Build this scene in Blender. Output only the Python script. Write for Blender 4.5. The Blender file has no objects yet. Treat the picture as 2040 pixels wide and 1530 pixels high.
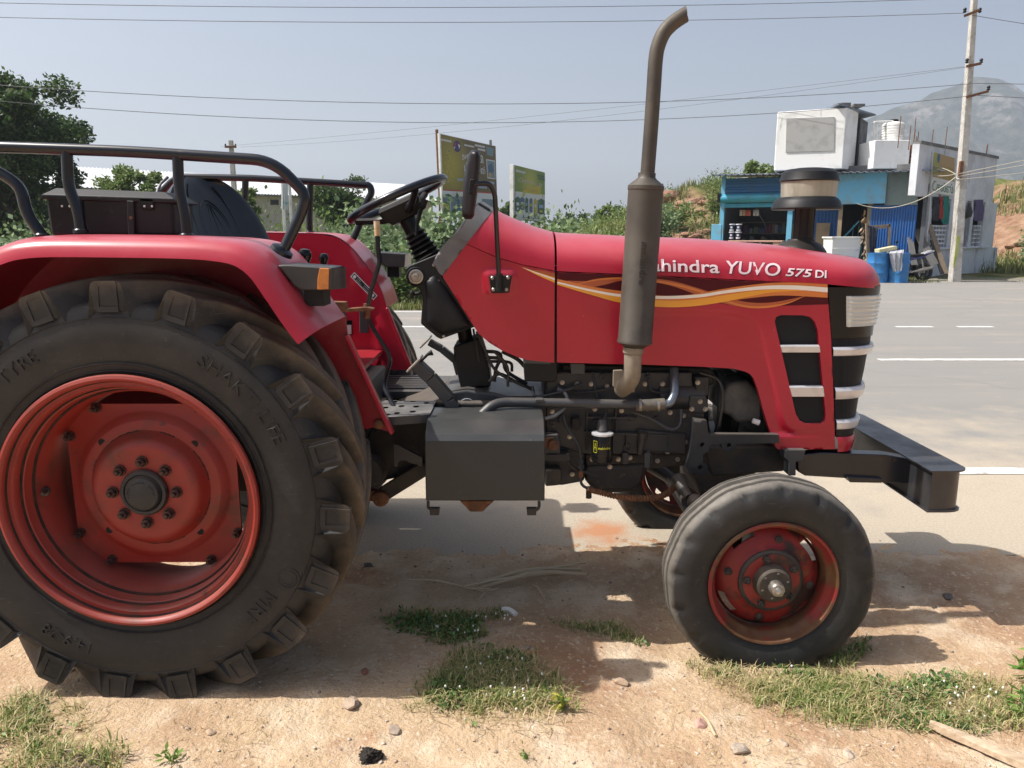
import bpy, bmesh, math, random
import numpy as np
from mathutils import Vector, Matrix
from mathutils.geometry import delaunay_2d_cdt
R = math.radians
SC = bpy.context.scene
COL = SC.collection
random.seed(7)
RNG = np.random.default_rng(7)

# ------------------------------------------------------------------ camera, sky, sun, exposure
CAM_H, PITCH, FOC = 1.423, R(11.1), 1530.0          # metres, tilt down, focal length in photo pixels (2040 wide)
cam = bpy.data.cameras.new('camera')
cam.sensor_width = 36.0
cam.lens = 36.0 * FOC / 2040.0
cam.clip_start, cam.clip_end = 0.05, 8000.0
cam_o = bpy.data.objects.new('camera', cam)
COL.objects.link(cam_o)
cam_o.location = (0, 0, CAM_H)
cam_o.rotation_euler = (R(90) - PITCH, 0, 0)
SC.camera = cam_o

SUN_DIR = Vector((0.72, 0.035, -1.0)).normalized()     # the way the light travels
wd = bpy.data.worlds.new('World')
SC.world = wd
wd.use_nodes = True
nt = wd.node_tree
nt.nodes.clear()
sky = nt.nodes.new('ShaderNodeTexSky')
sky.sky_type = 'NISHITA'
sky.sun_disc = False
sky.sun_elevation = math.asin(-SUN_DIR.z)
sky.sun_rotation = math.atan2(-SUN_DIR.x, -SUN_DIR.y)
sky.altitude = 200
sky.air_density = 0.8
sky.dust_density = 5.5
sky.ozone_density = 0.6
bg = nt.nodes.new('ShaderNodeBackground')
bg.inputs['Strength'].default_value = 0.10
wo = nt.nodes.new('ShaderNodeOutputWorld')
nt.links.new(sky.outputs[0], bg.inputs['Color'])
nt.links.new(bg.outputs[0], wo.inputs['Surface'])

sun = bpy.data.lights.new('sun', 'SUN')
sun.energy = 4.7
sun.angle = R(0.6)
sun.color = (1.0, 0.965, 0.91)
sun_o = bpy.data.objects.new('sun', sun)
COL.objects.link(sun_o)
sun_o.location = (-20, 0, 30)
sun_o.rotation_euler = SUN_DIR.to_track_quat('-Z', 'Y').to_euler()
SC.view_settings.view_transform = 'Standard'
SC.view_settings.look = 'None'
SC.view_settings.gamma = 1.0
SC.view_settings.use_curve_mapping = False
SC.view_settings.exposure = 0.68
try:
    SC.cycles.max_bounces = 8
    SC.cycles.transparent_max_bounces = 12
    SC.cycles.volume_bounces = 0
except Exception:
    pass

# ------------------------------------------------------------------ measuring the photo: pixel -> metres on a known plane
CP, SP = math.cos(PITCH), math.sin(PITCH)
def ray(px, py):
    x, u = (px - 1020.0) / FOC, -(py - 765.0) / FOC
    return Vector((x, CP + u * SP, -SP + u * CP))
def at(px, py, Y):
    d = ray(px, py)
    t = Y / d.y
    return Vector((d.x * t, Y, CAM_H + d.z * t))
def gnd(px, py, z=0.0):
    d = ray(px, py)
    t = (z - CAM_H) / d.z
    return Vector((d.x * t, d.y * t, z))
class Frame:
    """A vertical wall plane: u along it, n out of it towards the viewer, z up."""
    def __init__(s, o, u):
        s.o = Vector((o[0], o[1], 0)); s.u = Vector((u[0], u[1], 0)).normalized()
        s.n = Vector((s.u.y, -s.u.x, 0))
        if s.n.dot(Vector((0, 0, 0)) - s.o) < 0: s.n = -s.n
    def __call__(s, p):
        return s.o + s.u * p[0] + s.n * p[1] + Vector((0, 0, p[2]))
    def px(s, px, py, n=0.0):
        d = ray(px, py); o = s.o + s.n * n
        t = o.dot(s.n) / d.dot(s.n)
        q = Vector((0, 0, CAM_H)) + d * t
        return ((q - o).dot(s.u), q.z)

# ------------------------------------------------------------------ mesh helpers
class MB:
    def __init__(s, xf=None): s.v, s.f, s.m, s.xf = [], [], [], xf
    def add(s, vs, fs, mi=0):
        b = len(s.v)
        if s.xf: vs = [s.xf(p) for p in vs]
        s.v.extend(tuple(p) for p in vs)
        for f in fs:
            s.f.append(tuple(i + b for i in f)); s.m.append(mi)
        return s
    def box(s, lo, hi, mi=0):
        (a, b, c), (d, e, f) = lo, hi
        return s.add([(a,b,c),(d,b,c),(d,e,c),(a,e,c),(a,b,f),(d,b,f),(d,e,f),(a,e,f)],
                     [(0,3,2,1),(4,5,6,7),(0,1,5,4),(1,2,6,5),(2,3,7,6),(3,0,4,7)], mi)
    def bar(s, p, q, w, h, up=(0,0,1), mi=0):
        p, q = Vector(p), Vector(q); d = (q - p).normalized(); a = d.cross(Vector(up))
        if a.length < 1e-4: a = d.cross(Vector((0,1,0)))
        a.normalize(); b = a.cross(d).normalized()
        vs = []
        for o in (p, q):
            for i, j in ((-1,-1),(1,-1),(1,1),(-1,1)):
                vs.append(o + a*(i*w/2) + b*(j*h/2))
        return s.add(vs, [(3,2,1,0),(4,5,6,7),(0,1,5,4),(1,2,6,5),(2,3,7,6),(3,0,4,7)], mi)
    def prism(s, poly, y0, y1, mi=0):
        """poly of (x, z), pushed along y"""
        n = len(poly)
        vs = [(x, y0, z) for x, z in poly] + [(x, y1, z) for x, z in poly]
        fs = [tuple(range(n)), tuple(range(2*n-1, n-1, -1))] + [(i, i+n, (i+1) % n + n, (i+1) % n) for i in range(n)]
        return s.add(vs, fs, mi)
    def tube(s, pts, r, n=10, caps=True, mi=0):
        pts = [Vector(p) for p in pts]; m = len(pts)
        rs = r if hasattr(r, '__len__') else [r] * m
        t0 = (pts[1] - pts[0]).normalized()
        a = t0.cross(Vector((0.13, 0.27, 0.95)))
        if a.length < 1e-3: a = t0.cross(Vector((1,0,0)))
        a.normalize(); vs, fs = [], []
        for i, p in enumerate(pts):
            t = ((pts[i] - pts[i-1]).normalized() if i else Vector()) + ((pts[i+1] - pts[i]).normalized() if i < m-1 else Vector())
            if t.length < 1e-6: t = t0
            t.normalize(); a = a - t * a.dot(t); a.normalize(); b = t.cross(a)
            for k in range(n):
                w = 2*math.pi*k/n
                vs.append(p + (a*math.cos(w) + b*math.sin(w)) * rs[i])
        for i in range(m-1):
            for k in range(n):
                k2 = (k+1) % n
                fs.append((i*n+k, i*n+k2, (i+1)*n+k2, (i+1)*n+k))
        if caps: fs += [tuple(range(n-1, -1, -1)), tuple((m-1)*n+k for k in range(n))]
        return s.add(vs, fs, mi)
    def lathe(s, prof, o, ax=(0,0,1), n=24, mi=0, ph=0.0, closed=False, caps=True):
        """prof of (radius, height along ax)"""
        ax = Vector(ax).normalized(); a = ax.cross(Vector((0,0,1)) if abs(ax.z) < 0.9 else Vector((1,0,0))).normalized(); b = ax.cross(a)
        o = Vector(o); vs, fs, m = [], [], len(prof)
        for r, h in prof:
            for k in range(n):
                w = 2*math.pi*k/n + ph
                vs.append(o + ax*h + (a*math.cos(w) + b*math.sin(w)) * max(r, 1e-5))
        for i in range(m if closed else m-1):
            for k in range(n):
                k2, j = (k+1) % n, (i+1) % m
                fs.append((i*n+k, i*n+k2, j*n+k2, j*n+k))
        if not closed and caps:
            if prof[0][0] > 1e-4: fs.append(tuple(range(n-1, -1, -1)))
            if prof[-1][0] > 1e-4: fs.append(tuple((m-1)*n+k for k in range(n)))
        return s.add(vs, fs, mi)
    def cyl(s, p, q, r, n=16, mi=0, r2=None):
        p, q = Vector(p), Vector(q)
        return s.lathe([(r, 0), (r if r2 is None else r2, (q-p).length)], p, q-p, n, mi)
    def ball(s, c, rad, n=10, m=6, mi=0):
        rx, ry, rz = rad if hasattr(rad, '__len__') else (rad,)*3
        vs, fs = [], []
        for i in range(m+1):
            t = math.pi*i/m
            for k in range(n):
                w = 2*math.pi*k/n
                vs.append((c[0]+rx*math.sin(t)*math.cos(w), c[1]+ry*math.sin(t)*math.sin(w), c[2]+rz*math.cos(t)))
        for i in range(m):
            for k in range(n): fs.append((i*n+k, (i+1)*n+k, (i+1)*n+(k+1)%n, i*n+(k+1)%n))
        return s.add(vs, fs, mi)
    def grid(s, rows, mi=0, wrap=False):
        """rows of equally many points -> a skin"""
        n = len(rows[0]); vs = [p for r in rows for p in r]; fs = []
        for i in range(len(rows)-1):
            for k in range(n if wrap else n-1):
                k2 = (k+1) % n
                fs.append((i*n+k, i*n+k2, (i+1)*n+k2, (i+1)*n+k))
        return s.add(vs, fs, mi)
    def mirror(s, yc):
        m = MB(); m.v = [(x, 2*yc - y, z) for x, y, z in s.v]; m.f = [tuple(reversed(f)) for f in s.f]; m.m = list(s.m); return m
    def join(s, o, mi=None):
        b = len(s.v); s.v += o.v; s.f += [tuple(i+b for i in f) for f in o.f]; s.m += o.m if mi is None else [mi]*len(o.f); return s

def inside(x, z, poly):
    c = False; n = len(poly); j = n-1
    for i in range(n):
        xi, zi = poly[i]; xj, zj = poly[j]
        if (zi > z) != (zj > z) and x < (xj-xi)*(z-zi)/(zj-zi)+xi: c = not c
        j = i
    return c
def segdist(x, z, a, b):
    dx, dz = b[0]-a[0], b[1]-a[1]; L = dx*dx+dz*dz
    t = 0 if L < 1e-12 else max(0, min(1, ((x-a[0])*dx+(z-a[1])*dz)/L))
    return math.hypot(x-a[0]-t*dx, z-a[1]-t*dz)
def polydist(x, z, pl, closed=False):
    n = len(pl); return min(segdist(x, z, pl[i], pl[(i+1) % n]) for i in range(n if closed else n-1))
def dens(poly, step):
    out = []; n = len(poly)
    for i in range(n):
        a, b = poly[i], poly[(i+1) % n]; k = max(1, int(math.hypot(b[0]-a[0], b[1]-a[1])/step))
        out += [(a[0]+(b[0]-a[0])*j/k, a[1]+(b[1]-a[1])*j/k) for j in range(k)]
    return out
def sheet(mb, outer, yf, holes=(), thick=0.0, step=0.02, mi=0, back=False):
    """A skin over a side-view outline (x, z): depth from yf(x, z), edges turned in by thick."""
    loops = [dens(outer, step)] + [dens(h, step) for h in holes]
    co, ed, ids = [], [], []
    for lp in loops:
        b = len(co); co += lp; n = len(lp); ed += [(b+i, b+(i+1) % n) for i in range(n)]; ids.append(list(range(b, b+n)))
    xs = [p[0] for p in outer]; zs = [p[1] for p in outer]
    nx, nz = int((max(xs)-min(xs))/step)+1, int((max(zs)-min(zs))/step)+1
    for i in range(nx+1):
        for j in range(nz+1):
            x, z = min(xs)+(i+0.5*(j % 2))*step, min(zs)+j*step
            if inside(x, z, outer) and not any(inside(x, z, h) for h in holes) and all(polydist(x, z, lp, True) > step*0.45 for lp in [outer]+list(holes)):
                co.append((x, z))
    vo, _, fo, vi, *_ = delaunay_2d_cdt([Vector(c) for c in co], ed, [], 0, 1e-6)
    back_of = {}
    for i, src in enumerate(vi):
        for k in src: back_of[k] = i
    fs = []
    for f in fo:
        cx = sum(vo[i].x for i in f)/len(f); cz = sum(vo[i].y for i in f)/len(f)
        if inside(cx, cz, outer) and not any(inside(cx, cz, h) for h in holes): fs.append(tuple(f))
    vs = [(p.x, yf(p.x, p.y), p.y) for p in vo]; nv = len(vs)
    if thick:
        for lp in ids:
            b = len(vs); n = len(lp); L = [back_of[k] for k in lp]
            vs += [(vs[i][0], vs[i][1]+thick, vs[i][2]) for i in L]
            fs += [(L[i], L[(i+1) % n], b+(i+1) % n, b+i) for i in range(n)]
    if back:
        b = len(vs); vs += [(x, y+thick, z) for x, y, z in vs[:nv]]
        fs += [tuple(i+b for i in reversed(f)) for f in fs if max(f) < nv]
    return mb.add(vs, fs, mi)
def crv(pts, k=6):
    """Catmull-Rom through points"""
    P = [Vector(p) for p in pts]; P = [P[0]*2-P[1]] + P + [P[-1]*2-P[-2]]; out = []
    for i in range(1, len(P)-2):
        a, b, c, d = P[i-1:i+3]
        for j in range(k):
            t = j/k
            out.append(0.5*((2*b)+(c-a)*t+(2*a-5*b+4*c-d)*t*t+(3*b-a-3*c+d)*t**3))
    return out + [P[-2]]
def fillet(pts, r, k=5):
    P = [Vector(p) for p in pts]; out = [P[0]]
    for i in range(1, len(P)-1):
        a, b, c = P[i-1:i+2]; u, w = (a-b), (c-b); d = min(r, u.length*0.48, w.length*0.48)
        p, q = b+u.normalized()*d, b+w.normalized()*d
        for j in range(k+1):
            t = j/k; out.append(p*(1-t)**2+b*(2*t*(1-t))+q*t*t)
    return out + [P[-1]]
def sstep(a, b, x):
    t = max(0.0, min(1.0, (x-a)/(b-a))); return t*t*(3-2*t)

WO = {}          # where the origin of an object stands in the world
def tag(o, label=None, cat=None, group=None, kind=None):
    for k, v in (('label', label), ('category', cat), ('group', group), ('kind', kind)):
        if v: o[k] = v
    return o
def link(o, parent, origin):
    COL.objects.link(o); origin = Vector(origin); WO[o.name] = origin
    if parent: o.parent = parent; o.location = origin - WO[parent.name]
    else: o.location = origin
def thing(name, label, cat, loc=(0,0,0), group=None, parent=None):
    o = bpy.data.objects.new(name, None); o.empty_display_size = 0.1
    link(o, parent, loc); return tag(o, label, cat, group)
def build(name, mb, mats, parent=None, origin=None, bevel=0, ang=35, label=None, cat=None, group=None, kind=None, recalc=True, segs=2):
    if origin is None:
        if parent: origin = WO[parent.name]
        else:
            a = np.array(mb.v); origin = ((a[:,0].min()+a[:,0].max())/2, (a[:,1].min()+a[:,1].max())/2, a[:,2].min())
    ox, oy, oz = origin
    me = bpy.data.meshes.new(name)
    me.from_pydata([(x-ox, y-oy, z-oz) for x, y, z in mb.v], [], mb.f)
    for m in (mats if isinstance(mats, (list, tuple)) else [mats]): me.materials.append(m)
    me.polygons.foreach_set('material_index', mb.m)
    if recalc:
        bm = bmesh.new(); bm.from_mesh(me); bmesh.ops.recalc_face_normals(bm, faces=bm.faces); bm.to_mesh(me); bm.free()
    me.polygons.foreach_set('use_smooth', [True]*len(me.polygons))
    me.set_sharp_from_angle(angle=R(ang)); me.update()
    o = bpy.data.objects.new(name, me); link(o, parent, origin); tag(o, label, cat, group, kind)
    if bevel:
        b = o.modifiers.new('bevel', 'BEVEL'); b.width = bevel; b.segments = segs; b.limit_method = 'ANGLE'; b.angle_limit = R(40); b.harden_normals = True
    return o
def np_mesh(name, V, F, mats, parent=None, origin=(0,0,0), mi=None, smooth=False, **kw):
    """fast mesh from arrays; F is (n, 3) or (n, 4)"""
    me = bpy.data.meshes.new(name); V = np.asarray(V, np.float32)-np.asarray(origin, np.float32); F = np.asarray(F, np.int32)
    me.vertices.add(len(V)); me.vertices.foreach_set('co', V.ravel()); k = F.shape[1]
    me.loops.add(F.size); me.loops.foreach_set('vertex_index', F.ravel())
    me.polygons.add(len(F)); me.polygons.foreach_set('loop_start', np.arange(len(F), dtype=np.int32)*k)
    for m in (mats if isinstance(mats, (list, tuple)) else [mats]): me.materials.append(m)
    if mi is not None: me.polygons.foreach_set('material_index', np.asarray(mi, np.int32))
    if smooth: me.polygons.foreach_set('use_smooth', np.ones(len(F), bool))
    me.update(calc_edges=True); me.validate()
    o = bpy.data.objects.new(name, me); link(o, parent, origin); return tag(o, **kw)
def copy_tree(o, parent=None):
    c = o.copy(); COL.objects.link(c); c.parent = parent
    if parent is not None: c.matrix_parent_inverse = o.matrix_parent_inverse.copy()
    for ch in list(o.children): copy_tree(ch, c)
    return c
def text_geo(txt, size=1.0, ext=0.0, shear=0.0, space=1.0, bold=0.0, align='LEFT', res=3):
    """built-in lettering as points (x, y, z) and faces"""
    cu = bpy.data.curves.new('lettering', 'FONT'); cu.body = txt; cu.size = size; cu.extrude = ext; cu.shear = shear
    cu.space_character = space; cu.offset = bold; cu.align_x = align; cu.resolution_u = res
    o = bpy.data.objects.new('lettering', cu); COL.objects.link(o)
    dg = bpy.context.evaluated_depsgraph_get(); me = bpy.data.meshes.new_from_object(o.evaluated_get(dg))
    vs = [tuple(v.co) for v in me.vertices]; fs = [tuple(p.vertices) for p in me.polygons]
    bpy.data.objects.remove(o); bpy.data.curves.remove(cu); bpy.data.meshes.remove(me)
    return vs, fs

# ------------------------------------------------------------------ materials
def noise(N, L, vec, scale, detail=4, rough=0.6, w=0.0):
    n = N.new('ShaderNodeTexNoise'); n.inputs['Scale'].default_value = scale; n.inputs['Detail'].default_value = detail
    n.inputs['Roughness'].default_value = rough
    if w: n.noise_dimensions = '4D'; n.inputs['W'].default_value = w
    L.new(vec, n.inputs['Vector']); return n.outputs['Fac']
def ramp(N, L, fac, a, b, ca=(0,0,0,1), cb=(1,1,1,1)):
    r = N.new('ShaderNodeValToRGB'); e = r.color_ramp.elements
    e[0].position, e[1].position = a, b; e[0].color, e[1].color = ca, cb
    L.new(fac, r.inputs[0]); return r.outputs[0]
def mixc(N, L, fac, a, b, mode='MIX'):
    m = N.new('ShaderNodeMix'); m.data_type = 'RGBA'; m.blend_type = mode
    for s, v in ((0, fac), (6, a), (7, b)):
        if hasattr(v, 'is_linked'): L.new(v, m.inputs[s])
        else: m.inputs[s].default_value = v if s == 0 else (*v, 1)
    return m.outputs[2]
def pm(name, col, rough=0.5, metal=0.0, layers=(), bump=None, coat=0.0, spec=0.5, stretch=None, rvar=0.0, alpha=None, trans=0.0):
    """layers: (colour, noise scale, from, to[, detail[, stretch]]) laid over the base one after another; bump: (scale, strength, metres)"""
    m = bpy.data.materials.new(name); m.use_nodes = True; N, L = m.node_tree.nodes, m.node_tree.links
    b = N['Principled BSDF']; tc = N.new('ShaderNodeTexCoord').outputs['Object']
    if stretch:
        mp = N.new('ShaderNodeMapping'); mp.inputs['Scale'].default_value = stretch; L.new(tc, mp.inputs[0]); tc = mp.outputs[0]
    b.inputs['Base Color'].default_value = (*col, 1); b.inputs['Roughness'].default_value = rough; b.inputs['Metallic'].default_value = metal
    b.inputs['Specular IOR Level'].default_value = spec; b.inputs['Coat Weight'].default_value = coat; b.inputs['Coat Roughness'].default_value = 0.12
    if trans: b.inputs['Transmission Weight'].default_value = trans
    c = None
    for i, ly in enumerate(layers):
        v = tc
        if len(ly) > 5:
            mp = N.new('ShaderNodeMapping'); mp.inputs['Scale'].default_value = ly[5]; L.new(tc, mp.inputs[0]); v = mp.outputs[0]
        f = ramp(N, L, noise(N, L, v, ly[1], ly[4] if len(ly) > 4 else 5, 0.6, 1.7*i+0.3), ly[2], ly[3])
        c = mixc(N, L, f, c if c is not None else col, ly[0])
        if i == 0 and rvar:
            mr = N.new('ShaderNodeMath'); mr.operation = 'MULTIPLY_ADD'; mr.inputs[1].default_value = rvar; mr.inputs[2].default_value = rough
            L.new(f, mr.inputs[0]); L.new(mr.outputs[0], b.inputs['Roughness'])
    if c is not None: L.new(c, b.inputs['Base Color'])
    if bump:
        bn = N.new('ShaderNodeBump'); bn.inputs['Strength'].default_value = bump[1]; bn.inputs['Distance'].default_value = bump[2]
        L.new(noise(N, L, tc, bump[0], 6, 0.65), bn.inputs['Height']); L.new(bn.outputs[0], b.inputs['Normal'])
    return m
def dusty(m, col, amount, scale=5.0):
    """dust film on the faces that look up; on red it also paints sky sheen"""
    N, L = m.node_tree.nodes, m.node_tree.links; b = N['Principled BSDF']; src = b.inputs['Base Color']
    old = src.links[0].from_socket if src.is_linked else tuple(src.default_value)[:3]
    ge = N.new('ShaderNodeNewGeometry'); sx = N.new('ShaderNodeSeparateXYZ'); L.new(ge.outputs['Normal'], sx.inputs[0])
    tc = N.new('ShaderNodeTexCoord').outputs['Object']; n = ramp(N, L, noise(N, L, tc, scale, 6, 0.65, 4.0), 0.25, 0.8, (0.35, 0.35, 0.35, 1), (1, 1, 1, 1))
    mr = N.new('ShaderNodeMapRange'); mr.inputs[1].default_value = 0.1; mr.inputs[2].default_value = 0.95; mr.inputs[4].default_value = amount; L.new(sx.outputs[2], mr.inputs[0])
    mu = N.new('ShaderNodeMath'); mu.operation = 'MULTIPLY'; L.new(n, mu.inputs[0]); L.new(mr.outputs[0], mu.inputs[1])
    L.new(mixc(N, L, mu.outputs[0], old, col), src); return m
def leafm(name, cols, tl=0.35, rough=0.5):
    """foliage: a colour of its own for every leaf, some light through it"""
    m = bpy.data.materials.new(name); m.use_nodes = True; N, L = m.node_tree.nodes, m.node_tree.links
    b = N['Principled BSDF']; g = N.new('ShaderNodeNewGeometry')
    r = N.new('ShaderNodeValToRGB'); e = r.color_ramp.elements; n = len(cols)
    while len(e) < n: e.new(0.5)
    for i, c in enumerate(cols): e[i].position = i/(n-1); e[i].color = (*c, 1)
    L.new(g.outputs['Random Per Island'], r.inputs[0]); L.new(r.outputs[0], b.inputs['Base Color'])
    b.inputs['Roughness'].default_value = rough; b.inputs['Specular IOR Level'].default_value = 0.3
    t = N.new('ShaderNodeBsdfTranslucent'); L.new(r.outputs[0], t.inputs['Color'])
    ms = N.new('ShaderNodeMixShader'); ms.inputs[0].default_value = tl
    L.new(b.outputs[0], ms.inputs[1]); L.new(t.outputs[0], ms.inputs[2]); L.new(ms.outputs[0], N['Material Output'].inputs['Surface'])
    return m
# ================================================================== SETTING: ground, road, terrain, mountain, haze
def vnoise(x, y, seed=0):
    """smooth value noise on arrays"""
    xi, yi = np.floor(x).astype(np.int64), np.floor(y).astype(np.int64); xf, yf = x-xi, y-yi
    def h(a, b):
        n = (a*374761393 + b*668265263 + seed*1442695041) & 0x7fffffff
        n = ((n ^ (n >> 13))*1274126177) & 0x7fffffff
        return ((n ^ (n >> 16)) & 0xffff)/65535.0
    u, v = xf*xf*(3-2*xf), yf*yf*(3-2*yf)
    return (h(xi, yi)*(1-u)+h(xi+1, yi)*u)*(1-v)+(h(xi, yi+1)*(1-u)+h(xi+1, yi+1)*u)*v
def fbm(x, y, o=4, seed=0):
    r, a, t = 0*x, 1.0, 0
    for i in range(o): r = r+a*vnoise(x*2**i, y*2**i, seed+i*17); t += a; a *= 0.55
    return r/t-0.5

def ground_mat():
    m = pm('dry_field_soil', (0.13, 0.12, 0.05), 0.95, layers=[((0.26, 0.2, 0.1), 0.15, 0.45, 0.6), ((0.08, 0.1, 0.03), 1.3, 0.45, 0.62)], spec=0.1)
    return m
M = {}
M['field'] = ground_mat()
g = MB(); g.add([(-2400, -60, -0.3), (2400, -60, -0.3), (2400, 3400, -0.3), (-2400, 3400, -0.3)], [(0, 1, 2, 3)])
build('ground', g, M['field'], kind='structure', recalc=False)

# --- asphalt road: dusty grey, sand drifted over its near edge
def road_mat():
    m = bpy.data.materials.new('dusty_asphalt'); m.use_nodes = True; N, L = m.node_tree.nodes, m.node_tree.links
    b = N['Principled BSDF']; tc = N.new('ShaderNodeTexCoord').outputs['Object']
    c = mixc(N, L, ramp(N, L, noise(N, L, tc, 150, 2, 0.7), 0.35, 0.7), (0.165, 0.16, 0.15), (0.31, 0.30, 0.28))
    c = mixc(N, L, ramp(N, L, noise(N, L, tc, 0.7, 4), 0.35, 0.75), c, mixc(N, L, 0.3, c, (0.3, 0.27, 0.23)))
    mp = N.new('ShaderNodeMapping'); mp.inputs['Scale'].default_value = (0.12, 2.2, 1); L.new(tc, mp.inputs[0])
    c = mixc(N, L, ramp(N, L, noise(N, L, mp.outputs[0], 1.0, 3), 0.52, 0.7, cb=(0.5, 0.5, 0.5, 1)), c, (0.2, 0.195, 0.185))
    m3 = N.new('ShaderNodeMapping'); m3.inputs['Scale'].default_value = (0.16, 0.75, 1); L.new(tc, m3.inputs[0])
    c = mixc(N, L, ramp(N, L, noise(N, L, m3.outputs[0], 1.6, 6, 0.65), 0.55, 0.72, cb=(0.6, 0.6, 0.6, 1)), c, (0.40, 0.325, 0.265))
    vc = N.new('ShaderNodeTexVoronoi'); vc.feature = 'DISTANCE_TO_EDGE'; vc.inputs['Scale'].default_value = 0.33
    wv = N.new('ShaderNodeMix'); wv.data_type = 'VECTOR'; wv.inputs[0].default_value = 0.4; nz_ = N.new('ShaderNodeTexNoise'); nz_.inputs['Scale'].default_value = 2.5; L.new(tc, nz_.inputs['Vector']); L.new(tc, wv.inputs[4]); L.new(nz_.outputs['Color'], wv.inputs[5]); L.new(wv.outputs[1], vc.inputs['Vector'])
    c = mixc(N, L, ramp(N, L, vc.outputs['Distance'], 0.0015, 0.007, (0.22, 0.22, 0.22, 1), (0, 0, 0, 1)), c, (0.1, 0.098, 0.09))
    sx = N.new('ShaderNodeSeparateXYZ'); L.new(tc, sx.inputs[0])
    d = N.new('ShaderNodeMapRange'); d.inputs['From Min'].default_value = 6.8; d.inputs['From Max'].default_value = 3.5
    L.new(sx.outputs[1], d.inputs['Value'])
    a = N.new('ShaderNodeMath'); a.operation = 'MULTIPLY_ADD'; a.inputs[1].default_value = 0.85; L.new(d.outputs[0], a.inputs[0])
    n2 = N.new('ShaderNodeMath'); n2.operation = 'MULTIPLY_ADD'; n2.inputs[1].default_value = 1.3; n2.inputs[2].default_value = -0.75
    L.new(noise(N, L, tc, 2.2, 6, 0.65), n2.inputs[0]); L.new(n2.outputs[0], a.inputs[2])
    sand = mixc(N, L, ramp(N, L, noise(N, L, tc, 90, 3), 0.3, 0.7), (0.36, 0.3, 0.225), (0.48, 0.41, 0.315))
    c = mixc(N, L, ramp(N, L, a.outputs[0], 0.05, 0.6, cb=(0.9, 0.9, 0.9, 1)), c, sand)
    red = N.new('ShaderNodeMapping'); red.inputs['Location'].default_value = (-0.44, -3.52, 0); L.new(tc, red.inputs[0])
    ln = N.new('ShaderNodeVectorMath'); ln.operation = 'LENGTH'; L.new(red.outputs[0], ln.inputs[0])
    rs = N.new('ShaderNodeMath'); rs.operation = 'MULTIPLY_ADD'; rs.inputs[1].default_value = 0.34; L.new(noise(N, L, tc, 8, 5), rs.inputs[0]); L.new(ln.outputs['Value'], rs.inputs[2])
    c = mixc(N, L, ramp(N, L, rs.outputs[0], 0.22, 0.36, (0.8, 0.8, 0.8, 1), (0, 0, 0, 1)), c, (0.42, 0.17, 0.07))
    L.new(c, b.inputs['Base Color']); b.inputs['Roughness'].default_value = 0.88; b.inputs['Specular IOR Level'].default_value = 0.3
    bn = N.new('ShaderNodeBump'); bn.inputs['Strength'].default_value = 0.6; bn.inputs['Distance'].default_value = 0.006
    L.new(noise(N, L, tc, 130, 3, 0.7), bn.inputs['Height']); L.new(bn.outputs[0], b.inputs['Normal'])
    return m
M['road'] = road_mat()
g = MB(); ro = [(-120, 3.25), (120, 3.25), (120, 23.6), (16, 23.1), (8, 22.4), (2, 14.5), (-120, 14.0)]
g.add([(x, y, 0.0) for x, y in ro], [tuple(range(len(ro)))])
build('road', g, M['road'], kind='structure', origin=(0, 0, 0), recalc=False)
M['line'] = pm('worn_road_paint', (0.72, 0.7, 0.66), 0.7, layers=[((0.3, 0.28, 0.25), 9, 0.5, 0.68)])
def road_line(x0, x1, y, w, z=0.004, nm='road_marking'):
    g = MB(); g.add([(x0, y-w/2, z), (x1, y-w/2, z), (x1, y+w/2, z), (x0, y+w/2, z)], [(0, 1, 2, 3)])
    build(nm, g, M['line'], kind='structure', recalc=False)
road_line(1.9, 60, 4.49, 0.13)
road_line(4.2, 60, 8.69, 0.12)
for x0, x1 in ((5.95, 6.52), (6.9, 7.45), (-1.85, -1.05), (8.3, 8.9), (9.7, 10.3), (-5.4, -3.6), (-9, -7.2)): road_line(x0, x1, 11.85, 0.12)
road_line(-40, 1.6, 14.15, 0.1)

# --- roadside dirt under and in front of the tractor, sand lapping over the edge of the road
SX, SY, ST = (-3.6, 4.6), (0.7, 5.2), 0.02
def dirt_z(x, y):
    z = 0.030*fbm(x*1.1, y*1.1, 3, 3)+0.026*fbm(x*7, y*7, 4, 9)+0.016*fbm(x*28, y*28, 3, 21)
    rut = np.exp(-((y-2.28)/0.35)**2)
    z = z*(1-0.45*rut)+0.024
    z = z-0.03*np.exp(-(((x-0.9)/0.8)**2+((y-2.45)/0.5)**2))-0.012
    edge = 3.42+0.28*fbm(x*0.9, y*0.0, 3, 41)+0.12*fbm(x*5, y*5, 3, 5)
    k = np.clip((y-edge+0.5)/0.9, 0, 1)
    return z*(1-k*0.6)-0.03*k*k*(3-2*k)+0.006*k*(1-k)
def dz(x, y): return float(dirt_z(np.array([x]), np.array([y]))[0])
xs, ys = np.arange(SX[0], SX[1]+1e-6, ST), np.arange(SY[0], SY[1]+1e-6, ST)
X, Y = np.meshgrid(xs, ys); Z = dirt_z(X, Y); nx, ny = len(xs), len(ys)
V = np.stack([X, Y, Z], -1).reshape(-1, 3); i = (np.arange(ny-1)[:, None]*nx+np.arange(nx-1)[None, :]).ravel()
F = np.stack([i, i+1, i+1+nx, i+nx], -1)
M['dirt'] = pm('sandy_dirt', (0.53, 0.385, 0.245), 0.95, layers=[
    ((0.35, 0.21, 0.125), 1.3, 0.42, 0.64), ((0.70, 0.58, 0.43), 4.0, 0.5, 0.72), ((0.32, 0.15, 0.075), 2.6, 0.58, 0.72, 6), ((0.62, 0.49, 0.36), 60, 0.56, 0.68, 3), ((0.26, 0.17, 0.11), 95, 0.6, 0.72, 3)],
    bump=(55, 0.9, 0.016), spec=0.15)
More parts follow.
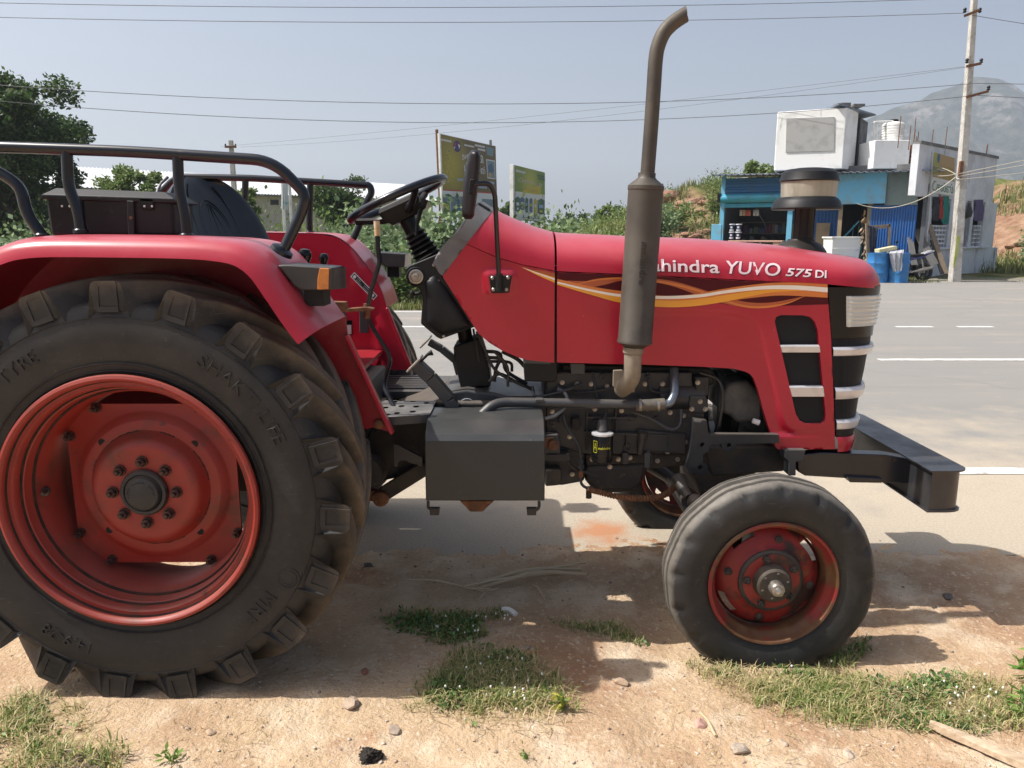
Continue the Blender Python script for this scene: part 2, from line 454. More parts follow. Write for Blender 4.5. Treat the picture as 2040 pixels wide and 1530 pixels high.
np_mesh('dirt_verge', V, F, M['dirt'], smooth=True, kind='structure')
g = MB(); g.add([(-120, -30, -0.05), (120, -30, -0.05), (120, 3.6, -0.05), (-120, 3.6, -0.05)], [(0, 1, 2, 3)])
build('roadside_earth', g, M['dirt'], kind='structure', origin=(0, 0, -0.05), recalc=False)

# --- land beyond the road: verge, field, the rocky mound in the middle, the red earth bank on the right
def far_edge(x): return np.interp(x, [-120, 2, 8, 16, 120], [14.0, 14.5, 22.4, 23.1, 23.6])
def land_z(x, y):
    z = 0.06+0.35*np.clip(fbm(x*0.25, y*0.25, 3, 2), -0.4, 0.5)+0.0*x
    z = z*np.clip((y-far_edge(x))/3.0, 0, 1)-0.012
    mound = 3.3*np.exp(-(((x-11.2)/3.8)**2+((y-43)/9)**2))+1.5*np.exp(-(((x-6)/5)**2+((y-41)/9)**2))
    z = z+mound*(1+0.5*fbm(x*0.7, y*0.7, 4, 8))*np.clip((y-29)/6, 0, 1)
    d = (x-21.5)*0.8+(y-30)*0.25
    bank = 4.2*np.clip(d/7, 0, 1)**0.8*np.clip((y-26)/5, 0, 1)*np.clip((x-19.5)/2.5, 0, 1)
    z = z+bank*(1+0.35*fbm(x*0.9, y*0.9, 4, 31))
    return z+1.4*np.clip((y-55)/60, 0, 1)
xs = np.arange(-70, 71, 0.7); t = np.linspace(0, 1, 120); ys = 13.7+ (t**1.7)*150
X, Y = np.meshgrid(xs, ys); Z = land_z(X, Y); out = Y < far_edge(X)-0.15; Z = np.where(out, -0.2, Z); nx, ny = len(xs), len(ys)
V = np.stack([X, Y, Z], -1).reshape(-1, 3); i = (np.arange(ny-1)[:, None]*nx+np.arange(nx-1)[None, :]).ravel(); F = np.stack([i, i+1, i+1+nx, i+nx], -1)
def land_mat():
    m = bpy.data.materials.new('verge_and_red_earth'); m.use_nodes = True; N, L = m.node_tree.nodes, m.node_tree.links
    b = N['Principled BSDF']; tc = N.new('ShaderNodeTexCoord').outputs['Object']
    gr = mixc(N, L, ramp(N, L, noise(N, L, tc, 1.2, 5), 0.35, 0.65), (0.06, 0.085, 0.022), (0.17, 0.17, 0.06))
    ea = mixc(N, L, ramp(N, L, noise(N, L, tc, 2.2, 6), 0.35, 0.7), (0.20, 0.105, 0.065), (0.35, 0.235, 0.155))
    ge = N.new('ShaderNodeNewGeometry'); sx = N.new('ShaderNodeSeparateXYZ'); L.new(ge.outputs['Normal'], sx.inputs[0])
    ad = N.new('ShaderNodeMath'); ad.operation = 'MULTIPLY_ADD'; ad.inputs[1].default_value = 0.35; L.new(noise(N, L, tc, 0.9, 4), ad.inputs[0]); L.new(sx.outputs[2], ad.inputs[2])
    hf = N.new('ShaderNodeMath'); hf.operation = 'MULTIPLY'; hf.inputs[1].default_value = 0.5; L.new(ad.outputs[0], hf.inputs[0])
    c = mixc(N, L, ramp(N, L, hf.outputs[0], 0.535, 0.585), ea, gr)
    ps = N.new('ShaderNodeSeparateXYZ'); L.new(tc, ps.inputs[0])
    a1 = ramp(N, L, ps.outputs[0], 0.0, 1.0); mr = N.new('ShaderNodeMapRange'); mr.inputs[1].default_value = 7.5; mr.inputs[2].default_value = 9.5; L.new(ps.outputs[0], mr.inputs[0])
    m2 = N.new('ShaderNodeMapRange'); m2.inputs[1].default_value = 27.5; m2.inputs[2].default_value = 25.0
    jt = N.new('ShaderNodeMath'); jt.operation = 'MULTIPLY_ADD'; jt.inputs[1].default_value = 4.0; L.new(noise(N, L, tc, 0.7, 4), jt.inputs[0]); L.new(ps.outputs[1], jt.inputs[2]); L.new(jt.outputs[0], m2.inputs[0])
    mu = N.new('ShaderNodeMath'); mu.operation = 'MULTIPLY'; L.new(mr.outputs[0], mu.inputs[0]); L.new(m2.outputs[0], mu.inputs[1])
    c = mixc(N, L, mu.outputs[0], c, mixc(N, L, ramp(N, L, noise(N, L, tc, 20, 4), 0.35, 0.65), (0.2, 0.185, 0.165), (0.4, 0.37, 0.33)))
    L.new(c, b.inputs['Base Color']); b.inputs['Roughness'].default_value = 0.95; b.inputs['Specular IOR Level'].default_value = 0.1
    bn = N.new('ShaderNodeBump'); bn.inputs['Strength'].default_value = 0.8; bn.inputs['Distance'].default_value = 0.12
    L.new(noise(N, L, tc, 4, 6, 0.7), bn.inputs['Height']); L.new(bn.outputs[0], b.inputs['Normal'])
    return m
M['land'] = land_mat()
np_mesh('terrain', V, F, M['land'], smooth=True, kind='structure')
def lz(x, y): return float(land_z(np.array([float(x)]), np.array([float(y)]))[0])

# --- the mountain on the right and the low far hills
def mountain(name, Yd, prof, depth, seed, mat):
    pr = [at(px, py, Yd) for px, py in prof]; px_ = np.array([p.x for p in pr]); pz_ = np.array([p.z for p in pr])
    xs = np.linspace(px_[0], px_[-1], 150); v = np.linspace(-1, 1, 70)
    X, W = np.meshgrid(xs, v); top = np.interp(X, px_, pz_)
    Y = Yd+W*depth
    sh = np.clip(1-np.abs(W)**1.35, 0, 1)
    n = fbm(X/70, Y/70, 6, seed); rd = np.abs(fbm(X/48, Y/110, 5, seed+3))
    Z = top*sh*(1+0.45*n*(1-sh*0.85))-rd*95*sh*(1-sh)*2-rd*9*sh+0.05*top*n*sh-8*(1-sh)
    Z = np.maximum(Z, -0.8)
    V = np.stack([X, Y, Z], -1).reshape(-1, 3); nx, ny = len(xs), len(v); i = (np.arange(ny-1)[:, None]*nx+np.arange(nx-1)[None, :]).ravel()
    np_mesh(name, V, np.stack([i, i+1, i+1+nx, i+nx], -1), mat, smooth=True, kind='structure')
M['rock_hill'] = pm('forested_granite', (0.035, 0.05, 0.04), 0.95, layers=[((0.085, 0.09, 0.075), 0.012, 0.4, 0.6), ((0.2, 0.185, 0.175), 0.014, 0.52, 0.6, 8), ((0.022, 0.034, 0.026), 0.06, 0.45, 0.6)], bump=(0.05, 1.0, 14), spec=0.1)
mountain('mountain', 1250, [(1380, 460), (1480, 425), (1560, 370), (1650, 300), (1715, 252), (1765, 222), (1814, 200), (1860, 178), (1902, 162), (1925, 150), (1940, 147), (1955, 147), (1968, 150), (1982, 158), (1996, 166), (2006, 178), (2011, 194), (2020, 206), (2040, 214), (2080, 238), (2150, 300), (2260, 370), (2420, 430), (2500, 460)], 330, 5, M['rock_hill'])
mountain('hill', 2300, [(1200, 452), (1260, 432), (1340, 412), (1400, 378), (1440, 350), (1480, 345), (1540, 372), (1640, 400), (1800, 430), (1900, 452)], 300, 15, M['rock_hill'])
mountain('hill', 2500, [(-260, 455), (-60, 430), (40, 420), (120, 432), (300, 450)], 300, 19, M['rock_hill'])

hz = bpy.data.materials.new('pale_air'); hz.use_nodes = True; hz.node_tree.nodes.clear()
pv = hz.node_tree.nodes.new('ShaderNodeVolumePrincipled'); pv.inputs['Color'].default_value = (0.78, 0.87, 0.97, 1); pv.inputs['Density'].default_value = 0.00062; pv.inputs['Anisotropy'].default_value = 0.2
om = hz.node_tree.nodes.new('ShaderNodeOutputMaterial'); hz.node_tree.links.new(pv.outputs[0], om.inputs['Volume'])
g = MB(); g.box((-2600, -120, -1.9), (2600, 3600, 330.0))
build('haze', g, hz, kind='stuff')
# ================================================================== TRACTOR
YC = 3.05
M['red'] = pm('crimson_paint', (0.39, 0.009, 0.029), 0.3, layers=[((0.44, 0.018, 0.045), 3, 0.42, 0.75), ((0.36, 0.03, 0.045), 14, 0.6, 0.9, 6, (1, 1, 2.5)), ((0.42, 0.2, 0.17), 120, 0.73, 0.78, 2)], coat=0.22, rvar=0.12, spec=0.35)
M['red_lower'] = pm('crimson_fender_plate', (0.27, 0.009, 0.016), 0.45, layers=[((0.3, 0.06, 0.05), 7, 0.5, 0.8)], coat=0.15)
M['rim_red'] = pm('wheel_red_paint', (0.26, 0.021, 0.014), 0.42, layers=[((0.29, 0.042, 0.032), 3, 0.4, 0.7), ((0.10, 0.035, 0.02), 7, 0.54, 0.72, 6), ((0.03, 0.018, 0.013), 13, 0.64, 0.72, 6), ((0.33, 0.12, 0.085), 40, 0.66, 0.78, 4)], rvar=0.25)
M['old_rim'] = pm('worn_wheel_red', (0.20, 0.011, 0.010), 0.5, layers=[((0.3, 0.05, 0.04), 9, 0.52, 0.7), ((0.022, 0.012, 0.01), 9, 0.5, 0.6, 6), ((0.16, 0.075, 0.03), 16, 0.62, 0.72, 5)], rvar=0.25, bump=(60, 0.3, 0.002))
M['rust'] = pm('rusty_steel', (0.2, 0.085, 0.035), 0.75, layers=[((0.09, 0.04, 0.02), 25, 0.4, 0.65), ((0.32, 0.17, 0.08), 40, 0.55, 0.75)], bump=(90, 0.4, 0.002))
M['rust_rim'] = pm('rust_brown_rim', (0.10, 0.04, 0.018), 0.6, layers=[((0.15, 0.075, 0.032), 20, 0.4, 0.65), ((0.22, 0.022, 0.018), 7, 0.5, 0.58), ((0.03, 0.018, 0.012), 12, 0.55, 0.66, 6)], bump=(70, 0.3, 0.0015))
M['black'] = pm('black_plastic', (0.008, 0.0085, 0.0095), 0.42, layers=[((0.022, 0.021, 0.02), 12, 0.48, 0.8)], rvar=0.15, spec=0.25)
M['gloss'] = pm('gloss_black_panel', (0.006, 0.0065, 0.008), 0.22, coat=0.0, spec=0.3, layers=[((0.014, 0.0135, 0.013), 16, 0.55, 0.85)])
M['tube'] = pm('black_tube_paint', (0.006, 0.008, 0.013), 0.28, layers=[((0.04, 0.022, 0.016), 22, 0.64, 0.74)], coat=0.2, rvar=0.2, spec=0.4)
M['chassis'] = pm('slate_cast_iron', (0.017, 0.020, 0.025), 0.42, layers=[((0.034, 0.033, 0.032), 9, 0.42, 0.7), ((0.10, 0.068, 0.045), 26, 0.62, 0.75, 6)], rvar=0.3, bump=(45, 0.25, 0.003))
M['slate'] = pm('slate_grey_paint', (0.034, 0.04, 0.048), 0.38, layers=[((0.055, 0.056, 0.057), 5, 0.45, 0.7), ((0.16, 0.14, 0.12), 80, 0.7, 0.74, 2)], rvar=0.2)
M['dirty'] = pm('oily_dirty_iron', (0.02, 0.0195, 0.0195), 0.6, layers=[((0.06, 0.046, 0.033), 8, 0.45, 0.7), ((0.13, 0.1, 0.07), 60, 0.62, 0.72)], bump=(60, 0.5, 0.004))
M['dash'] = pm('grey_dash_plastic', (0.10, 0.10, 0.105), 0.6, layers=[((0.14, 0.135, 0.13), 20, 0.4, 0.7)], bump=(300, 0.2, 0.0006))
M['dash_dk'] = pm('charcoal_dash_plastic', (0.008, 0.009, 0.0105), 0.5, spec=0.3, layers=[((0.015, 0.015, 0.0155), 9, 0.45, 0.7)], bump=(300, 0.2, 0.0006))
M['silver'] = pm('silver_trim', (0.62, 0.62, 0.64), 0.28, metal=0.35, layers=[((0.5, 0.48, 0.46), 20, 0.5, 0.75)])
M['steel'] = pm('bare_steel', (0.36, 0.34, 0.31), 0.4, metal=0.8, layers=[((0.2, 0.15, 0.11), 30, 0.5, 0.7)])
M['chrome_pipe'] = pm('blue_grey_pipe', (0.2, 0.23, 0.27), 0.28, metal=0.6, layers=[((0.12, 0.12, 0.12), 20, 0.5, 0.7)])
M['leather'] = pm('black_vinyl', (0.008, 0.010, 0.014), 0.3, layers=[((0.026, 0.022, 0.02), 14, 0.55, 0.75)], bump=(120, 0.2, 0.001))
M['soot'] = pm('sooty_muffler_steel', (0.062, 0.053, 0.043), 0.5, metal=0.3, layers=[((0.10, 0.085, 0.068), 6, 0.4, 0.7), ((0.03, 0.027, 0.025), 9, 0.55, 0.75), ((0.2, 0.12, 0.06), 50, 0.66, 0.75)], rvar=0.2, bump=(150, 0.2, 0.001))
M['hotpipe'] = pm('scaled_exhaust_pipe', (0.22, 0.185, 0.14), 0.6, metal=0.2, layers=[((0.32, 0.28, 0.22), 14, 0.4, 0.7), ((0.2, 0.09, 0.04), 20, 0.62, 0.72)], bump=(90, 0.4, 0.002))
for k_, a_ in (('red', 0.37), ('rim_red', 0.25), ('slate', 0.3), ('chassis', 0.35), ('dirty', 0.4), ('black', 0.12)): dusty(M[k_], (0.45, 0.27, 0.28) if k_ == 'red' else (0.3, 0.24, 0.18), a_)  # on red the pink film is dust plus sky reflection painted on top faces
M['mesh'] = None
def rubber(name, brown=0.5, dust=((0.085, 0.062, 0.04), (0.19, 0.145, 0.1))):
    m = bpy.data.materials.new(name); m.use_nodes = True; N, L = m.node_tree.nodes, m.node_tree.links
    b = N['Principled BSDF']; tc = N.new('ShaderNodeTexCoord').outputs['Object']
    c = mixc(N, L, ramp(N, L, noise(N, L, tc, 5, 5), 0.35, 0.7), (0.017, 0.0172, 0.018), (0.038, 0.0365, 0.034))
    c = mixc(N, L, ramp(N, L, noise(N, L, tc, 55, 5, 0.7), 0.6, 0.78), c, (0.075, 0.066, 0.054))
    mp = N.new('ShaderNodeMapping'); mp.inputs['Scale'].default_value = (3, 1, 26); mp.inputs['Rotation'].default_value = (0, 0.6, 0); L.new(tc, mp.inputs[0])
    c = mixc(N, L, ramp(N, L, noise(N, L, mp.outputs[0], 4, 6, 0.7), 0.62, 0.72, cb=(0.55, 0.55, 0.55, 1)), c, (0.1, 0.095, 0.085))
    c = mixc(N, L, ramp(N, L, noise(N, L, tc, 2.3, 6, 0.7), 0.5, 0.62, cb=(0.75, 0.75, 0.75, 1)), c, (0.011, 0.0115, 0.0125))
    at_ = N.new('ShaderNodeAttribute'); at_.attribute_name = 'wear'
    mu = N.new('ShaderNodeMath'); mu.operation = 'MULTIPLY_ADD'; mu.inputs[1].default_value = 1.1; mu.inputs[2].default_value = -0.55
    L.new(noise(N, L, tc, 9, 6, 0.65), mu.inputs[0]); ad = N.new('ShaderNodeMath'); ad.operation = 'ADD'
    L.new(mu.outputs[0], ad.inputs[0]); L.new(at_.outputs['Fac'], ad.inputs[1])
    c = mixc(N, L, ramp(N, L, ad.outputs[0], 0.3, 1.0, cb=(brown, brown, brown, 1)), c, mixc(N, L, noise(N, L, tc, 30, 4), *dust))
    L.new(c, b.inputs['Base Color']); b.inputs['Roughness'].default_value = 0.62; b.inputs['Specular IOR Level'].default_value = 0.4
    bn = N.new('ShaderNodeBump'); bn.inputs['Strength'].default_value = 0.35; bn.inputs['Distance'].default_value = 0.002
    L.new(noise(N, L, tc, 110, 5, 0.7), bn.inputs['Height']); L.new(bn.outputs[0], b.inputs['Normal'])
    return m
M['rubber'] = rubber('dusty_black_rubber', 0.8, ((0.10, 0.078, 0.054), (0.25, 0.195, 0.14)))  # tread dust made lighter to carry skylight on the lugs in its colour
M['rubber_front'] = rubber('scuffed_grey_rubber', 0.95, ((0.09, 0.082, 0.07), (0.26, 0.235, 0.2)))

TR = thing('tractor', 'red farm tractor with dusty black tyres and upright exhaust parked on the dirt', 'tractor', (-0.1, YC, 0))
def part(name, mb, mat, parent=None, **kw): return build(name, mb, mat, parent or TR, **kw)
def empty(name, loc, parent=None):
    o = bpy.data.objects.new(name, None); o.empty_display_size = 0.05; link(o, parent or TR, loc); return o
def S(pts, Y): return [(p.x, p.z) for p in (at(a, b, Y) for a, b in pts)]
def W3(pts): return [at(a, b, y) for a, b, y in pts]

# ------------------------------------------------------------------ wheels (local frame: axle along y, outer face towards -y)
def wear_attr(o, fn):
    me = o.data; a = me.attributes.new('wear', 'FLOAT', 'POINT'); co = np.zeros(len(me.vertices)*3, np.float32)
    me.vertices.foreach_get('co', co); a.data.foreach_set('value', fn(co.reshape(-1, 3)).astype(np.float32))
def ring_text(mb, txt, size, rb, th0, yfun, ext=0.0016, space=1.05):
    vs, fs = text_geo(txt, size, 1.0, 0, space, 0.0, res=2)
    out = []
    for x, y, z in vs:
        th = th0-x/rb; r = rb+y
        out.append((r*math.cos(th), yfun(r)-(ext if z > 0 else -0.001), r*math.sin(th)))
    mb.add(out, fs)

def rear_tyre(zc, nl=19):
    prof = [(0.372, 0.150), (0.385, 0.166), (0.41, 0.172), (0.45, 0.181), (0.50, 0.187), (0.545, 0.183), (0.575, 0.173), (0.590, 0.160), (0.599, 0.140), (0.604, 0.10), (0.607, 0.05), (0.608, 0.0)]
    prof = prof+[(r, -y) for r, y in reversed(prof[:-1])]
    inner = [(0.372, -0.12), (0.372, 0.12)]
    mb = MB(); mb.lathe([(r, y) for r, y in prof]+inner, (0, 0, 0), (0, 1, 0), 120, closed=True)
    for r0 in (0.392, 0.415):       # raised rings beside the bead
        mb.lathe([(r0, -0.1700-(r0-0.385)*0.25), (r0+0.003, -0.1745-(r0-0.385)*0.25), (r0+0.006, -0.1705-(r0-0.385)*0.25)], (0, 0, 0), (0, 1, 0), 120, caps=False)
    pr, py = [p[0] for p in prof[:9]], [p[1] for p in prof[:9]]
    ys = lambda r: -float(np.interp(r, pr, py))
    # lugs: from the shoulder of either side they sweep to just past the middle
    for side in (-1, 1):
        for k in range(nl):
            th0 = R(91.5)+2*math.pi*(k+(0.5 if side > 0 else 0))/nl
            st = []
            for t in np.linspace(0, 1, 9):
                y = side*(0.183-0.203*t); rb = float(np.interp(abs(y), [0, 0.05, 0.10, 0.14, 0.16, 0.173, 0.183], [0.608, 0.607, 0.604, 0.599, 0.590, 0.575, 0.545]))-0.006
                th = th0-side*-1*0+(-1)*(0.02+0.45*t**1.15)
                top = 0.664-0.013*(abs(y)/0.18)**2.5
                hw = (0.036+0.005*(1-t)+0.003*t)/0.65
                wb = hw*(1.75-0.15*t)
                st.append([(y, th+wb, rb), (y, th+hw*1.12, top-0.014), (y, th+hw*0.97, top-0.003), (y, th+hw*0.8, top), (y, th-hw*0.8, top), (y, th-hw*0.97, top-0.003), (y, th-hw*1.12, top-0.014), (y, th-wb, rb)])
            # shoulder face of the lug running down the sidewall, with its sunken pocket
            y0 = side*0.183; th = th0-0.02
            lo = [(side*0.168, th+0.105, 0.562), (side*0.178, th+0.070, 0.566), (side*0.180, th+0.061, 0.568), (side*0.1805, th+0.054, 0.568), (side*0.1805, th-0.054, 0.568), (side*0.180, th-0.061, 0.568), (side*0.178, th-0.070, 0.566), (side*0.168, th-0.105, 0.562)]
            rows = [lo]+st
            rows = [[(r*math.cos(a), y, r*math.sin(a)) for y, a, r in row] for row in rows]
            mb.grid(rows)
            f = [rows[0][i] for i in range(6)]
            mb.add(rows[-1], [tuple(range(8))])
            # pocket frame: the end face stands a little proud and holds a trapezoid hollow
            yo, yi = side*0.1855, side*0.157
            O = [(0.566, 0.060), (0.566, -0.060), (0.653, -0.052), (0.653, 0.052)]
            I = [(0.580, 0.040), (0.580, -0.040), (0.636, -0.031), (0.636, 0.031)]
            P = lambda q, y: [(r*math.cos(th+a), y, r*math.sin(th+a)) for r, a in q]
            vs = P(O, side*0.166)+P([(r*0.998, a*0.9) for r, a in O], yo)+P(I, yo-side*0.001)+P([(r, a*0.9) for r, a in I], yi)
            mb.add(vs, [(a+b*4, (a+1) % 4+b*4, (a+1) % 4+b*4+4, a+b*4+4) for b in range(3) for a in range(4)]+[(12, 13, 14, 15)])
    for txt, sz, rb, deg in (('SHAKTI LIFE', 0.058, 0.475, 61), ('MRF', 0.062, 0.475, -35), ('14.9-28', 0.05, 0.475, -108), ('TYRE', 0.055, 0.475, 132), ('MRF', 0.062, 0.475, 166)):
        ring_text(mb, txt, sz, rb, R(deg), ys, 0.0042)
    c = (0.515*math.cos(R(-27)), 0, 0.515*math.sin(R(-27)))
    for rr in (0.02, 0.03):
        mb.lathe([(rr, 0), (rr+0.001, 0.0022), (rr+0.003, 0.0022), (rr+0.004, 0)], (c[0], ys(0.515)+0.0005, c[2]), (0, -1, 0), 24, caps=False)
    # seam line round the shoulder, slightly uneven
    mb.lathe([(0.548, -0.1822), (0.550, -0.1845), (0.552, -0.1815)], (0, 0, 0), (0, 1, 0), 120, caps=False)
    squash(mb, zc); return mb
def squash(mb, zc, floor=0.006):
    fl = floor-zc
    mb.v = [(x, y*(1+0.25*max(0, fl-z)), max(z, fl+0.0008*((x*37+y*91) % 1))) for x, y, z in mb.v]
def hexnut(mb, c, r, h, ax=(0, -1, 0), stud=True, washer=True, mi=0):
    c = Vector(c); a = Vector(ax)
    if washer: mb.lathe([(r*1.25, 0), (r*1.25, h*0.18)], c, a, 14, mi)
    mb.lathe([(r, h*0.18), (r, h*0.9), (r*0.86, h)], c, a, 6, mi)
    if stud: mb.lathe([(r*0.52, h*0.9), (r*0.52, h*1.5), (r*0.4, h*1.6)], c, a, 8, mi)
    return mb

RW = (-1.129, 2.335, 0.642)
rw = empty('rear_wheel', RW)
def wpart(name, mb, mat, par, **kw):
    """mesh given in the wheel's own frame"""
    o0 = WO[par.name]; mb.v = [(x+o0.x, y+o0.y, z+o0.z) for x, y, z in mb.v]
    return build(name, mb, mat, par, origin=o0, **kw)
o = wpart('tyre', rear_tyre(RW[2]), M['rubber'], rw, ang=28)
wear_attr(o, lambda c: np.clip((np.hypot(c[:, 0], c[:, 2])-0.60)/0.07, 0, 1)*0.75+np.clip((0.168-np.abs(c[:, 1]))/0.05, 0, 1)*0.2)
mb = MB()       # rim: flange lip, bead seat, well
rp = [(0.372, -0.166), (0.383, -0.176), (0.388, -0.186), (0.385, -0.195), (0.377, -0.198), (0.370, -0.194), (0.3665, -0.184), (0.3655, -0.172), (0.360, -0.170), (0.352, -0.172), (0.347, -0.167), (0.345, -0.150), (0.344, -0.138), (0.336, -0.134), (0.332, -0.10), (0.318, -0.082), (0.314, -0.01), (0.314, 0.05), (0.336, 0.075), (0.345, 0.14), (0.356, 0.17), (0.378, 0.19), (0.384, 0.18), (0.372, 0.16), (0.352, 0.09), (0.333, 0.06), (0.329, -0.01), (0.331, -0.065), (0.350, -0.10), (0.356, -0.15), (0.364, -0.16)]
mb.lathe(rp, (0, 0, 0), (0, 1, 0), 96, closed=True)
wpart('rim', mb, M['rim_red'], rw, ang=50)
M['grime_groove'] = pm('black_grime_groove', (0.018, 0.013, 0.011), 0.8, layers=[((0.06, 0.025, 0.016), 14, 0.42, 0.6)])
for r0, y0, w in ((0.3665, -0.1735, 0.004), (0.3445, -0.1385, 0.005), (0.3315, -0.099, 0.006)):
    mb = MB(); mb.lathe([(r0, y0-0.004), (r0-w*0.6, y0-0.005), (r0-w, y0+0.002)], (0, 0, 0), (0, 1, 0), 96, caps=False); wpart('groove_ring', mb, M['grime_groove'], rw)  # dark rings laid in the rim grooves to sharpen the lip
# dished wheel disc: rounded square with cut-away flats, pressed ring and raised hub face
def disc_r(th, fr):
    c = math.cos(2*th); flat = 0.262; a = (th+math.pi/4) % (math.pi/2)-math.pi/4
    sq = flat/max(math.cos(a), 0.2)
    return min(0.322, sq) if fr > 0.99 else None
prof = [(0.072, -0.078), (0.14, -0.082), (0.152, -0.080), (0.168, -0.066), (0.178, -0.046), (0.186, -0.038), (0.212, -0.036), (0.218, -0.034), (0.236, -0.018), (0.244, -0.013), (1.0, -0.010)]
mb = MB(); rows = []; nth = 128
for r, y in prof:
    rows.append([((disc_r(2*math.pi*k/nth, 1) if r > 0.9 else r)*math.cos(2*math.pi*k/nth), y, (disc_r(2*math.pi*k/nth, 1) if r > 0.9 else r)*math.sin(2*math.pi*k/nth)) for k in range(nth)])
bk = [[(x*0.999, y+0.01, z*0.999) for x, y, z in row] for row in reversed(rows)]
mb.grid(rows+bk+[rows[0]], wrap=True)
wpart('wheel_disc', mb, M['rim_red'], rw, ang=40)
for a0, a1 in ((8, 40), (62, 76), (96, 128), (150, 163), (196, 232), (262, 300), (322, 350)):
    mb = MB(); mb.grid([[(r_*math.cos(R(a)), y_, r_*math.sin(R(a))) for r_, y_ in ((0.1835, -0.0408), (0.1885-0.003*abs(math.sin(a*0.7)), -0.0386))] for a in np.linspace(a0, a1, 12)]); wpart('grime_smear', mb, M['grime_groove'], rw)
mb = MB(); mb.lathe([(0.071, -0.06), (0.073, -0.088), (0.069, -0.094), (0.060, -0.095), (0.057, -0.09), (0.05, -0.104), (0.03, -0.112), (0.0, -0.114)], (0, 0, 0), (0, 1, 0), 36)
ring_text(mb, 'INDIA  DANA  AXLES', 0.012, 0.033, R(200), lambda r: -0.109, 0.0012)
wpart('hub_cap', mb, M['chassis'], rw, ang=30)
n0 = None
for k in range(8):
    a = R(90+45*k); p = Vector((0.098*math.cos(a), -0.081, 0.098*math.sin(a)))
    if n0 is None: n0 = wpart('wheel_nut', hexnut(MB(), (0, 0, 0), 0.0145, 0.02), pm('oily_bolt', (0.06, 0.035, 0.03), 0.45, metal=0.4, layers=[((0.12, 0.06, 0.04), 60, 0.5, 0.7)]), rw); M['bolt'] = n0.data.materials[0]; n0.location = p
    else: c = n0.copy(); COL.objects.link(c); c.location = p
n0 = None
for q in range(4):
    for d in (-12.5, 12.5):
        a = R(45+90*q+d); p = Vector((0.297*math.cos(a), -0.012, 0.297*math.sin(a)))
        if n0 is None: n0 = wpart('rim_bolt', hexnut(MB(), (0, 0, 0), 0.0125, 0.022), M['bolt'], rw); n0.location = p
        else: c = n0.copy(); COL.objects.link(c); c.location = p
M['hole'] = pm('dark_hole', (0.012, 0.01, 0.01), 0.9)
for q in range(4):
    a = R(44+90*q); wpart('disc_hole', MB().lathe([(0.0115, 0), (0.0115, 0.0012)], (0.203*math.cos(a), -0.0358, 0.203*math.sin(a)), (0, -1, 0), 14), M['hole'], rw)
mb = MB(); mb.tube([(-0.312, -0.07, 0), (-0.30, -0.10, 0.004), (-0.292, -0.118, 0.006)], [0.007, 0.007, 0.005], 8); mb.lathe([(0.017, 0), (0.013, 0.02)], (-0.322, -0.06, -0.004), (0.5, -0.8, 0.1), 12)
wpart('valve', mb, M['dirty'], rw)
rw2 = copy_tree(rw, TR); rw2.location = Vector((RW[0], 2*YC-RW[1], RW[2]))-WO[TR.name]; rw2.rotation_euler = (0, 0, math.pi)
# ------------------------------------------------------------------ front wheels
FW = (0.871, 2.455, 0.276)
fw = empty('front_wheel', FW)
def front_tyre(zc):
    pr = [(0.208, 0.062), (0.222, 0.074), (0.245, 0.082), (0.275, 0.088), (0.30, 0.087), (0.322, 0.081), (0.337, 0.070), (0.344, 0.060)]
    tread = [(0.348, 0.050), (0.3485, 0.046), (0.337, 0.042), (0.337, 0.034), (0.351, 0.030), (0.353, 0.014), (0.340, 0.010), (0.340, -0.010)]
    full = [(r, -y) for r, y in pr+tread[:-1]]+[(0.340, 0.0)]+[(r, y) for r, y in reversed(pr+tread[:-1])]
    mb = MB(); rows = []; n = 150
    for k in range(n):
        a = 2*math.pi*k/n; wob = 0.0022*math.sin(a*13)*(1 if k % 2 else 0.6); row = []
        for r, y in full:
            rr = r+(wob if r > 0.335 else 0)
            if 0.318 < r < 0.341 and abs(y) > 0.06 and k % 9 in (0, 1): rr -= 0.010; y *= 0.94
            row.append((rr*math.cos(a), y, rr*math.sin(a)))
        rows.append(row)
    m = len(full); vs = [p for r in rows for p in r]; fs = []
    for i in range(n):
        for j in range(m):
            fs.append((i*m+j, i*m+(j+1) % m, ((i+1) % n)*m+(j+1) % m, ((i+1) % n)*m+j))
    mb.add(vs, fs)
    squash(mb, zc, -0.028); return mb
o = wpart('tyre', front_tyre(FW[2]), M['rubber_front'], fw, ang=40)
wear_attr(o, lambda c: np.clip((np.hypot(c[:, 0], c[:, 2])-0.322)/0.02, 0, 1)*0.85)
mb = MB(); mb.lathe([(0.208, -0.060), (0.216, -0.068), (0.219, -0.076), (0.214, -0.082), (0.207, -0.080), (0.203, -0.07), (0.198, -0.052), (0.188, -0.045), (0.186, -0.03), (0.186, 0.0), (0.19, 0.045), (0.206, 0.08), (0.216, 0.08), (0.208, 0.06), (0.196, 0.0), (0.196, -0.04)], (0, 0, 0), (0, 1, 0), 72, closed=True)
wpart('rim', mb, M['rust_rim'], fw, ang=50)
mb = MB()       # disc with four long slots
out = [(0.184*math.cos(R(a)), 0.184*math.sin(R(a))) for a in range(0, 360, 6)]
hol = []
for q in range(4):
    a0 = 35+90*q; hol.append([(0.174*math.cos(R(a0+d)), 0.174*math.sin(R(a0+d))) for d in range(-17, 18, 5)]+[(0.156*math.cos(R(a0+d)), 0.156*math.sin(R(a0+d))) for d in range(16, -17, -5)])
hol.append([(0.062*math.cos(R(a)), 0.062*math.sin(R(a))) for a in range(0, 360, 15)])
def dy(x, z):
    r = math.hypot(x, z)
    return float(np.interp(r, [0.05, 0.100, 0.106, 0.113, 0.125, 0.15, 0.17, 0.184], [-0.052, -0.052, -0.047, -0.036, -0.031, -0.022, -0.01, 0.005]))
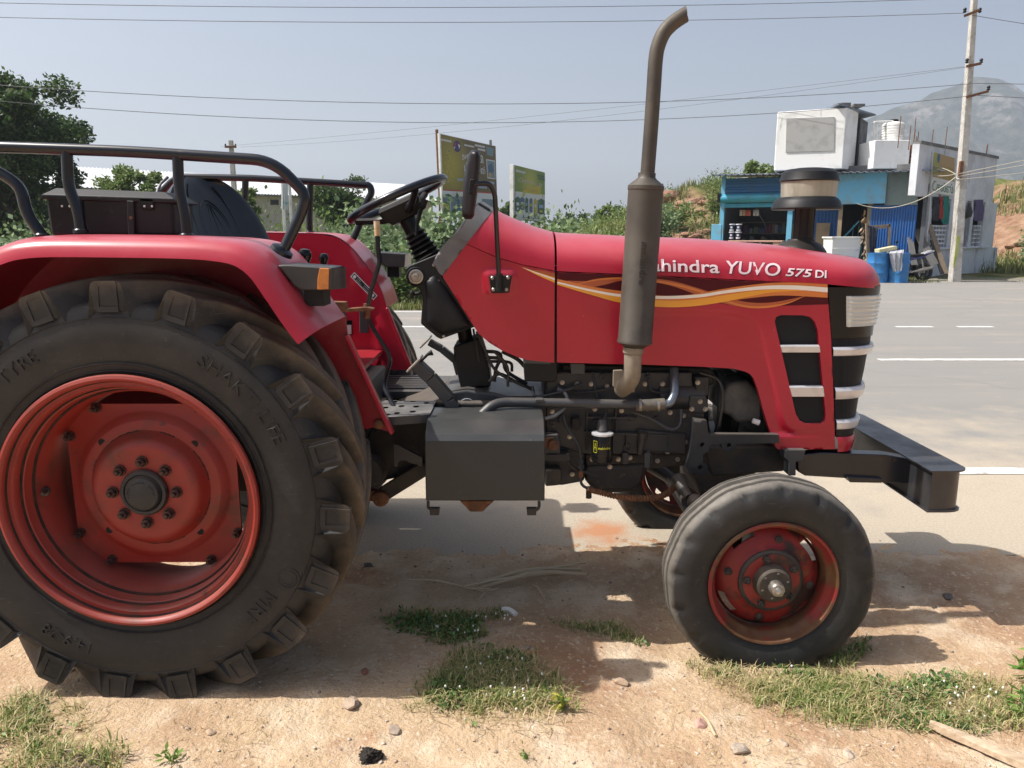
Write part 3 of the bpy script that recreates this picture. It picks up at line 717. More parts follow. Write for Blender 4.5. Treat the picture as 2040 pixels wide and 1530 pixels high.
sheet(mb, out, dy, hol, 0.006, 0.011, back=True)
wpart('wheel_disc', mb, M['old_rim'], fw, ang=45)
mb = MB(); mb.lathe([(0.111, -0.008), (0.109, 0.002), (0.101, 0.008), (0.096, 0.0072)], (0, -0.045, 0), (0, -1, 0), 40, caps=False)
wpart('grease_ring', mb, M['dirty'], fw)
mb = MB(); mb.lathe([(0.064, 0.0), (0.064, -0.060), (0.060, -0.068), (0.058, -0.086), (0.052, -0.091), (0.02, -0.092)], (0, 0, 0), (0, 1, 0), 28)
for k in range(6): hexnut(mb, (0.044*math.cos(R(60*k+20)), -0.091, 0.044*math.sin(R(60*k+20))), 0.005, 0.006, stud=False)
wpart('hub', mb, M['dirty'], fw)
mb = MB(); mb.lathe([(0.025, -0.08), (0.025, -0.114), (0.021, -0.122), (0.013, -0.124), (0.013, -0.138), (0.0, -0.143)], (0, 0, 0), (0, 1, 0), 18)
wpart('spindle', mb, M['steel'], fw)
n0 = None
for k in range(5):
    a = R(105+72*k); p = Vector((0.083*math.cos(a), -0.050, 0.083*math.sin(a)))
    if n0 is None: n0 = wpart('wheel_nut', hexnut(MB(), (0, 0, 0), 0.0115, 0.016), M['dirty'], fw); n0.location = p
    else: c = n0.copy(); COL.objects.link(c); c.location = p
n0 = None
for q in range(4):
    a = R(80+90*q); p = Vector((0.140*math.cos(a), -0.0235, 0.140*math.sin(a)))
    if n0 is None: n0 = wpart('rim_bolt', hexnut(MB(), (0, 0, 0), 0.0125, 0.009), M['dirty'], fw); n0.location = p
    else: c = n0.copy(); COL.objects.link(c); c.location = p
fw2 = copy_tree(fw, TR); fw2.location = Vector((FW[0]-0.03, 2*YC-FW[1]-0.0, FW[2]))-WO[TR.name]; fw2.rotation_euler = (0, 0, math.pi)
# ------------------------------------------------------------------ hood, cowl, nose
ZT = [at(a, b, 3.0) for a, b in [(900, 360), (985, 415), (1000, 424), (1030, 437), (1065, 451), (1107, 463), (1250, 470), (1392, 475), (1549, 488), (1643, 503), (1698, 511)]]+[at(a, b, 2.95) for a, b in [(1725, 519), (1742, 536), (1753, 556)]]
ZF = [at(a, b, 2.765) for a, b in [(860, 452), (919, 481), (990, 512), (1041, 527), (1110, 540), (1250, 546), (1400, 553), (1647, 566)]]+[at(1755, 574, 2.93)]
zt = lambda x: float(np.interp(x, [p.x for p in ZT], [p.z for p in ZT]))
zf = lambda x: float(np.interp(x, [p.x for p in ZF], [p.z for p in ZF]))
HW, EN, XS, XE = 0.290, 2.7, at(1647, 566, 2.77).x, 1.402
def hw(x): return HW if x <= XS else HW*max(0.0, 1-((x-XS)/(XE-XS))**2.5)**(1/2.5)
def yell(x, z, off=0.0):
    a, b = zf(x), max(zt(x), zf(x)+0.004); t = min(max((z-a)/(b-a), 0), 1)
    return YC-hw(x)*(1-t**EN)**(1/EN)-off
def upper(xs, cap=None):
    rows = []
    for x in xs:
        a, b = zf(x), max(zt(x), zf(x)+0.004); tm = 1.0
        if cap: tm = min(1.0, max(0.0, (cap(x)-a)/(b-a)))
        w, pts = hw(x), []
        aa = math.asin(min(1, tm**(EN/2)))
        for k in range(15):
            g_ = aa*k/14; pts.append((w*math.cos(g_)**(2/EN), a+(b-a)*math.sin(g_)**(2/EN)))
        pts = [(pts[0][0]-0.012, pts[0][1]-0.001)]+pts
        rows.append([(x, YC-y, z) for y, z in pts]+[(x, YC+y, z) for y, z in reversed(pts)])
    return rows
X0 = at(1109.5, 500, 2.77).x
xs = list(np.linspace(X0, XS, 40))+[XS+(XE-XS)*math.sin(R(a)) for a in range(6, 91, 6)]
mb = MB(); mb.grid(upper(xs)); rr = upper([X0])[0]; rb = [(x+0.0, YC+(y-YC)*0.95, z-0.012) for x, y, z in rr]; mb.grid([rb, rr])
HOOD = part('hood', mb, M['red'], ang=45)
# rear cowl over the tank: cut along the slanted line towards the dashboard
A1, A2 = at(985, 415, 2.95), at(882, 549, 2.765)
cutz = lambda x: A2.z+(A1.z-A2.z)*(x-A2.x)/(A1.x-A2.x)
X9 = at(1105, 500, 2.77).x
xs = list(np.linspace(at(921, 500, 2.77).x, A1.x, 14))+list(np.linspace(A1.x+0.004, X9, 16))
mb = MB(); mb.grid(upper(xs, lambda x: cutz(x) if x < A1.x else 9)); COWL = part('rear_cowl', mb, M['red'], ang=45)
# lower side panels
REC = S([(1200, 616), (1294, 620), (1392, 621), (1440, 623), (1471, 627), (1492, 634), (1506, 648), (1514, 664), (1525, 704), (1549, 792), (1558, 834), (1564, 850), (1578, 860), (1600, 863), (1670, 864)], 2.765)
RECP = REC+S([(1670, 900), (1540, 900), (1500, 760), (1460, 748), (1200, 740)], 2.765)
xa_, xb_ = at(1215, 650, 2.765).x, at(1300, 650, 2.765).x
def yside(x, z):
    d = polydist(x, z, REC); ins = inside(x, z, RECP)
    k = sstep(-0.004, 0.012, d if ins else -d)*sstep(xa_, xb_, x)
    if z < S([(1600, 864)], 2.765)[0][1]-0.002: k *= 0.0
    return YC-0.287+0.009*k+0.010*max(0, (1.05-z))*0.6
low = S([(1109.5, 541.5), (1250, 547.5), (1400, 554.5), (1647, 567.5), (1651, 620), (1655, 670), (1660, 780), (1664, 895), (1551, 896), (1545, 890), (1525, 827), (1510, 773), (1503, 755), (1497, 747), (1486, 741), (1462, 735), (1392, 731), (1250, 726), (1109.5, 722)], 2.765)
gri = S([(1543, 640), (1546, 631), (1556, 627.5), (1598, 628), (1613, 631), (1623, 641), (1629, 658), (1645, 828), (1643, 839), (1636, 844), (1606, 844), (1593, 838), (1585, 824)], 2.765)
mb = MB(); sheet(mb, low, yside, [gri], 0.022, 0.0105)
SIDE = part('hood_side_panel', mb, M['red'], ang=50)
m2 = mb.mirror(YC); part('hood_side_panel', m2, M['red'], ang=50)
low2 = S([(919, 482), (990, 513.5), (1041, 528.5), (1105, 541), (1104, 722.5), (1050, 717), (1030, 711), (1000, 698), (975, 683), (953, 664), (882, 551)], 2.765)
MP = S([(965, 548), (969, 540), (1020, 540), (1026, 548), (1021, 582), (1013, 588), (974, 587), (968, 580)], 2.765)
def yside2(x, z):
    d = polydist(x, z, MP, True); k = sstep(-0.006, 0.006, d if inside(x, z, MP) else -d)
    return YC-0.287+0.012*max(0, (1.0-z))-0.010*k
mb = MB(); sheet(mb, low2, yside2, (), 0.02, 0.012)
CSIDE = part('cowl_side_panel', mb, M['red'], ang=50); part('cowl_side_panel', mb.mirror(YC), M['red'], ang=50)
# perforated screens and silver bars in the side openings
def mesh_mat():
    m = bpy.data.materials.new('perforated_black_screen'); m.use_nodes = True; N, L = m.node_tree.nodes, m.node_tree.links
    b = N['Principled BSDF']; tc = N.new('ShaderNodeTexCoord').outputs['Object']
    v = N.new('ShaderNodeTexVoronoi'); v.inputs['Scale'].default_value = 260; v.inputs['Randomness'].default_value = 0.15; L.new(tc, v.inputs['Vector'])
    c = mixc(N, L, ramp(N, L, v.outputs['Distance'], 0.25, 0.42), (0.003, 0.003, 0.004), (0.02, 0.021, 0.024))
    c = mixc(N, L, ramp(N, L, noise(N, L, tc, 24, 5, 0.7), 0.68, 0.74, cb=(0.5, 0.5, 0.5, 1)), c, (0.22, 0.2, 0.18))
    L.new(c, b.inputs['Base Color']); b.inputs['Roughness'].default_value = 0.5; b.inputs['Specular IOR Level'].default_value = 0.12
    bn = N.new('ShaderNodeBump'); bn.inputs['Strength'].default_value = 0.7; bn.inputs['Distance'].default_value = 0.002; L.new(v.outputs['Distance'], bn.inputs['Height']); L.new(bn.outputs[0], b.inputs['Normal'])
    return m
M['mesh'] = mesh_mat()
gx = [p[0] for p in gri]; gz = [p[1] for p in gri]
for side in (0, 1):
    mb = MB(); sheet(mb, gri, lambda x, z: YC-0.287+0.016, (), 0, 0.03)
    if side: mb = mb.mirror(YC)
    part('side_screen', mb, M['mesh'])
    for bar_ in ([(1554, 686), (1631.5, 686), (1634, 702), (1558, 702)], [(1572, 767.5), (1639, 767.5), (1642, 790), (1578, 790)]):
        P = S(bar_, 2.765); mb = MB()
        zc = (P[0][1]+P[2][1])/2
        mb.add([(P[0][0], 2.772, P[0][1]), (P[1][0], 2.772, P[1][1]), (P[1][0], 2.756, P[1][1]-0.006), (P[0][0], 2.756, P[0][1]-0.006), (P[3][0], 2.760, P[3][1]), (P[2][0], 2.760, P[2][1]), (P[2][0], 2.78, P[2][1]-0.002), (P[3][0], 2.78, P[3][1]-0.002)], [(0, 1, 2, 3), (3, 2, 5, 4), (4, 5, 6, 7), (0, 3, 4, 7), (1, 6, 5, 2), (0, 7, 6, 1)])
        if side: mb = mb.mirror(YC)
        part('side_bar', mb, M['silver'], bevel=0.002)
# nose: black wrap-round grille
SEAM = [at(a, b, 2.77) for a, b in [(1646, 560), (1647.5, 567), (1651, 620), (1655, 670), (1661, 780), (1664, 862), (1666, 896)]]
SIL = [at(a, b, 2.92) for a, b in [(1756, 560), (1755, 575), (1739, 651), (1736, 676), (1731, 690), (1721, 733), (1711, 770), (1698, 831), (1689, 852), (1684, 870), (1679, 896)]]
xs_ = lambda z: float(np.interp(-z, [-p.z for p in SEAM], [p.x for p in SEAM])); xf_ = lambda z: float(np.interp(-z, [-p.z for p in SIL], [p.x for p in SIL]))+0.012
def nose(a, z, off=0.0, w=0.284):
    e = 2/2.5; c, s_ = math.cos(a), math.sin(a); x0, x1 = xs_(z)+0.002, xf_(z)
    return (x0+(x1-x0+off)*abs(s_)**e, YC-(w+off)*math.copysign(abs(c)**e, c), z)
zz = lambda py, px=1700, Y=2.82: at(px, py, Y).z
ANG = [math.pi*k/48 for k in range(49)]
def band(mb, z1, z0, offs, a=ANG, mi=0):
    """offs: list of (fraction from top to bottom, offset)"""
    return mb.grid([[nose(t, z1+(z0-z1)*f, o_) for t in a] for f, o_ in offs], mi)
zlip = zz(577); z_a, z_b, z_c = zz(670, 1697), zz(852, 1676), zz(895, 1672)
mb = MB(); zs = np.linspace(zlip+0.012, z_a, 12)
mb.grid([[nose(t, z, 0.0) for t in ANG] for z in zs]); GR = part('front_grille', mb, M['gloss'], ang=40)
mb = MB(); mb.grid([[nose(t, z, -0.006) for t in ANG] for z in np.linspace(z_a, z_b-0.01, 16)]); part('grille_screen', mb, M['mesh'], ang=40)
for y0, y1 in ((687, 704.5), (766, 789), (829, 848)):
    z1, z0 = zz(y0, 1690), zz(y1, 1690); mb = MB(); band(mb, z1, z0, [(0, -0.008), (0.02, 0.004), (0.3, 0.010), (0.9, 0.007), (1.0, 0.004), (1.0, -0.008)])
    part('grille_bar', mb, M['silver'], ang=30)
mb = MB(); band(mb, zz(846, 1676), zz(862, 1676), [(0, -0.008), (0, 0.0), (1, 0.0), (1, -0.008)]); part('grille_base', mb, M['black'])
mb = MB(); band(mb, zz(863, 1676), z_c, [(0, -0.02), (0, 0.004), (0.3, 0.010), (0.9, 0.004), (1, -0.01)]); part('lower_valance', mb, M['red'], ang=50)
# headlights: clear ribbed lens round each corner
def a_at(px, z):
    for k in range(1, 400):
        a = math.pi/2*k/400; p = nose(a, z); zc = p[1]*CP-(p[2]-CAM_H)*SP
        if 1020+FOC*p[0]/zc >= px: return a
    return math.pi/2
M['lens'] = pm('ribbed_lamp_glass', (0.72, 0.745, 0.70), 0.06, coat=1.0, layers=[((0.5, 0.51, 0.45), 12, 0.55, 0.8)], spec=0.8, trans=0.3)
z1, z0 = zz(587, 1715), zz(649, 1712)
for side in (0, 1):
    t0, t1 = a_at(1683, z1), R(62); al = list(np.linspace(t0, t1, 22)); rows = []; zl = np.linspace(z1, z0, 40)
    for i, z in enumerate(zl):
        e_ = 0.006 if 0 < i < 39 else -0.004
        rows.append([nose(t, z, (e_+0.0018*abs(math.sin(i*0.63))) if 0 < k < 21 else -0.004) for k, t in enumerate(al)])
    mb = MB(); mb.grid(rows)
    if side: mb = mb.mirror(YC)
    hl = part('headlight', mb, M['lens'], ang=60)
    mb = MB()
    for fz in (0.2, 0.4, 0.6, 0.8): mb.tube([nose(t, z1+(z0-z1)*fz, 0.0085) for t in al[1:-1]], 0.0014, 5)
    if side: mb = mb.mirror(YC)
    part('lens_rib', mb, M['lens'], hl); hl.children[0]['kind'] = 'stuff'
# lettering along the upper hood
M['badge_white'] = pm('pinkish_white_print', (0.78, 0.62, 0.66), 0.35); M['badge_shade'] = pm('black_print', (0.02, 0.012, 0.014), 0.4)
def hood_text(txt, x0, x1, yb0, yb1, h, shear, name, parent, bold=0.0):
    vs, fs = text_geo(txt, 1.0, 0, shear, 1.0, bold, res=4)
    xx = [v[0] for v in vs]; a, b = min(xx), max(xx); top = max(v[1] for v in vs)
    for nm, mat_, dx, dy_, off in (('shade', M['badge_shade'], 1.2, 1.6, 0.0012), ('face', M['badge_white'], 0, 0, 0.0026)):
        mb = MB(); out = []
        for x, y, z in vs:
            t = (x-a)/(b-a); p = at(x0+(x1-x0)*t+dx, yb0+(yb1-yb0)*t-h*y/top+dy_, 2.767); out.append((p.x, yell(p.x, p.z, off), p.z))
        mb.add(out, fs); part(name if nm == 'face' else name+'_edge', mb, mat_, parent)
hood_text('mahindra', 1262, 1432, 538, 543.5, 24, 0.0, 'wordmark', HOOD, 0.016)
hood_text('YUVO', 1447, 1554, 544, 549.5, 25, 0.22, 'model_lettering', HOOD, 0.012)
hood_text('575', 1563, 1618, 549, 552, 15.5, 0.3, 'model_number', HOOD, 0.02)
hood_text('DI', 1622, 1647, 552.5, 553.5, 15, 0.15, 'model_suffix', HOOD, 0.02)
# flowing stripes of the side decal
M['maroon'] = pm('maroon_print', (0.075, 0.004, 0.009), 0.4, spec=0.2); M['orange'] = pm('orange_print', (0.62, 0.17, 0.025), 0.3, coat=0.4)
M['amber'] = pm('amber_print', (0.78, 0.33, 0.02), 0.3, coat=0.4); M['deep_orange'] = pm('rust_orange_print', (0.42, 0.075, 0.015), 0.3, coat=0.4); M['cream'] = pm('cream_print', (0.8, 0.74, 0.66), 0.3, coat=0.4)
def ribbon(name, pts, mat_, off, parent, yf_):
    c = crv([(p[0], p[1], p[2]) for p in pts], 8); rows = []
    for k in (-1, -0.33, 0.33, 1):
        row = []
        for q in c:
            p = at(q.x, q.y+k*max(q.z, 0.15), 2.763); row.append((p.x, yf_(p.x, p.z)-off, p.z))
        rows.append(row)
    part(name, MB().grid(rows), mat_, parent)
mb = MB(); sheet(mb, S([(1110, 542.5), (1250, 548.5), (1400, 555.5), (1646, 568.5), (1650, 606), (1560, 609), (1500, 613), (1450, 607), (1400, 598), (1330, 597), (1250, 589), (1180, 574), (1110, 557)], 2.765), lambda x, z: yside(x, z)-0.0008, (), 0, 0.03)
part('decal_ground', mb, M['maroon'], SIDE)
MAIN = [(1110, 561, 5.5), (1180, 579, 8), (1240, 591, 11), (1320, 600, 11), (1380, 597, 11), (1440, 588, 12.5), (1500, 580, 13), (1560, 575.5, 13), (1648, 579, 14)]
ribbon('decal_stripe', [(1130, 562, 3), (1170, 566, 6), (1205, 562, 5), (1240, 556, 3), (1290, 557, 3), (1340, 565, 5), (1390, 581, 7), (1440, 597, 7), (1490, 607, 5), (1540, 605, 3), (1605, 590, 0.3)], M['deep_orange'], 0.0014, SIDE, yside)
ribbon('decal_stripe', [(1150, 566, 0.6), (1190, 557, 1.6), (1240, 554.5, 2), (1300, 559.5, 2.2), (1350, 568, 2.4), (1400, 582, 2.4), (1450, 601, 2.2), (1490, 611, 2), (1530, 611, 2), (1570, 603, 1.6), (1602, 590, 0.3)], M['orange'], 0.0020, SIDE, yside)
ribbon('decal_stripe', MAIN, M['orange'], 0.0026, SIDE, yside)
ribbon('decal_stripe', [(1110, 565, 2.2), (1180, 584, 4), (1240, 597, 6.5), (1320, 605, 6.5), (1380, 603.5, 6.5), (1440, 595, 6.5), (1490, 586, 5), (1540, 579, 3), (1600, 578, 1)], M['amber'], 0.0032, SIDE, yside)
ribbon('decal_stripe', [(1110, 562.5, 1.7), (1180, 579, 2.2), (1240, 589, 2.8), (1320, 592.5, 3), (1390, 589.5, 3), (1450, 580.5, 3), (1520, 573, 3.6), (1580, 572.5, 4.2), (1648, 577.5, 4.8)], M['cream'], 0.0038, SIDE, yside)
ribbon('decal_stripe', [(1040, 532.5, 0.5), (1070, 545, 3), (1105, 558, 5.5)], M['amber'], 0.0026, CSIDE, yside2)
ribbon('decal_stripe', [(1044, 533.5, 0.3), (1070, 544, 1.2), (1105, 556.5, 1.8)], M['cream'], 0.0032, CSIDE, yside2)
ribbon('decal_stripe', [(1060, 537, 0.3), (1080, 543, 4), (1105, 551, 6)], M['deep_orange'], 0.0014, CSIDE, yside2)
# dark filler behind panels so the engine bay is closed
mb = MB(); mb.box((X9-0.006, YC-0.255, zz(724, 1107)), (X0+0.006, YC+0.255, zz(540, 1107))); part('firewall', mb, M['black'])
# grey dash frame and black instrument tower
mb = MB(); sheet(mb, S([(955, 397), (962, 399), (984, 414), (882, 549.5), (876, 545), (862, 526), (868, 512), (880, 492), (905, 468), (922, 450)], 2.765), lambda x, z: yell(x, min(z, zt(x)), 0.002) if z > zf(x) else YC-0.289, (), 0.012, 0.008)
part('dash_frame', mb, M['dash'], ang=60); part('dash_frame', mb.mirror(YC), M['dash'], ang=60)
P = S([(952, 402), (980, 418), (882, 550), (866, 526), (880, 492), (905, 468)], 2.90)
mb = MB(); mb.prism(P, YC-0.2, YC+0.2); part('dash_top', mb, M['dash_dk'], bevel=0.01)
mb = MB(); mb.prism(S([(806, 536), (815, 529), (873, 505), (882, 551), (950, 652), (944, 652), (878, 676), (870, 672), (838, 645), (842, 592), (834, 574), (822, 567), (812, 556)], 2.80), 2.80, 3.3)
DT = part('dash_tower', mb, M['dash_dk'], bevel=0.012)
mb = MB(); sheet(mb, S([(846, 560), (866, 548), (884, 566), (912, 606), (940, 650), (905, 662), (880, 666), (852, 645), (850, 600)], 2.80), lambda x, z: 2.797-0.016*min(1, polydist(x, z, S([(846, 560), (866, 548), (884, 566), (912, 606), (940, 650), (905, 662), (880, 666), (852, 645), (850, 600)], 2.80), True)/0.03)**0.6, (), 0.01, 0.012); part('moulded_panel', mb, M['dash_dk'], DT, ang=60)
mb = MB(); mb.lathe([(0.034, 0.0), (0.036, 0.004), (0.032, 0.006), (0.030, 0.0)], at(829, 551, 2.799), (0, -1, 0), 28, caps=False); part('recess_rim', mb, M['dash_dk'], DT)
for q_ in ((864, 528), (873, 560), (900, 655), (884, 670)): part('screw', MB().lathe([(0.006, 0), (0.005, 0.003), (0, 0.0035)], at(*q_, 2.797), (0, -1, 0), 8), M['steel'], DT)
mb = MB(); c = at(829, 551, 2.798); mb.lathe([(0.028, 0), (0.026, 0.006), (0.020, 0.007), (0.018, 0.001)], c, (0, -1, 0), 28); hexnut(mb, c, 0.012, 0.012, stud=False); mb.lathe([(0.004, 0.0), (0.004, 0.016)], c, (0, -1, 0), 8)
part('pivot_bolt', mb, M['steel'], DT)
mb = MB(); mb.tube(W3([(842, 583, 2.84), (830, 585, 2.84), (824, 586, 2.84)]), [0.007, 0.007, 0.006], 10); mb.lathe([(0.014, 0), (0.016, 0.006), (0.011, 0.012)], at(824, 586, 2.84), (-1, 0, 0), 14); part('ignition_knob', mb, M['black'])
mb = MB(); mb.tube(fillet(W3([(884, 552, 2.77), (900, 577, 2.77), (950, 650, 2.77)]), 0.01), 0.0035, 6); part('trim_seam', mb, M['steel'])
# steering: boot, column, hub cover, wheel
P0, P1 = at(856, 520, 3.05), at(824, 462, 3.05); ax = (P1-P0); Ln = ax.length; prof = []
for k in range(7):
    t = k/6.5; r = 0.066-0.024*t; prof += [(r, Ln*t), (r*0.72, Ln*(t+0.075))]
mb = MB(); mb.lathe(prof, P0, ax, 28); part('column_boot', mb, M['black'], ang=20)
C0 = at(793, 396, 3.05); SA = Vector((-0.404, 0, 0.915)).normalized()
C0 = at(792, 397, YC)
mb = MB(); mb.cyl(P1-ax.normalized()*0.02, C0-SA*0.05, 0.032, 18); part('steering_column', mb, M['black'])
SWe = empty('steering_wheel', C0)
def ringpts(c, axis, r, n=64, a0=0, a1=2*math.pi):
    a = Vector((0, 1, 0)); b = axis.cross(a).normalized(); return [c+(a*math.cos(t)+b*math.sin(t))*r for t in np.linspace(a0, a1, n)]
mb = MB(); rows = []
for p in ringpts(C0, SA, 0.196)[:-1]:
    d = (p-C0).normalized(); rows.append([p+d*(0.0155*math.cos(t))+SA*(0.0155*math.sin(t)) for t in [2*math.pi*k/12 for k in range(12)]])
mb.grid(rows+[rows[0]], wrap=True); build('grip', mb, M['tube'], SWe)
b_ = SA.cross(Vector((0, 1, 0))).normalized()
for t in (90, 210, 330):
    d = Vector((0, 1, 0))*math.cos(R(t))+b_*math.sin(R(t)); mb = MB()
    mb.tube(crv([C0-SA*0.055+d*0.04, C0-SA*0.045+d*0.1, C0-SA*0.012+d*0.185], 5), [0.017]*5+[0.013]*6, 8); build('spoke', mb, M['black'], SWe)
mb = MB(); u = Vector((0, 1, 0)); vs = []
for h, w, l in ((-0.085, 0.04, 0.055), (-0.05, 0.055, 0.078), (-0.025, 0.06, 0.085), (-0.005, 0.05, 0.07)):
    for i, j in ((-1, -1), (1, -1), (1, 1), (-1, 1)): vs.append(C0+SA*h+u*(i*w)+b_*(j*l))
mb.add(vs, [(3, 2, 1, 0), (12, 13, 14, 15)]+[(k*4+i, k*4+(i+1) % 4, k*4+4+(i+1) % 4, k*4+4+i) for k in range(3) for i in range(4)]); build('hub_cover', mb, M['black'], SWe, bevel=0.006)
# hand levers and gear sticks
mb = MB(); mb.tube(crv(W3([(829, 470, 2.95), (832, 440, 2.95), (840, 412, 2.95), (845, 396, 2.95)]), 5), [0.006]*5+[0.009]*5+[0.016]*5+[0.017], 10); part('throttle_lever', mb, M['black'])
mb = MB(); mb.tube(fillet(W3([(750, 440, 2.86), (754, 505, 2.86), (757, 520, 2.86), (736, 590, 2.86), (732, 625, 2.86), (735, 642, 2.86), (772, 700, 2.86), (778, 716, 2.86), (764, 770, 2.86), (791, 824, 2.75)]), 0.03), 0.0085, 10); GL = part('gear_lever', mb, M['tube'])
mb = MB(); mb.tube(W3([(750.5, 440, 2.86), (752.5, 470, 2.86)]), 0.0115, 12); part('lever_sleeve', mb, pm('cream_sleeve', (0.5, 0.3, 0.14), 0.6, layers=[((0.62, 0.5, 0.34), 30, 0.4, 0.6)]), GL)
mb = MB(); mb.tube(W3([(731, 605, 2.86), (731, 635, 2.86)]), 0.0125, 12); part('lever_collar', mb, M['rust'], GL)
mb = MB(); mb.prism(S([(660, 600), (690, 601), (692, 614), (735, 611), (746, 614), (743, 618), (692, 621), (676, 622), (662, 616)], 2.84), 2.82, 2.86); part('lever_bracket', mb, M['rust'], bevel=0.002)
for px, py, k, y in ((607, 513, 1.0, 2.62), (645, 517, 0.75, 2.8)):
    c = at(px, py, y); mb = MB(); mb.lathe([(0.0, 0.03), (0.016, 0.027), (0.023, 0.012), (0.022, -0.002), (0.014, -0.022), (0.011, -0.03)], c, (0.05, 0, 1), 18); mb.v = [((x-c.x)*k+c.x, (yy-c.y)*k+c.y, (z-c.z)*k+c.z) for x, yy, z in mb.v]
    mb.tube([c-Vector((0, 0, 0.02)), c-Vector((-0.01, 0, 0.3))], 0.007, 8); part('control_knob', mb, M['gloss'])
# mirror
mb = MB(); MO = S([(933, 303), (938, 297), (946, 297), (954, 301), (957, 310), (955, 345), (947, 405), (943, 430), (937, 436), (925, 436), (919, 430), (918, 418), (921, 370), (927, 325)], 2.62)
xm = [p[0] for p in MO]; cxm = (min(xm)+max(xm))/2
sheet(mb, MO, lambda x, z: 2.62+0.9*(cxm-x)*0.6+0.03*polydist(x, z, MO, True)**0 *(1-min(1, polydist(x, z, MO, True)/0.012)**0.5), (), 0.03, 0.006, back=True)
mb.v = [(x, y, z) for x, y, z in mb.v]; MIR = part('wing_mirror', mb, pm('dark_plum_plastic', (0.008, 0.005, 0.0065), 0.4, spec=0.35), ang=60)
mb = MB(); mb.prism(S([(936, 357), (946, 357), (943, 386), (933, 386)], 2.605), 2.60, 2.63)
part('mirror_clamp', mb, M['black'], MIR, bevel=0.004)
mb = MB(); mb.tube(fillet(W3([(944, 366, 2.615), (975, 364, 2.63), (986, 385, 2.65), (994, 560, 2.735)]), 0.05), 0.0085, 12); part('mirror_arm', mb, M['tube'])
mb = MB(); mb.prism(S([(974, 549), (1020, 548), (1014, 583), (979, 584)], 2.752), 2.738, 2.754); MPL = part('mirror_plate', mb, M['black'], bevel=0.004)
mb = MB(); mb.tube(W3([(994, 545, 2.733), (995, 580, 2.733)]), 0.013, 12); part('arm_socket', mb, M['black'], MPL)
for px, py in ((981, 554), (1012, 553), (983, 577), (1009, 577)):
    part('bolt', MB().lathe([(0.007, 0), (0.007, 0.004), (0.004, 0.007)], at(px, py, 2.739), (0, -1, 0), 10), M['steel'], MPL)
# ------------------------------------------------------------------ exhaust and air pre-cleaner
YE = 2.64
EX = empty('exhaust', at(1262, 700, YE))
def ax2(a, b): p, q = at(*a, YE), at(*b, YE); return p, q
p, q = ax2((1264.5, 684), (1287, 372)); r = 0.0585; L_ = (q-p).length
mb = MB(); mb.lathe([(0.031, -0.02), (0.036, -0.012), (0.0565, 0.0), (0.0605, 0.002), (0.0605, 0.010), (r, 0.013), (r, L_-0.012), (r+0.002, L_-0.01), (r+0.002, L_+0.002), (r-0.004, L_+0.008), (0.034, L_+0.024), (0.029, L_+0.03), (0.029, L_+0.044), (0.0245, L_+0.045)], p, q-p, 40)
MU = build('muffler', mb, M['soot'], EX, ang=40)
d = (q-p).normalized(); vs, fs = text_geo('mahindra', 0.036, 1.0, 0, 1.05, 0.0006, res=2); out = []     # raised lettering down the barrel
wv = Vector((0, -1, 0)); sd = d.cross(wv).normalized()
for x, y, z in vs:
    t = 0.66*L_-x; th = (y-0.008)/r-0.05; rr = r+(0.0028 if z > 0 else -0.001)
    out.append(p+d*t+(wv*math.cos(th)+sd*math.sin(th))*rr)
build('raised_lettering', MB().add(out, fs), M['dirty'], EX)
mb = MB(); pth = crv(W3([(1289, 358, YE), (1296.5, 260, YE), (1302, 180, YE), (1306, 120, YE), (1311, 92, YE), (1322, 66, YE), (1338, 48, YE), (1356, 35, YE), (1366, 29, YE)]), 6)
mb.tube(pth, 0.0238, 20, caps=False); mb.tube(pth, 0.0215, 20, caps=False)
n_ = len(pth)*20                       # slanted open end
e0 = pth[-1]; td = (pth[-1]-pth[-2]).normalized(); cut = Vector((0.93, 0, 0.10)).normalized()
for base in (0, n_):
    for k in range(20):
        i = base+(len(pth)-1)*20+k; v = Vector(mb.v[i]); mb.v[i] = tuple(v+td*((e0-v).dot(cut)/td.dot(cut)))
b0, b1 = (len(pth)-1)*20, n_+(len(pth)-1)*20
mb.f += [(b0+k, b0+(k+1) % 20, b1+(k+1) % 20, b1+k) for k in range(20)]; mb.m += [0]*20
build('stack_pipe', mb, M['soot'], EX, ang=40)
mb = MB(); mb.tube(crv(W3([(1262, 692, YE), (1261, 706, YE), (1260, 730, YE), (1258, 752, YE+0.01), (1248, 768, YE+0.05), (1240, 775, YE+0.12)]), 5), [0.036]*5+[0.0305]*21, 18)
build('elbow', mb, M['hotpipe'], EX)
mb = MB(); mb.prism(S([(1222, 738), (1240, 737), (1266, 768), (1264, 782), (1240, 783), (1221, 770)], 2.72), 2.72, 2.735); FL = build('elbow_flange', mb, M['hotpipe'], EX, bevel=0.003)
mb = MB(); c = at(1605, 495, YC); sx = 3.0/FOC*1.0
prof = [(0.102, -0.02), (0.098, 0.0), (0.078, 0.026), (0.050, 0.040), (0.046, 0.046)]
PC = empty('air_precleaner', at(1595, 500, YC))
mb = MB(); mb.lathe(prof, at(1593, 500, YC), (0, 0, 1), 40); build('dome', mb, M['black'], PC)
ct = at(1599, 488, YC); mb = MB(); mb.lathe([(0.045, 0), (0.046, 0.02), (0.039, 0.025), (0.038, 0.14), (0.043, 0.15)], ct, (0, 0, 1), 28)
for k in range(8): w = 2*math.pi*k/8; mb.box((ct.x+0.037*math.cos(w)-0.003, ct.y+0.037*math.sin(w)-0.003, ct.z+0.02), (ct.x+0.037*math.cos(w)+0.003, ct.y+0.037*math.sin(w)+0.003, ct.z+0.14))
build('stem', mb, M['black'], PC)
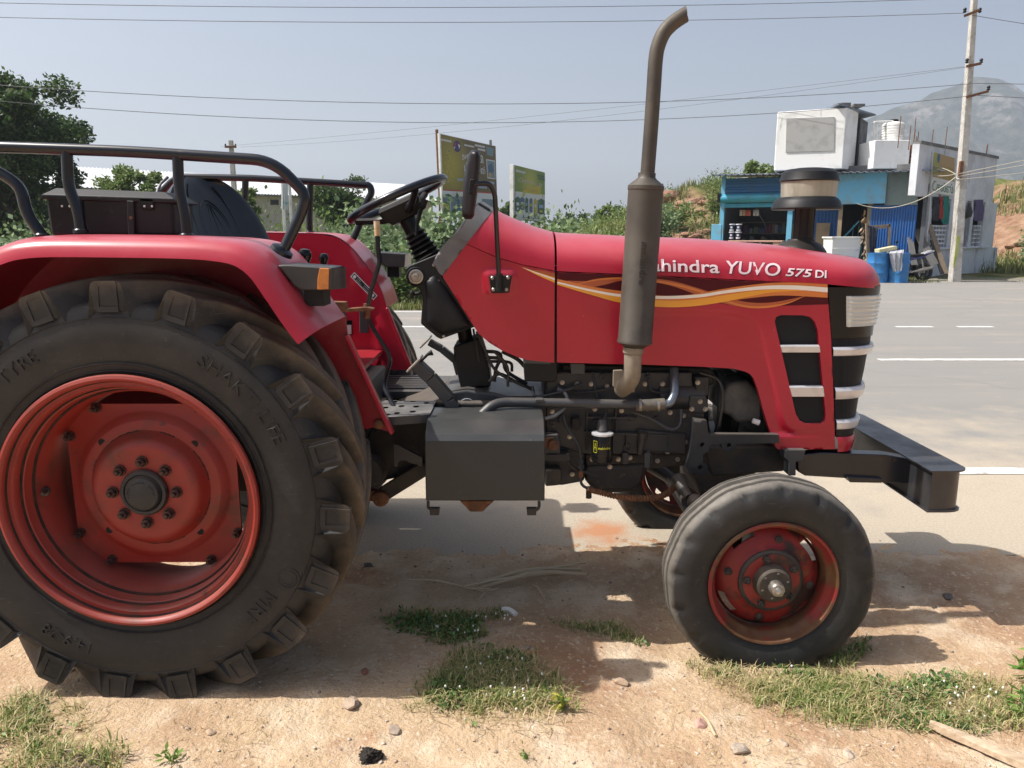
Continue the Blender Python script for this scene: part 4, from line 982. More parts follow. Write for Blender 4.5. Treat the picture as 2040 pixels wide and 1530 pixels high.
cb = at(1606, 418, YC); mb = MB(); mb.lathe([(0.035, 0.004), (0.128, 0.0), (0.130, 0.006), (0.122, 0.030), (0.112, 0.042), (0.102, 0.046), (0.03, 0.046)], cb, (0, 0, 1), 48); build('lower_bowl', mb, M['dash_dk'], PC)
mb = MB(); cj = at(1610, 393, YC); mb.lathe([(0.097, -0.004), (0.101, 0.0), (0.104, 0.063), (0.098, 0.066)], cj, (0, 0, 1), 48)
build('clear_bowl', mb, pm('dusty_clear_bowl', (0.44, 0.41, 0.33), 0.3, coat=0.6, layers=[((0.28, 0.26, 0.2), 14, 0.45, 0.7, 4, (1, 1, 0.15)), ((0.55, 0.52, 0.44), 30, 0.55, 0.7, 3, (1, 1, 0.2))], trans=0.25), PC)
cc = at(1612, 361, YC); mb = MB(); mb.lathe([(0.08, -0.004), (0.108, -0.003), (0.110, 0.002), (0.107, 0.010), (0.102, 0.03), (0.086, 0.043), (0.05, 0.048), (0.0, 0.049)], cc, (0, 0, 1), 48); build('cap', mb, M['dash_dk'], PC)

# ------------------------------------------------------------------ fenders
def arch(px_, Y): return [Vector((p.x, 0, p.z)) for p in (at(a, b, Y) for a, b in px_)]
def fender(path, yin, yout, sgn, name):
    c = crv(path, 4); n = len(c); rows = []
    sec = [(0.0, 0.0), (0.05, 0.0), (0.55, 0.004), (0.82, 0.001), (0.89, -0.005), (0.94, -0.015), (0.975, -0.032), (0.99, -0.058), (0.975, -0.058), (0.955, -0.036), (0.91, -0.02), (0.8, -0.010), (0.4, -0.008), (0.0, -0.010)]
    for i, p in enumerate(c):
        t = (c[min(i+1, n-1)]-c[max(i-1, 0)]).normalized(); nn = Vector((-t.z, 0, t.x)); nn = nn if nn.z > 0 or (nn.z > -0.5 and nn.x != 0 and abs(nn.z) < 0.3) else nn
        if t.x < 0: nn = -nn
        f = 1.0
        rows.append([(p+nn*o_).to_tuple()[0:1]+(yin+(yout-yin)*y*f,)+((p+nn*o_).z,) for y, o_ in sec])
    mb = MB(); mb.grid(rows); mb.add(rows[0], [tuple(range(len(sec)))]); mb.add(rows[-1], [tuple(range(len(sec)))])
    return mb
PN = arch([(-240, 860), (-215, 760), (-180, 670), (-140, 598), (-90, 540), (-40, 502), (10, 480), (60, 471.5), (120, 469.5), (240, 470.5), (353, 472.5), (425, 477), (482, 489), (527, 520), (564, 570), (592, 612), (612, 640), (628, 660)], 2.16)
mb = fender(PN, 2.56, 2.14, -1, 'near')
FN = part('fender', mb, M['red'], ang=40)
wall = [(p.x, p.z-0.004) for p in PN]
front = S([(692, 668), (737, 765), (782, 862), (744, 852), (733, 740)], 2.56)
zb = 0.74
wl = wall+front[:3]+[front[3]]+[(-0.62, zb), (wall[0][0]+0.05, zb)]
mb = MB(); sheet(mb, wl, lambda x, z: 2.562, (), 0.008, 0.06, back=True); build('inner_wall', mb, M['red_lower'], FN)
e0_, e1_ = at(691, 668, 2.545), at(782, 863, 2.545); mb = MB(); mb.bar(e0_, e1_, 0.012, 0.034, up=(0, 1, 0)); build('edge_flange', mb, M['red'], FN, bevel=0.003)
mb = MB(); c = at(755, 845, 2.553); mb.lathe([(0.016, 0), (0.016, 0.006), (0.01, 0.009)], c, (0, -1, 0), 14); build('bolt', mb, M['rust'], FN)
# far fender: its inner wall faces the camera
PF = arch([(150, 900), (160, 700), (200, 560), (260, 490), (330, 465), (400, 462.5), (480, 462.5), (560, 463.5), (640, 465.5), (672, 472), (699, 491), (724, 520), (745, 550), (761, 580), (771, 612)], 3.54)
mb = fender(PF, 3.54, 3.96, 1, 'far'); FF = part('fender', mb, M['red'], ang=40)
wl = [(p.x, p.z-0.003) for p in PF]+S([(796, 668), (821, 736), (720, 738)], 3.54)+[(-0.7, zb), (PF[0].x+0.05, zb)]
HMP = S([(590, 506), (620, 512), (690, 556), (752, 624), (753, 742)], 3.54)
LOWP = HMP+S([(560, 742), (560, 506)], 3.54)
def yfar(x, z):
    d = polydist(x, z, HMP); return 3.536+0.012*sstep(-0.006, 0.006, d if inside(x, z, LOWP) else -d)
mb = MB(); sheet(mb, wl, yfar, (), 0.01, 0.028); build('inner_wall', mb, M['red'], FF, ang=50)
mb = MB(); e0_, e1_ = at(771, 613, 3.545), at(821, 737, 3.545); mb.bar(e0_, e1_, 0.012, 0.03, up=(0, 1, 0)); build('edge_flange', mb, M['red'], FF, bevel=0.003)
mb = MB(); sheet(mb, S([(706, 542), (752, 589), (744, 598), (698, 551)], 3.53), lambda x, z: 3.530, (), 0, 0.05); sheet(mb, S([(706, 544.5), (749.5, 589), (744, 595), (700.5, 551)], 3.53), lambda x, z: 3.529, (), 0, 0.05, mi=1)
o = build('warning_sticker', mb, [pm('white_print', (0.7, 0.7, 0.7), 0.4), pm('black_sticker', (0.015, 0.015, 0.015), 0.4)], FF); M['white_print'] = o.data.materials[0]; M['blk_print'] = o.data.materials[1]
mb = MB(); P = lambda px, py: at(px, py, 3.528)
for t, w in ((0.08, 3.2), (0.92, 3.2)):
    c = P(703+43*t, 548+44*t); mb.lathe([(0.0075, 0.0), (0.0, 0.0004)], c, (0, -1, 0), 12)
for t0, t1, o_ in ((0.18, 0.40, -1.3), (0.18, 0.34, 1.3), (0.5, 0.8, -1.3), (0.5, 0.72, 1.3)):
    a, b = P(703+43*t0+o_, 548+44*t0-o_), P(703+43*t1+o_, 548+44*t1-o_); mb.bar(a, b, 0.0008, 0.0022, up=(0, 1, 0))
build('sticker_print', mb, M['white_print'], FF)['kind'] = 'stuff'
mb = MB(); mb.prism(S([(684, 639), (700, 639), (701, 668), (684, 668)], 3.52), 3.53, 3.538); mb.prism(S([(685.5, 648), (699, 648), (699.5, 666), (685.5, 666)], 3.52), 3.528, 3.5302, 1); build('data_plate', mb, [M['gloss'], M['silver']], FF)
mb = MB(); mb.prism(S([(716, 618), (733, 622), (733, 664), (716, 663)], 3.50), 3.50, 3.535); build('lever_guide', mb, M['slate'], FF, bevel=0.003)
# side lamps on both fenders
M['amber_lens'] = pm('amber_lamp_lens', (0.55, 0.19, 0.03), 0.25, coat=0.6, layers=[((0.35, 0.1, 0.02), 30, 0.4, 0.7)]); M['lamp_white'] = pm('clear_lamp_lens', (0.6, 0.55, 0.45), 0.2, coat=0.7)
M['lampbody'] = pm('faded_black_lamp', (0.03, 0.03, 0.031), 0.5, layers=[((0.05, 0.047, 0.043), 20, 0.45, 0.7)])
def lamp(Y0, Y1, flip):
    o = empty('fender_lamp', at(600, 580, Y0))
    mb = MB(); a = S([(551, 528), (571, 527), (663, 533), (661, 578), (600, 579), (585, 570)], Y0); b = S([(563, 528), (571, 527), (663, 533), (661, 578), (602, 579), (590, 570)], Y0)
    n = len(a); vs = [(x, Y0, z) for x, z in a]+[(x, Y1, z) for x, z in b]
    mb.add(vs, [tuple(range(n)), tuple(range(2*n-1, n-1, -1))]+[(i, i+n, (i+1) % n+n, (i+1) % n) for i in range(n)])
    bd = (mb.mirror(YC) if flip else mb); build('body', bd, M['lampbody'], o, bevel=0.006)
    mb = MB(); mb.prism(S([(637, 533.5), (656, 534.5), (655, 576.5), (632, 577.5), (633, 553)], Y0), Y0-0.004, Y0+0.02); build('amber_lens', (mb.mirror(YC) if flip else mb), M['amber_lens'], o, bevel=0.003)
    x0 = at(662, 555, Y0).x; z0_, z1_ = at(662, 577, Y0).z, at(662, 535, Y0).z
    mb = MB(); mb.grid([[(x0-0.004, y, z0_+(z1_-z0_)*k/6) if e in (0, 6) else (x0+0.022*math.sin(math.pi*e/6)**0.6, y, z0_+(z1_-z0_)*k/6) for e, y in enumerate(np.linspace(Y0+0.005, Y1-0.005, 7))] for k in range(7)]); build('front_lens', (mb.mirror(YC) if flip else mb), M['lamp_white'] if flip else M['lampbody'], o)
    mb = MB(); mb.box((at(600, 580, Y0).x, Y0+0.03, z0_-0.05), (at(640, 580, Y0).x, Y1-0.03, z0_+0.01)); build('bracket', (mb.mirror(YC) if flip else mb), M['black'], o)
    return o
lamp(2.22, 2.36, False)
LF = lamp(2.22, 2.36, True)
# guard rails: bent tube with posts
RN = empty('guard_rail', at(300, 300, 2.32)); Yn = 2.32
def rail(name, pts, par, r=0.0165, fr=0.06): return build(name, MB().tube(fillet(W3(pts), fr, 7), r, 14), M['tube'], par)
rail('top_tube', [(-150, 292, Yn), (0, 293, Yn), (262, 302, Yn), (545, 320, Yn), (610, 388, Yn), (600, 425, Yn), (566, 497, Yn-0.02)], RN, fr=0.085)
rail('rear_tube', [(-150, 292, Yn), (-175, 305, Yn), (-60, 320, Yn), (0, 343, Yn), (42, 372, Yn), (52, 425, Yn), (84, 470, Yn)], RN)
rail('post', [(133, 300, Yn), (136, 372, Yn), (156, 420, Yn), (162, 464, Yn)], RN, 0.0158); rail('post', [(354, 312, Yn), (356, 372, Yn), (368, 425, Yn), (372, 472, Yn)], RN, 0.0158)
for px, py in ((161, 461), (372, 470), (84, 470)): build('foot', MB().lathe([(0.021, -0.006), (0.021, 0.004), (0.017, 0.008)], at(px, py, Yn), (0, 0, 1), 18), M['tube'], RN)
build('foot_pad', MB().lathe([(0.035, -0.006), (0.033, 0.004), (0.02, 0.012)], at(562, 499, Yn-0.02), (0.55, -0.1, 0.8), 22), M['tube'], RN)
RF = empty('guard_rail', at(560, 360, 3.78)); Yf = 3.78
rail('top_tube', [(322, 382, Yf), (352, 352, Yf), (500, 355, Yf), (737, 369, Yf), (741, 384, Yf), (728, 406, Yf), (716, 452, Yf), (698, 486, Yf)], RF, fr=0.045)
rail('post', [(489, 356, Yf), (488, 400, Yf), (482, 425, Yf), (481, 455, Yf)], RF, 0.0155); rail('post', [(618, 364, Yf), (618, 400, Yf), (616, 425, Yf), (617, 464, Yf)], RF, 0.0155)
build('foot', MB().lathe([(0.021, -0.006), (0.021, 0.004), (0.017, 0.008)], at(617, 463, Yf), (0, 0, 1), 18), M['tube'], RF)
build('foot_pad', MB().lathe([(0.035, -0.006), (0.033, 0.004), (0.02, 0.012)], at(698, 486, Yf), (0.55, 0.1, 0.8), 22), M['tube'], RF)
# tool box bolted to the fender
M['box_pl'] = pm('worn_black_box', (0.013, 0.014, 0.017), 0.55, spec=0.3, layers=[((0.024, 0.0235, 0.025), 7, 0.4, 0.7), ((0.08, 0.068, 0.058), 40, 0.62, 0.75)], bump=(160, 0.25, 0.001))
TB = empty('tool_box', at(220, 470, 2.40)); Yb = 2.385
b = S([(88, 389), (350, 400), (350, 470), (97, 463)], Yb); mb = MB()
bl, br = b[3][0], b[2][0]; z0_ = b[2][1]; z1_ = b[1][1]
xl = at(88, 389, Yb).x; mb.add([(xl, Yb, at(88, 389, Yb).z), (br, Yb, z1_), (br-0.006, Yb+0.005, z0_), (bl, Yb+0.005, z0_), (xl, Yb+0.16, at(88, 389, Yb).z), (br, Yb+0.16, z1_), (br-0.006, Yb+0.155, z0_), (bl, Yb+0.155, z0_)], [(0, 1, 2, 3), (7, 6, 5, 4), (0, 4, 5, 1), (1, 5, 6, 2), (2, 6, 7, 3), (3, 7, 4, 0)])
build('box_body', mb, M['box_pl'], TB, bevel=0.012)
mb = MB(); zl, zr = at(84, 386, Yb).z, at(350, 397, Yb).z; xl2, xr2 = at(83, 386, Yb).x, at(351, 397, Yb).x
vs = []
for dy_, dz_, ins in ((-0.006, -0.012, 0), (-0.006, 0.002, 0), (0.022, 0.022, 0.03), (0.14, 0.022, 0.03), (0.168, 0.002, 0), (0.168, -0.012, 0)):
    vs += [(xl2+ins, Yb+dy_, zl+dz_*1.0-0.004), (xr2-ins*1.3, Yb+dy_, zr+dz_)]
mb.add(vs, [(0, 1, 3, 2), (2, 3, 5, 4), (4, 5, 7, 6), (6, 7, 9, 8), (8, 9, 11, 10), (0, 2, 4, 6, 8, 10), (1, 11, 9, 7, 5, 3), (0, 10, 11, 1)]); build('lid', mb, M['box_pl'], TB, bevel=0.004)
for x0 in (115, 279):
    mb = MB(); mb.prism(S([(x0, 394), (x0+29, 395), (x0+28, 418), (x0+8, 418), (x0, 412)], Yb), Yb-0.006, Yb+0.01); build('hasp', mb, M['black'], TB, bevel=0.003)
    for dx in (9, 24): build('rivet', MB().lathe([(0.0035, 0), (0.003, 0.002), (0, 0.003)], at(x0+dx, 411, Yb-0.006), (0, -1, 0), 10), M['silver'], TB)
for x0 in (254, ):
    mb = MB(); mb.prism(S([(x0, 399), (x0+15, 400), (x0+16, 469), (x0+3, 469)], Yb), Yb-0.008, Yb+0.01); build('strap_rib', mb, M['box_pl'], TB, bevel=0.004)
    build('lock_hole', MB().lathe([(0.005, 0), (0.005, 0.002)], at(x0+7, 434, Yb-0.008), (0, -1, 0), 12), M['rust'], TB)
mb = MB(); mb.prism(S([(148, 393), (165, 394), (168, 464), (155, 464)], Yb), Yb-0.006, Yb+0.01); build('strap_rib', mb, M['box_pl'], TB, bevel=0.004)
# seat: padded back shell with a stitched edge, cushion below
SE = empty('seat', at(430, 470, YC))
def backpad(u, v):
    """padded back: u across -1..1, v up 0..1, rounded shoulders"""
    w = 0.235*(0.90+0.10*math.sin(math.pi*min(1, v*1.1)))*(1-max(0, (v-0.45)/0.55)**3.2)**0.42
    x = -1.055-0.19*v-0.03*v*v+0.055*abs(u)**2.4; z = 1.12+0.525*v
    dx, dy_ = x+1.13, u*w*1.04; ca, sa = math.cos(R(-24)), math.sin(R(-24))
    return Vector((-1.13+dx*ca-dy_*sa, YC+dx*sa+dy_*ca, z))
mb = MB(); nu, nv = 24, 26; fr_, bk_ = [], []
for j in range(nv+1):
    v = 0.985*(1-(1-j/nv)**1.4)
    fr_.append([backpad(-1+2*i/nu, v)+Vector((0.027, -0.012, 0))*((1-abs(-1+2*i/nu)**4)**0.5*(1-v**6)**0.5) for i in range(nu+1)])
    bk_.append([backpad(-1+2*i/nu, v)+Vector((-0.064, 0.028, 0))*((1-0.5*abs(-1+2*i/nu)**4)*(1-0.7*v**6))+Vector((0, 0, -0.012)) for i in range(nu+1)])
ring = [f+list(reversed(b_)) for f, b_ in zip(fr_, bk_)]; mb.grid(ring, wrap=True); mb.add(ring[-1], [tuple(range(len(ring[-1])))])
build('backrest', mb, M['leather'], SE, ang=75)
for uu in (-0.45, 0.45):
    mb = MB(); mb.tube([backpad(uu, t)+Vector((0.024, -0.010, 0)) for t in np.linspace(0.05, 0.93, 14)], 0.0032, 6); build('piping', mb, M['leather'], SE)
mb = MB()
for sc in (1.0, 0.86):
    mb.tube([backpad(0.30*sc*math.cos(t), 0.62+0.2*sc*math.sin(t))+Vector((0.0255, -0.0115, 0)) for t in np.linspace(0, 2*math.pi, 30)], 0.0018, 6)
for a, b in (((-0.18, 0.5), (0.02, 0.80)), ((0.02, 0.46), (0.04, 0.80)), ((0.2, 0.5), (0.05, 0.80))):
    mb.tube([backpad(a[0]+(b[0]-a[0])*t, a[1]+(b[1]-a[1])*t)+Vector((0.0255, -0.0115, 0)) for t in np.linspace(0, 1, 8)], 0.0018, 6)
build('embossed_emblem', mb, M['leather'], SE)['kind'] = 'stuff'
mb = MB(); zt_ = [backpad(-0.985, t)+Vector((-0.045, -0.012, 0)) for t in np.linspace(0.02, 0.97, 20)]; mb.tube(zt_, [0.006 if k % 2 else 0.0045 for k in range(20)], 6); build('edge_stitching', mb, M['dash'], SE)
mb = MB(); mb.box((-1.16, YC-0.24, 1.02), (-0.70, YC+0.24, 1.12)); build('cushion', mb, M['leather'], SE, bevel=0.04, segs=4)
mb = MB(); mb.box((-1.1, YC-0.15, 0.86), (-0.78, YC+0.15, 1.02)); build('seat_base', mb, M['black'], SE)
mb = MB(); mb.box((-1.75, 2.572, 0.875), (-0.60, 3.528, 0.893)); part('sun_block_floor', mb, M['red_lower'])  # unseen floor added between the fenders to block sun from the ground
# ------------------------------------------------------------------ engine, gearbox, axle, pedals, bumper
EN_ = empty('engine', at(1250, 900, YC))
def ep(name, mb, m=None, **kw): return build(name, mb, m or M['chassis'], EN_, **kw)
def pr(poly, y0, y1, Y=None): return MB().prism(S(poly, Y or y0), y0, y1)
ep('block', pr([(1088, 742), (1380, 742), (1384, 905), (1160, 905), (1088, 880)], 2.84, 3.26), bevel=0.006)
ep('rocker_cover', pr([(1120, 727), (1420, 735), (1424, 768), (1120, 770)], 2.88, 3.2), M['dirty'], bevel=0.01)
ep('side_plate', pr([(1272, 856), (1366, 866), (1366, 905), (1270, 897)], 2.822, 2.85), bevel=0.004)
for poly in ([(1165, 860), (1366, 868), (1366, 872), (1165, 864)], [(1170, 830), (1270, 832), (1270, 836), (1170, 834)], [(1247, 866), (1250, 866), (1250, 892), (1247, 892)], [(1330, 868), (1333, 868), (1333, 890), (1330, 890)], [(1226, 800), (1229, 800), (1229, 860), (1226, 860)], [(1168, 800), (1171, 800), (1171, 900), (1168, 900)], [(1296, 905), (1300, 905), (1300, 925), (1296, 925)], [(1240, 903), (1252, 903), (1252, 925), (1240, 925)]):
    ep('casting_rib', pr(poly, 2.815, 2.845), bevel=0.0015)
for px, py, r in ((1187, 841, .012), (1225, 840, .011), (1253, 833, .012), (1308, 835, .012), (1249, 890, .014), (1300, 870, .008), (1352, 790, .012), (1200, 750, .012), (1290, 752, .01), (1120, 833, .012), (1100, 843, .011), (1112, 838, .007)):
    o = ep('boss', MB().lathe([(r, 0), (r, 0.012), (r*0.55, 0.013), (r*0.5, 0.006)], at(px, py, 2.838), (0, -1, 0), 14), bevel=0)
ep('crankcase', pr([(1165, 905), (1385, 905), (1362, 930), (1290, 935), (1270, 980), (1188, 985), (1168, 960)], 2.88, 3.2), M['dirty'], bevel=0.012)
ep('oil_pan', pr([(1165, 930), (1290, 925), (1282, 962), (1260, 978), (1190, 980), (1165, 960)], 2.86, 3.15), M['dirty'], bevel=0.02)
mb = pr([(1083, 752), (1108, 740), (1158, 742), (1160, 780), (1083, 790)], 2.86, 3.1); ep('cylinder_head', mb, M['dirty'], bevel=0.005)
mb = pr([(1043, 722), (1110, 724), (1110, 756), (1105, 762), (1045, 760)], 2.80, 3.0); ep('battery_tray', mb, M['black'], bevel=0.006)
mb = pr([(1136, 724), (1165, 725), (1165, 745), (1138, 745)], 2.80, 2.83); ep('hood_bracket', mb, M['slate'], bevel=0.002)
# bell housing and gearbox
ep('bell_housing', pr([(1085, 790), (1165, 790), (1165, 960), (1120, 968), (1085, 968)], 2.85, 3.25), M['chassis'], bevel=0.012)
ep('housing_flange', pr([(1086, 935), (1118, 935), (1120, 960), (1112, 968), (1086, 970)], 2.80, 2.86), M['dirty'], bevel=0.008)
GB = part('gearbox', pr([(730, 870), (770, 835), (870, 800), (1090, 800), (1090, 965), (860, 940), (735, 965)], 2.84, 3.26), M['dirty'], bevel=0.015)
mb = pr([(870, 800), (885, 782), (930, 776), (955, 780), (985, 783), (1010, 790), (1090, 790), (1090, 820), (870, 820)], 2.86, 3.22); build('top_cover', mb, M['slate'], GB, bevel=0.012)
vs, fs = text_geo('mahindra', 0.020, 0.0, 0, 1.0, 0.0, res=2); c = at(906, 812, 2.85); mb = MB(); mb.add([(c.x+x*1.1, 2.856-(0.003 if z > 0 else 0), c.z+y) for x, y, z in [(v[0], v[1], 1) for v in vs]], fs)
for rr in (0.020,): mb.tube([Vector((at(930, 800, 2.85).x+rr*math.cos(t), 2.855, at(930, 800, 2.85).z+rr*0.5*math.sin(t))) for t in np.linspace(0, 6.283, 24)], 0.0018, 5)
build('cast_lettering', mb, M['silver'], GB)['kind'] = 'stuff'
mb = MB(); mb.cyl((-1.121, 2.5, 0.642), (-1.121, 3.6, 0.642), 0.085, 24, r2=0.085); mb.box((-1.32, 2.80, 0.45), (-0.55, 3.30, 0.86)); part('rear_axle', mb, M['dirty'], bevel=0.01)
part('axle_bracket', pr([(783, 886), (792, 886), (842, 912), (842, 930), (815, 922), (808, 917), (794, 920), (793, 931), (785, 930)], 2.74, 2.76), M['slate'], bevel=0.002)
mb = MB(); mb.bar(at(762, 985, 2.80), at(850, 930, 2.80), 0.03, 0.055); part('lift_link', mb, M['dirty'], bevel=0.004)
mb = MB(); mb.lathe([(0.024, -0.02), (0.03, -0.01), (0.03, 0.03), (0.018, 0.035)], at(760, 990, 2.79), (0, -1, 0), 18); mb.bar(at(735, 985, 2.80), at(775, 990, 2.80), 0.03, 0.045); part('link_end', mb, M['rust'], bevel=0.004)
mb = MB(); mb.lathe([(0.045, 0), (0.06, 0.05), (0.05, 0.12)], at(745, 930, 2.78), (0, -1, 0.1), 20); part('final_drive_boss', mb, M['dirty'])
# footplates
zf_ = at(800, 828, 2.62).z
fo = [(at(733, 850, 2.62).x, 2.62), (at(781, 832, 2.62).x, 2.60), (at(856, 820, 2.64).x, 2.64), (at(866, 800, 2.80).x, 2.86), (at(690, 795, 2.86).x, 2.88)]
hs = []
for px, py in ((768, 812), (800, 797), (838, 797), (791, 823), (800, 809), (829, 810), (823, 799), (785, 800), (850, 803), (822, 820), (772, 826)):
    g_ = gnd(px, py, zf_); hs.append([(g_.x+0.012*math.cos(R(a)), g_.y+0.016*math.sin(R(a))) for a in range(0, 360, 45)])
mb = MB(); sheet(mb, fo, lambda x, y: zf_, hs, 0.0, 0.03); mb.v = [(x, z, y) for x, y, z in mb.v]
FP = part('footplate', mb, pm('scuffed_step_plate', (0.2, 0.19, 0.175), 0.5, metal=0.3, layers=[((0.09, 0.088, 0.085), 9, 0.45, 0.65), ((0.3, 0.26, 0.2), 50, 0.62, 0.75)]))
mb = MB(); n = len(fo); mb.add([(x, y, zf_-0.001) for x, y in fo]+[(x, y, zf_-0.03) for x, y in fo], [(i, (i+1) % n, (i+1) % n+n, i+n) for i in range(n)]+[tuple(range(n, 2*n))]); build('plate_edge', mb, M['slate'], FP)
zk = at(790, 770, 3.3).z
mb = MB(); mb.box((-0.98, 3.20, zk-0.03), (-0.26, 3.56, zk)); FP2 = part('footplate', mb, M['slate'], bevel=0.004)  # far footplate, lengthened rearward to block sun patches below
mb = MB()
for k in range(7): y = 3.24+k*0.045; mb.box((-0.70, y, zk), (-0.36, y+0.02, zk+0.008))
build('tread_ribs', mb, M['slate'], FP2)['kind'] = 'stuff'
# pedals
def pedal(pts, pad, y, w=0.03):
    o = empty('pedal', at(*pts[0], y)); mb = MB(); P = [at(a, b, y) for a, b in pts]
    for a, b in zip(P[:-1], P[1:]): mb.bar(a, b, w*0.7, w, up=(0, 1, 0))
    build('arm', mb, M['slate'], o, bevel=0.004)
    a, b = at(*pad[0], y), at(*pad[1], y); mb = MB(); u = (b-a); nrm = Vector((-u.z, 0, u.x)).normalized()*0.008
    mb.add([a+Vector((0, -0.04, 0)), b+Vector((0, -0.04, 0)), b+Vector((0, 0.04, 0)), a+Vector((0, 0.04, 0)), a+nrm+Vector((0, -0.04, 0)), b+nrm+Vector((0, -0.04, 0)), b+nrm+Vector((0, 0.04, 0)), a+nrm+Vector((0, 0.04, 0))], [(3, 2, 1, 0), (4, 5, 6, 7), (0, 1, 5, 4), (1, 2, 6, 5), (2, 3, 7, 6), (3, 0, 4, 7)]); build('pad', mb, M['steel'], o, bevel=0.003)
pedal([(855, 681), (880, 695), (908, 718), (915, 745)], [(840, 692), (860, 672)], 3.05, 0.038)
pedal([(826, 722), (858, 752), (895, 795), (905, 815)], [(814, 740), (842, 712)], 2.80, 0.062)
mb = MB(); mb.tube(W3([(838, 720, 2.78), (852, 706, 2.78), (861, 702, 2.78)]), [0.005, 0.006, 0.012], 8); part('brake_latch', mb, M['black'])
part('steering_gearbox', pr([(903, 690), (940, 678), (955, 672), (975, 735), (978, 770), (918, 775), (905, 720)], 2.92, 3.10), M['dash_dk'], bevel=0.008)
mb = MB(); mb.cyl(at(930, 690, 3.0), at(922, 640, 3.0), 0.028, 16); part('steering_shaft', mb, M['black'])
M['hose'] = pm('black_rubber_hose', (0.02, 0.021, 0.023), 0.4)
for pts, r in (([(950, 660, 2.85), (965, 695, 2.85), (985, 735, 2.85), (1020, 760, 2.85)], .006), ([(965, 700, 2.9), (990, 702, 2.9), (998, 712, 2.9), (988, 735, 2.9), (985, 760, 2.9)], .007), ([(968, 712, 2.9), (1000, 716, 2.9), (1010, 740, 2.9), (1050, 765, 2.9)], .007), ([(970, 720, 2.92), (1015, 722, 2.92), (1020, 740, 2.92)], .006), ([(975, 760, 2.88), (995, 745, 2.88), (1030, 762, 2.88), (1060, 775, 2.88)], .007), ([(943, 655, 2.87), (948, 690, 2.87), (953, 720, 2.87)], .004), ([(1000, 700, 2.95), (1030, 715, 2.95), (1045, 730, 2.95)], .008), ([(985, 700, 2.84), (1010, 730, 2.84), (1012, 770, 2.84)], .006)):
    part('hose', MB().tube(crv(W3(pts), 6), r, 8), M['hose'])
# pipes along the engine
ep('return_pipe', MB().tube(fillet(W3([(955, 830, 2.72), (982, 805, 2.74), (1010, 801, 2.76), (1268, 806, 2.77)]), 0.06), 0.0175, 14), M['slate'])
ep('coolant_pipe', MB().tube(fillet(W3([(1318, 807, 2.77), (1335, 804, 2.77), (1345, 780, 2.79), (1343, 735, 2.84)]), 0.05), 0.0165, 14), M['chrome_pipe'])
mb = MB(); mb.tube(W3([(1266, 808, 2.77), (1292, 807, 2.77), (1324, 805, 2.77)]), 0.0225, 14); ep('hose_coupler', mb, pm('old_rubber_coupler', (0.09, 0.085, 0.075), 0.6, layers=[((0.16, 0.13, 0.09), 25, 0.45, 0.65)]))
for px in (1272, 1308): mb = MB(); mb.tube([at(px, 807.5, 2.77), at(px+5, 807.3, 2.77)], 0.0245, 16); ep('hose_clamp', mb, M['steel'])
ep('pipe_clip', pr([(1067, 796), (1083, 796), (1083, 802), (1067, 802)], 2.735, 2.78), M['slate'], bevel=0.002)
ep('vacuum_line', MB().tube(crv(W3([(1262, 820, 2.80), (1300, 836, 2.79), (1330, 854, 2.79), (1347, 854, 2.79), (1356, 842, 2.79), (1357, 815, 2.80)]), 6), 0.0062, 8), M['slate'])
ep('breather_hose', MB().tube(crv(W3([(1085, 834, 2.74), (1105, 828, 2.75), (1124, 812, 2.77), (1130, 795, 2.78), (1124, 782, 2.80), (1112, 775, 2.82)]), 6), 0.0065, 8), pm('grey_hose', (0.13, 0.14, 0.15), 0.45))
ep('fuel_line', MB().tube(crv(W3([(1122, 828, 2.8), (1128, 850, 2.79), (1150, 882, 2.78), (1157, 905, 2.78), (1157, 950, 2.78), (1160, 966, 2.78), (1175, 975, 2.78)]), 6), 0.0055, 8), M['slate'])
for y0, y1, r in ((915, 925, .011), (925, 932, .015), (938, 950, .0095)): ep('line_fitting', MB().cyl(at(1157, y1, 2.78), at(1157, y0, 2.78), r, 6), M['rust'] if y0 > 930 else M['slate'])
pt = crv(W3([(1172, 974, 2.78), (1192, 980, 2.78), (1230, 989, 2.77), (1275, 993, 2.78), (1315, 989, 2.80), (1338, 976, 2.83), (1345, 962, 2.86)]), 22)
ep('spring_hose', MB().tube(pt, [0.0125 if k % 3 else 0.0088 for k in range(len(pt))], 10), M['rust'], ang=20)
ep('hose_end', MB().tube(W3([(1170, 973, 2.78), (1184, 978, 2.78)]), 0.0095, 10), pm('copper_end', (0.4, 0.25, 0.17), 0.5, metal=0.3))
ep('drain_pipe', MB().cyl(at(1173, 992, 2.80), at(1173, 970, 2.80), 0.011, 12), M['dirty'])
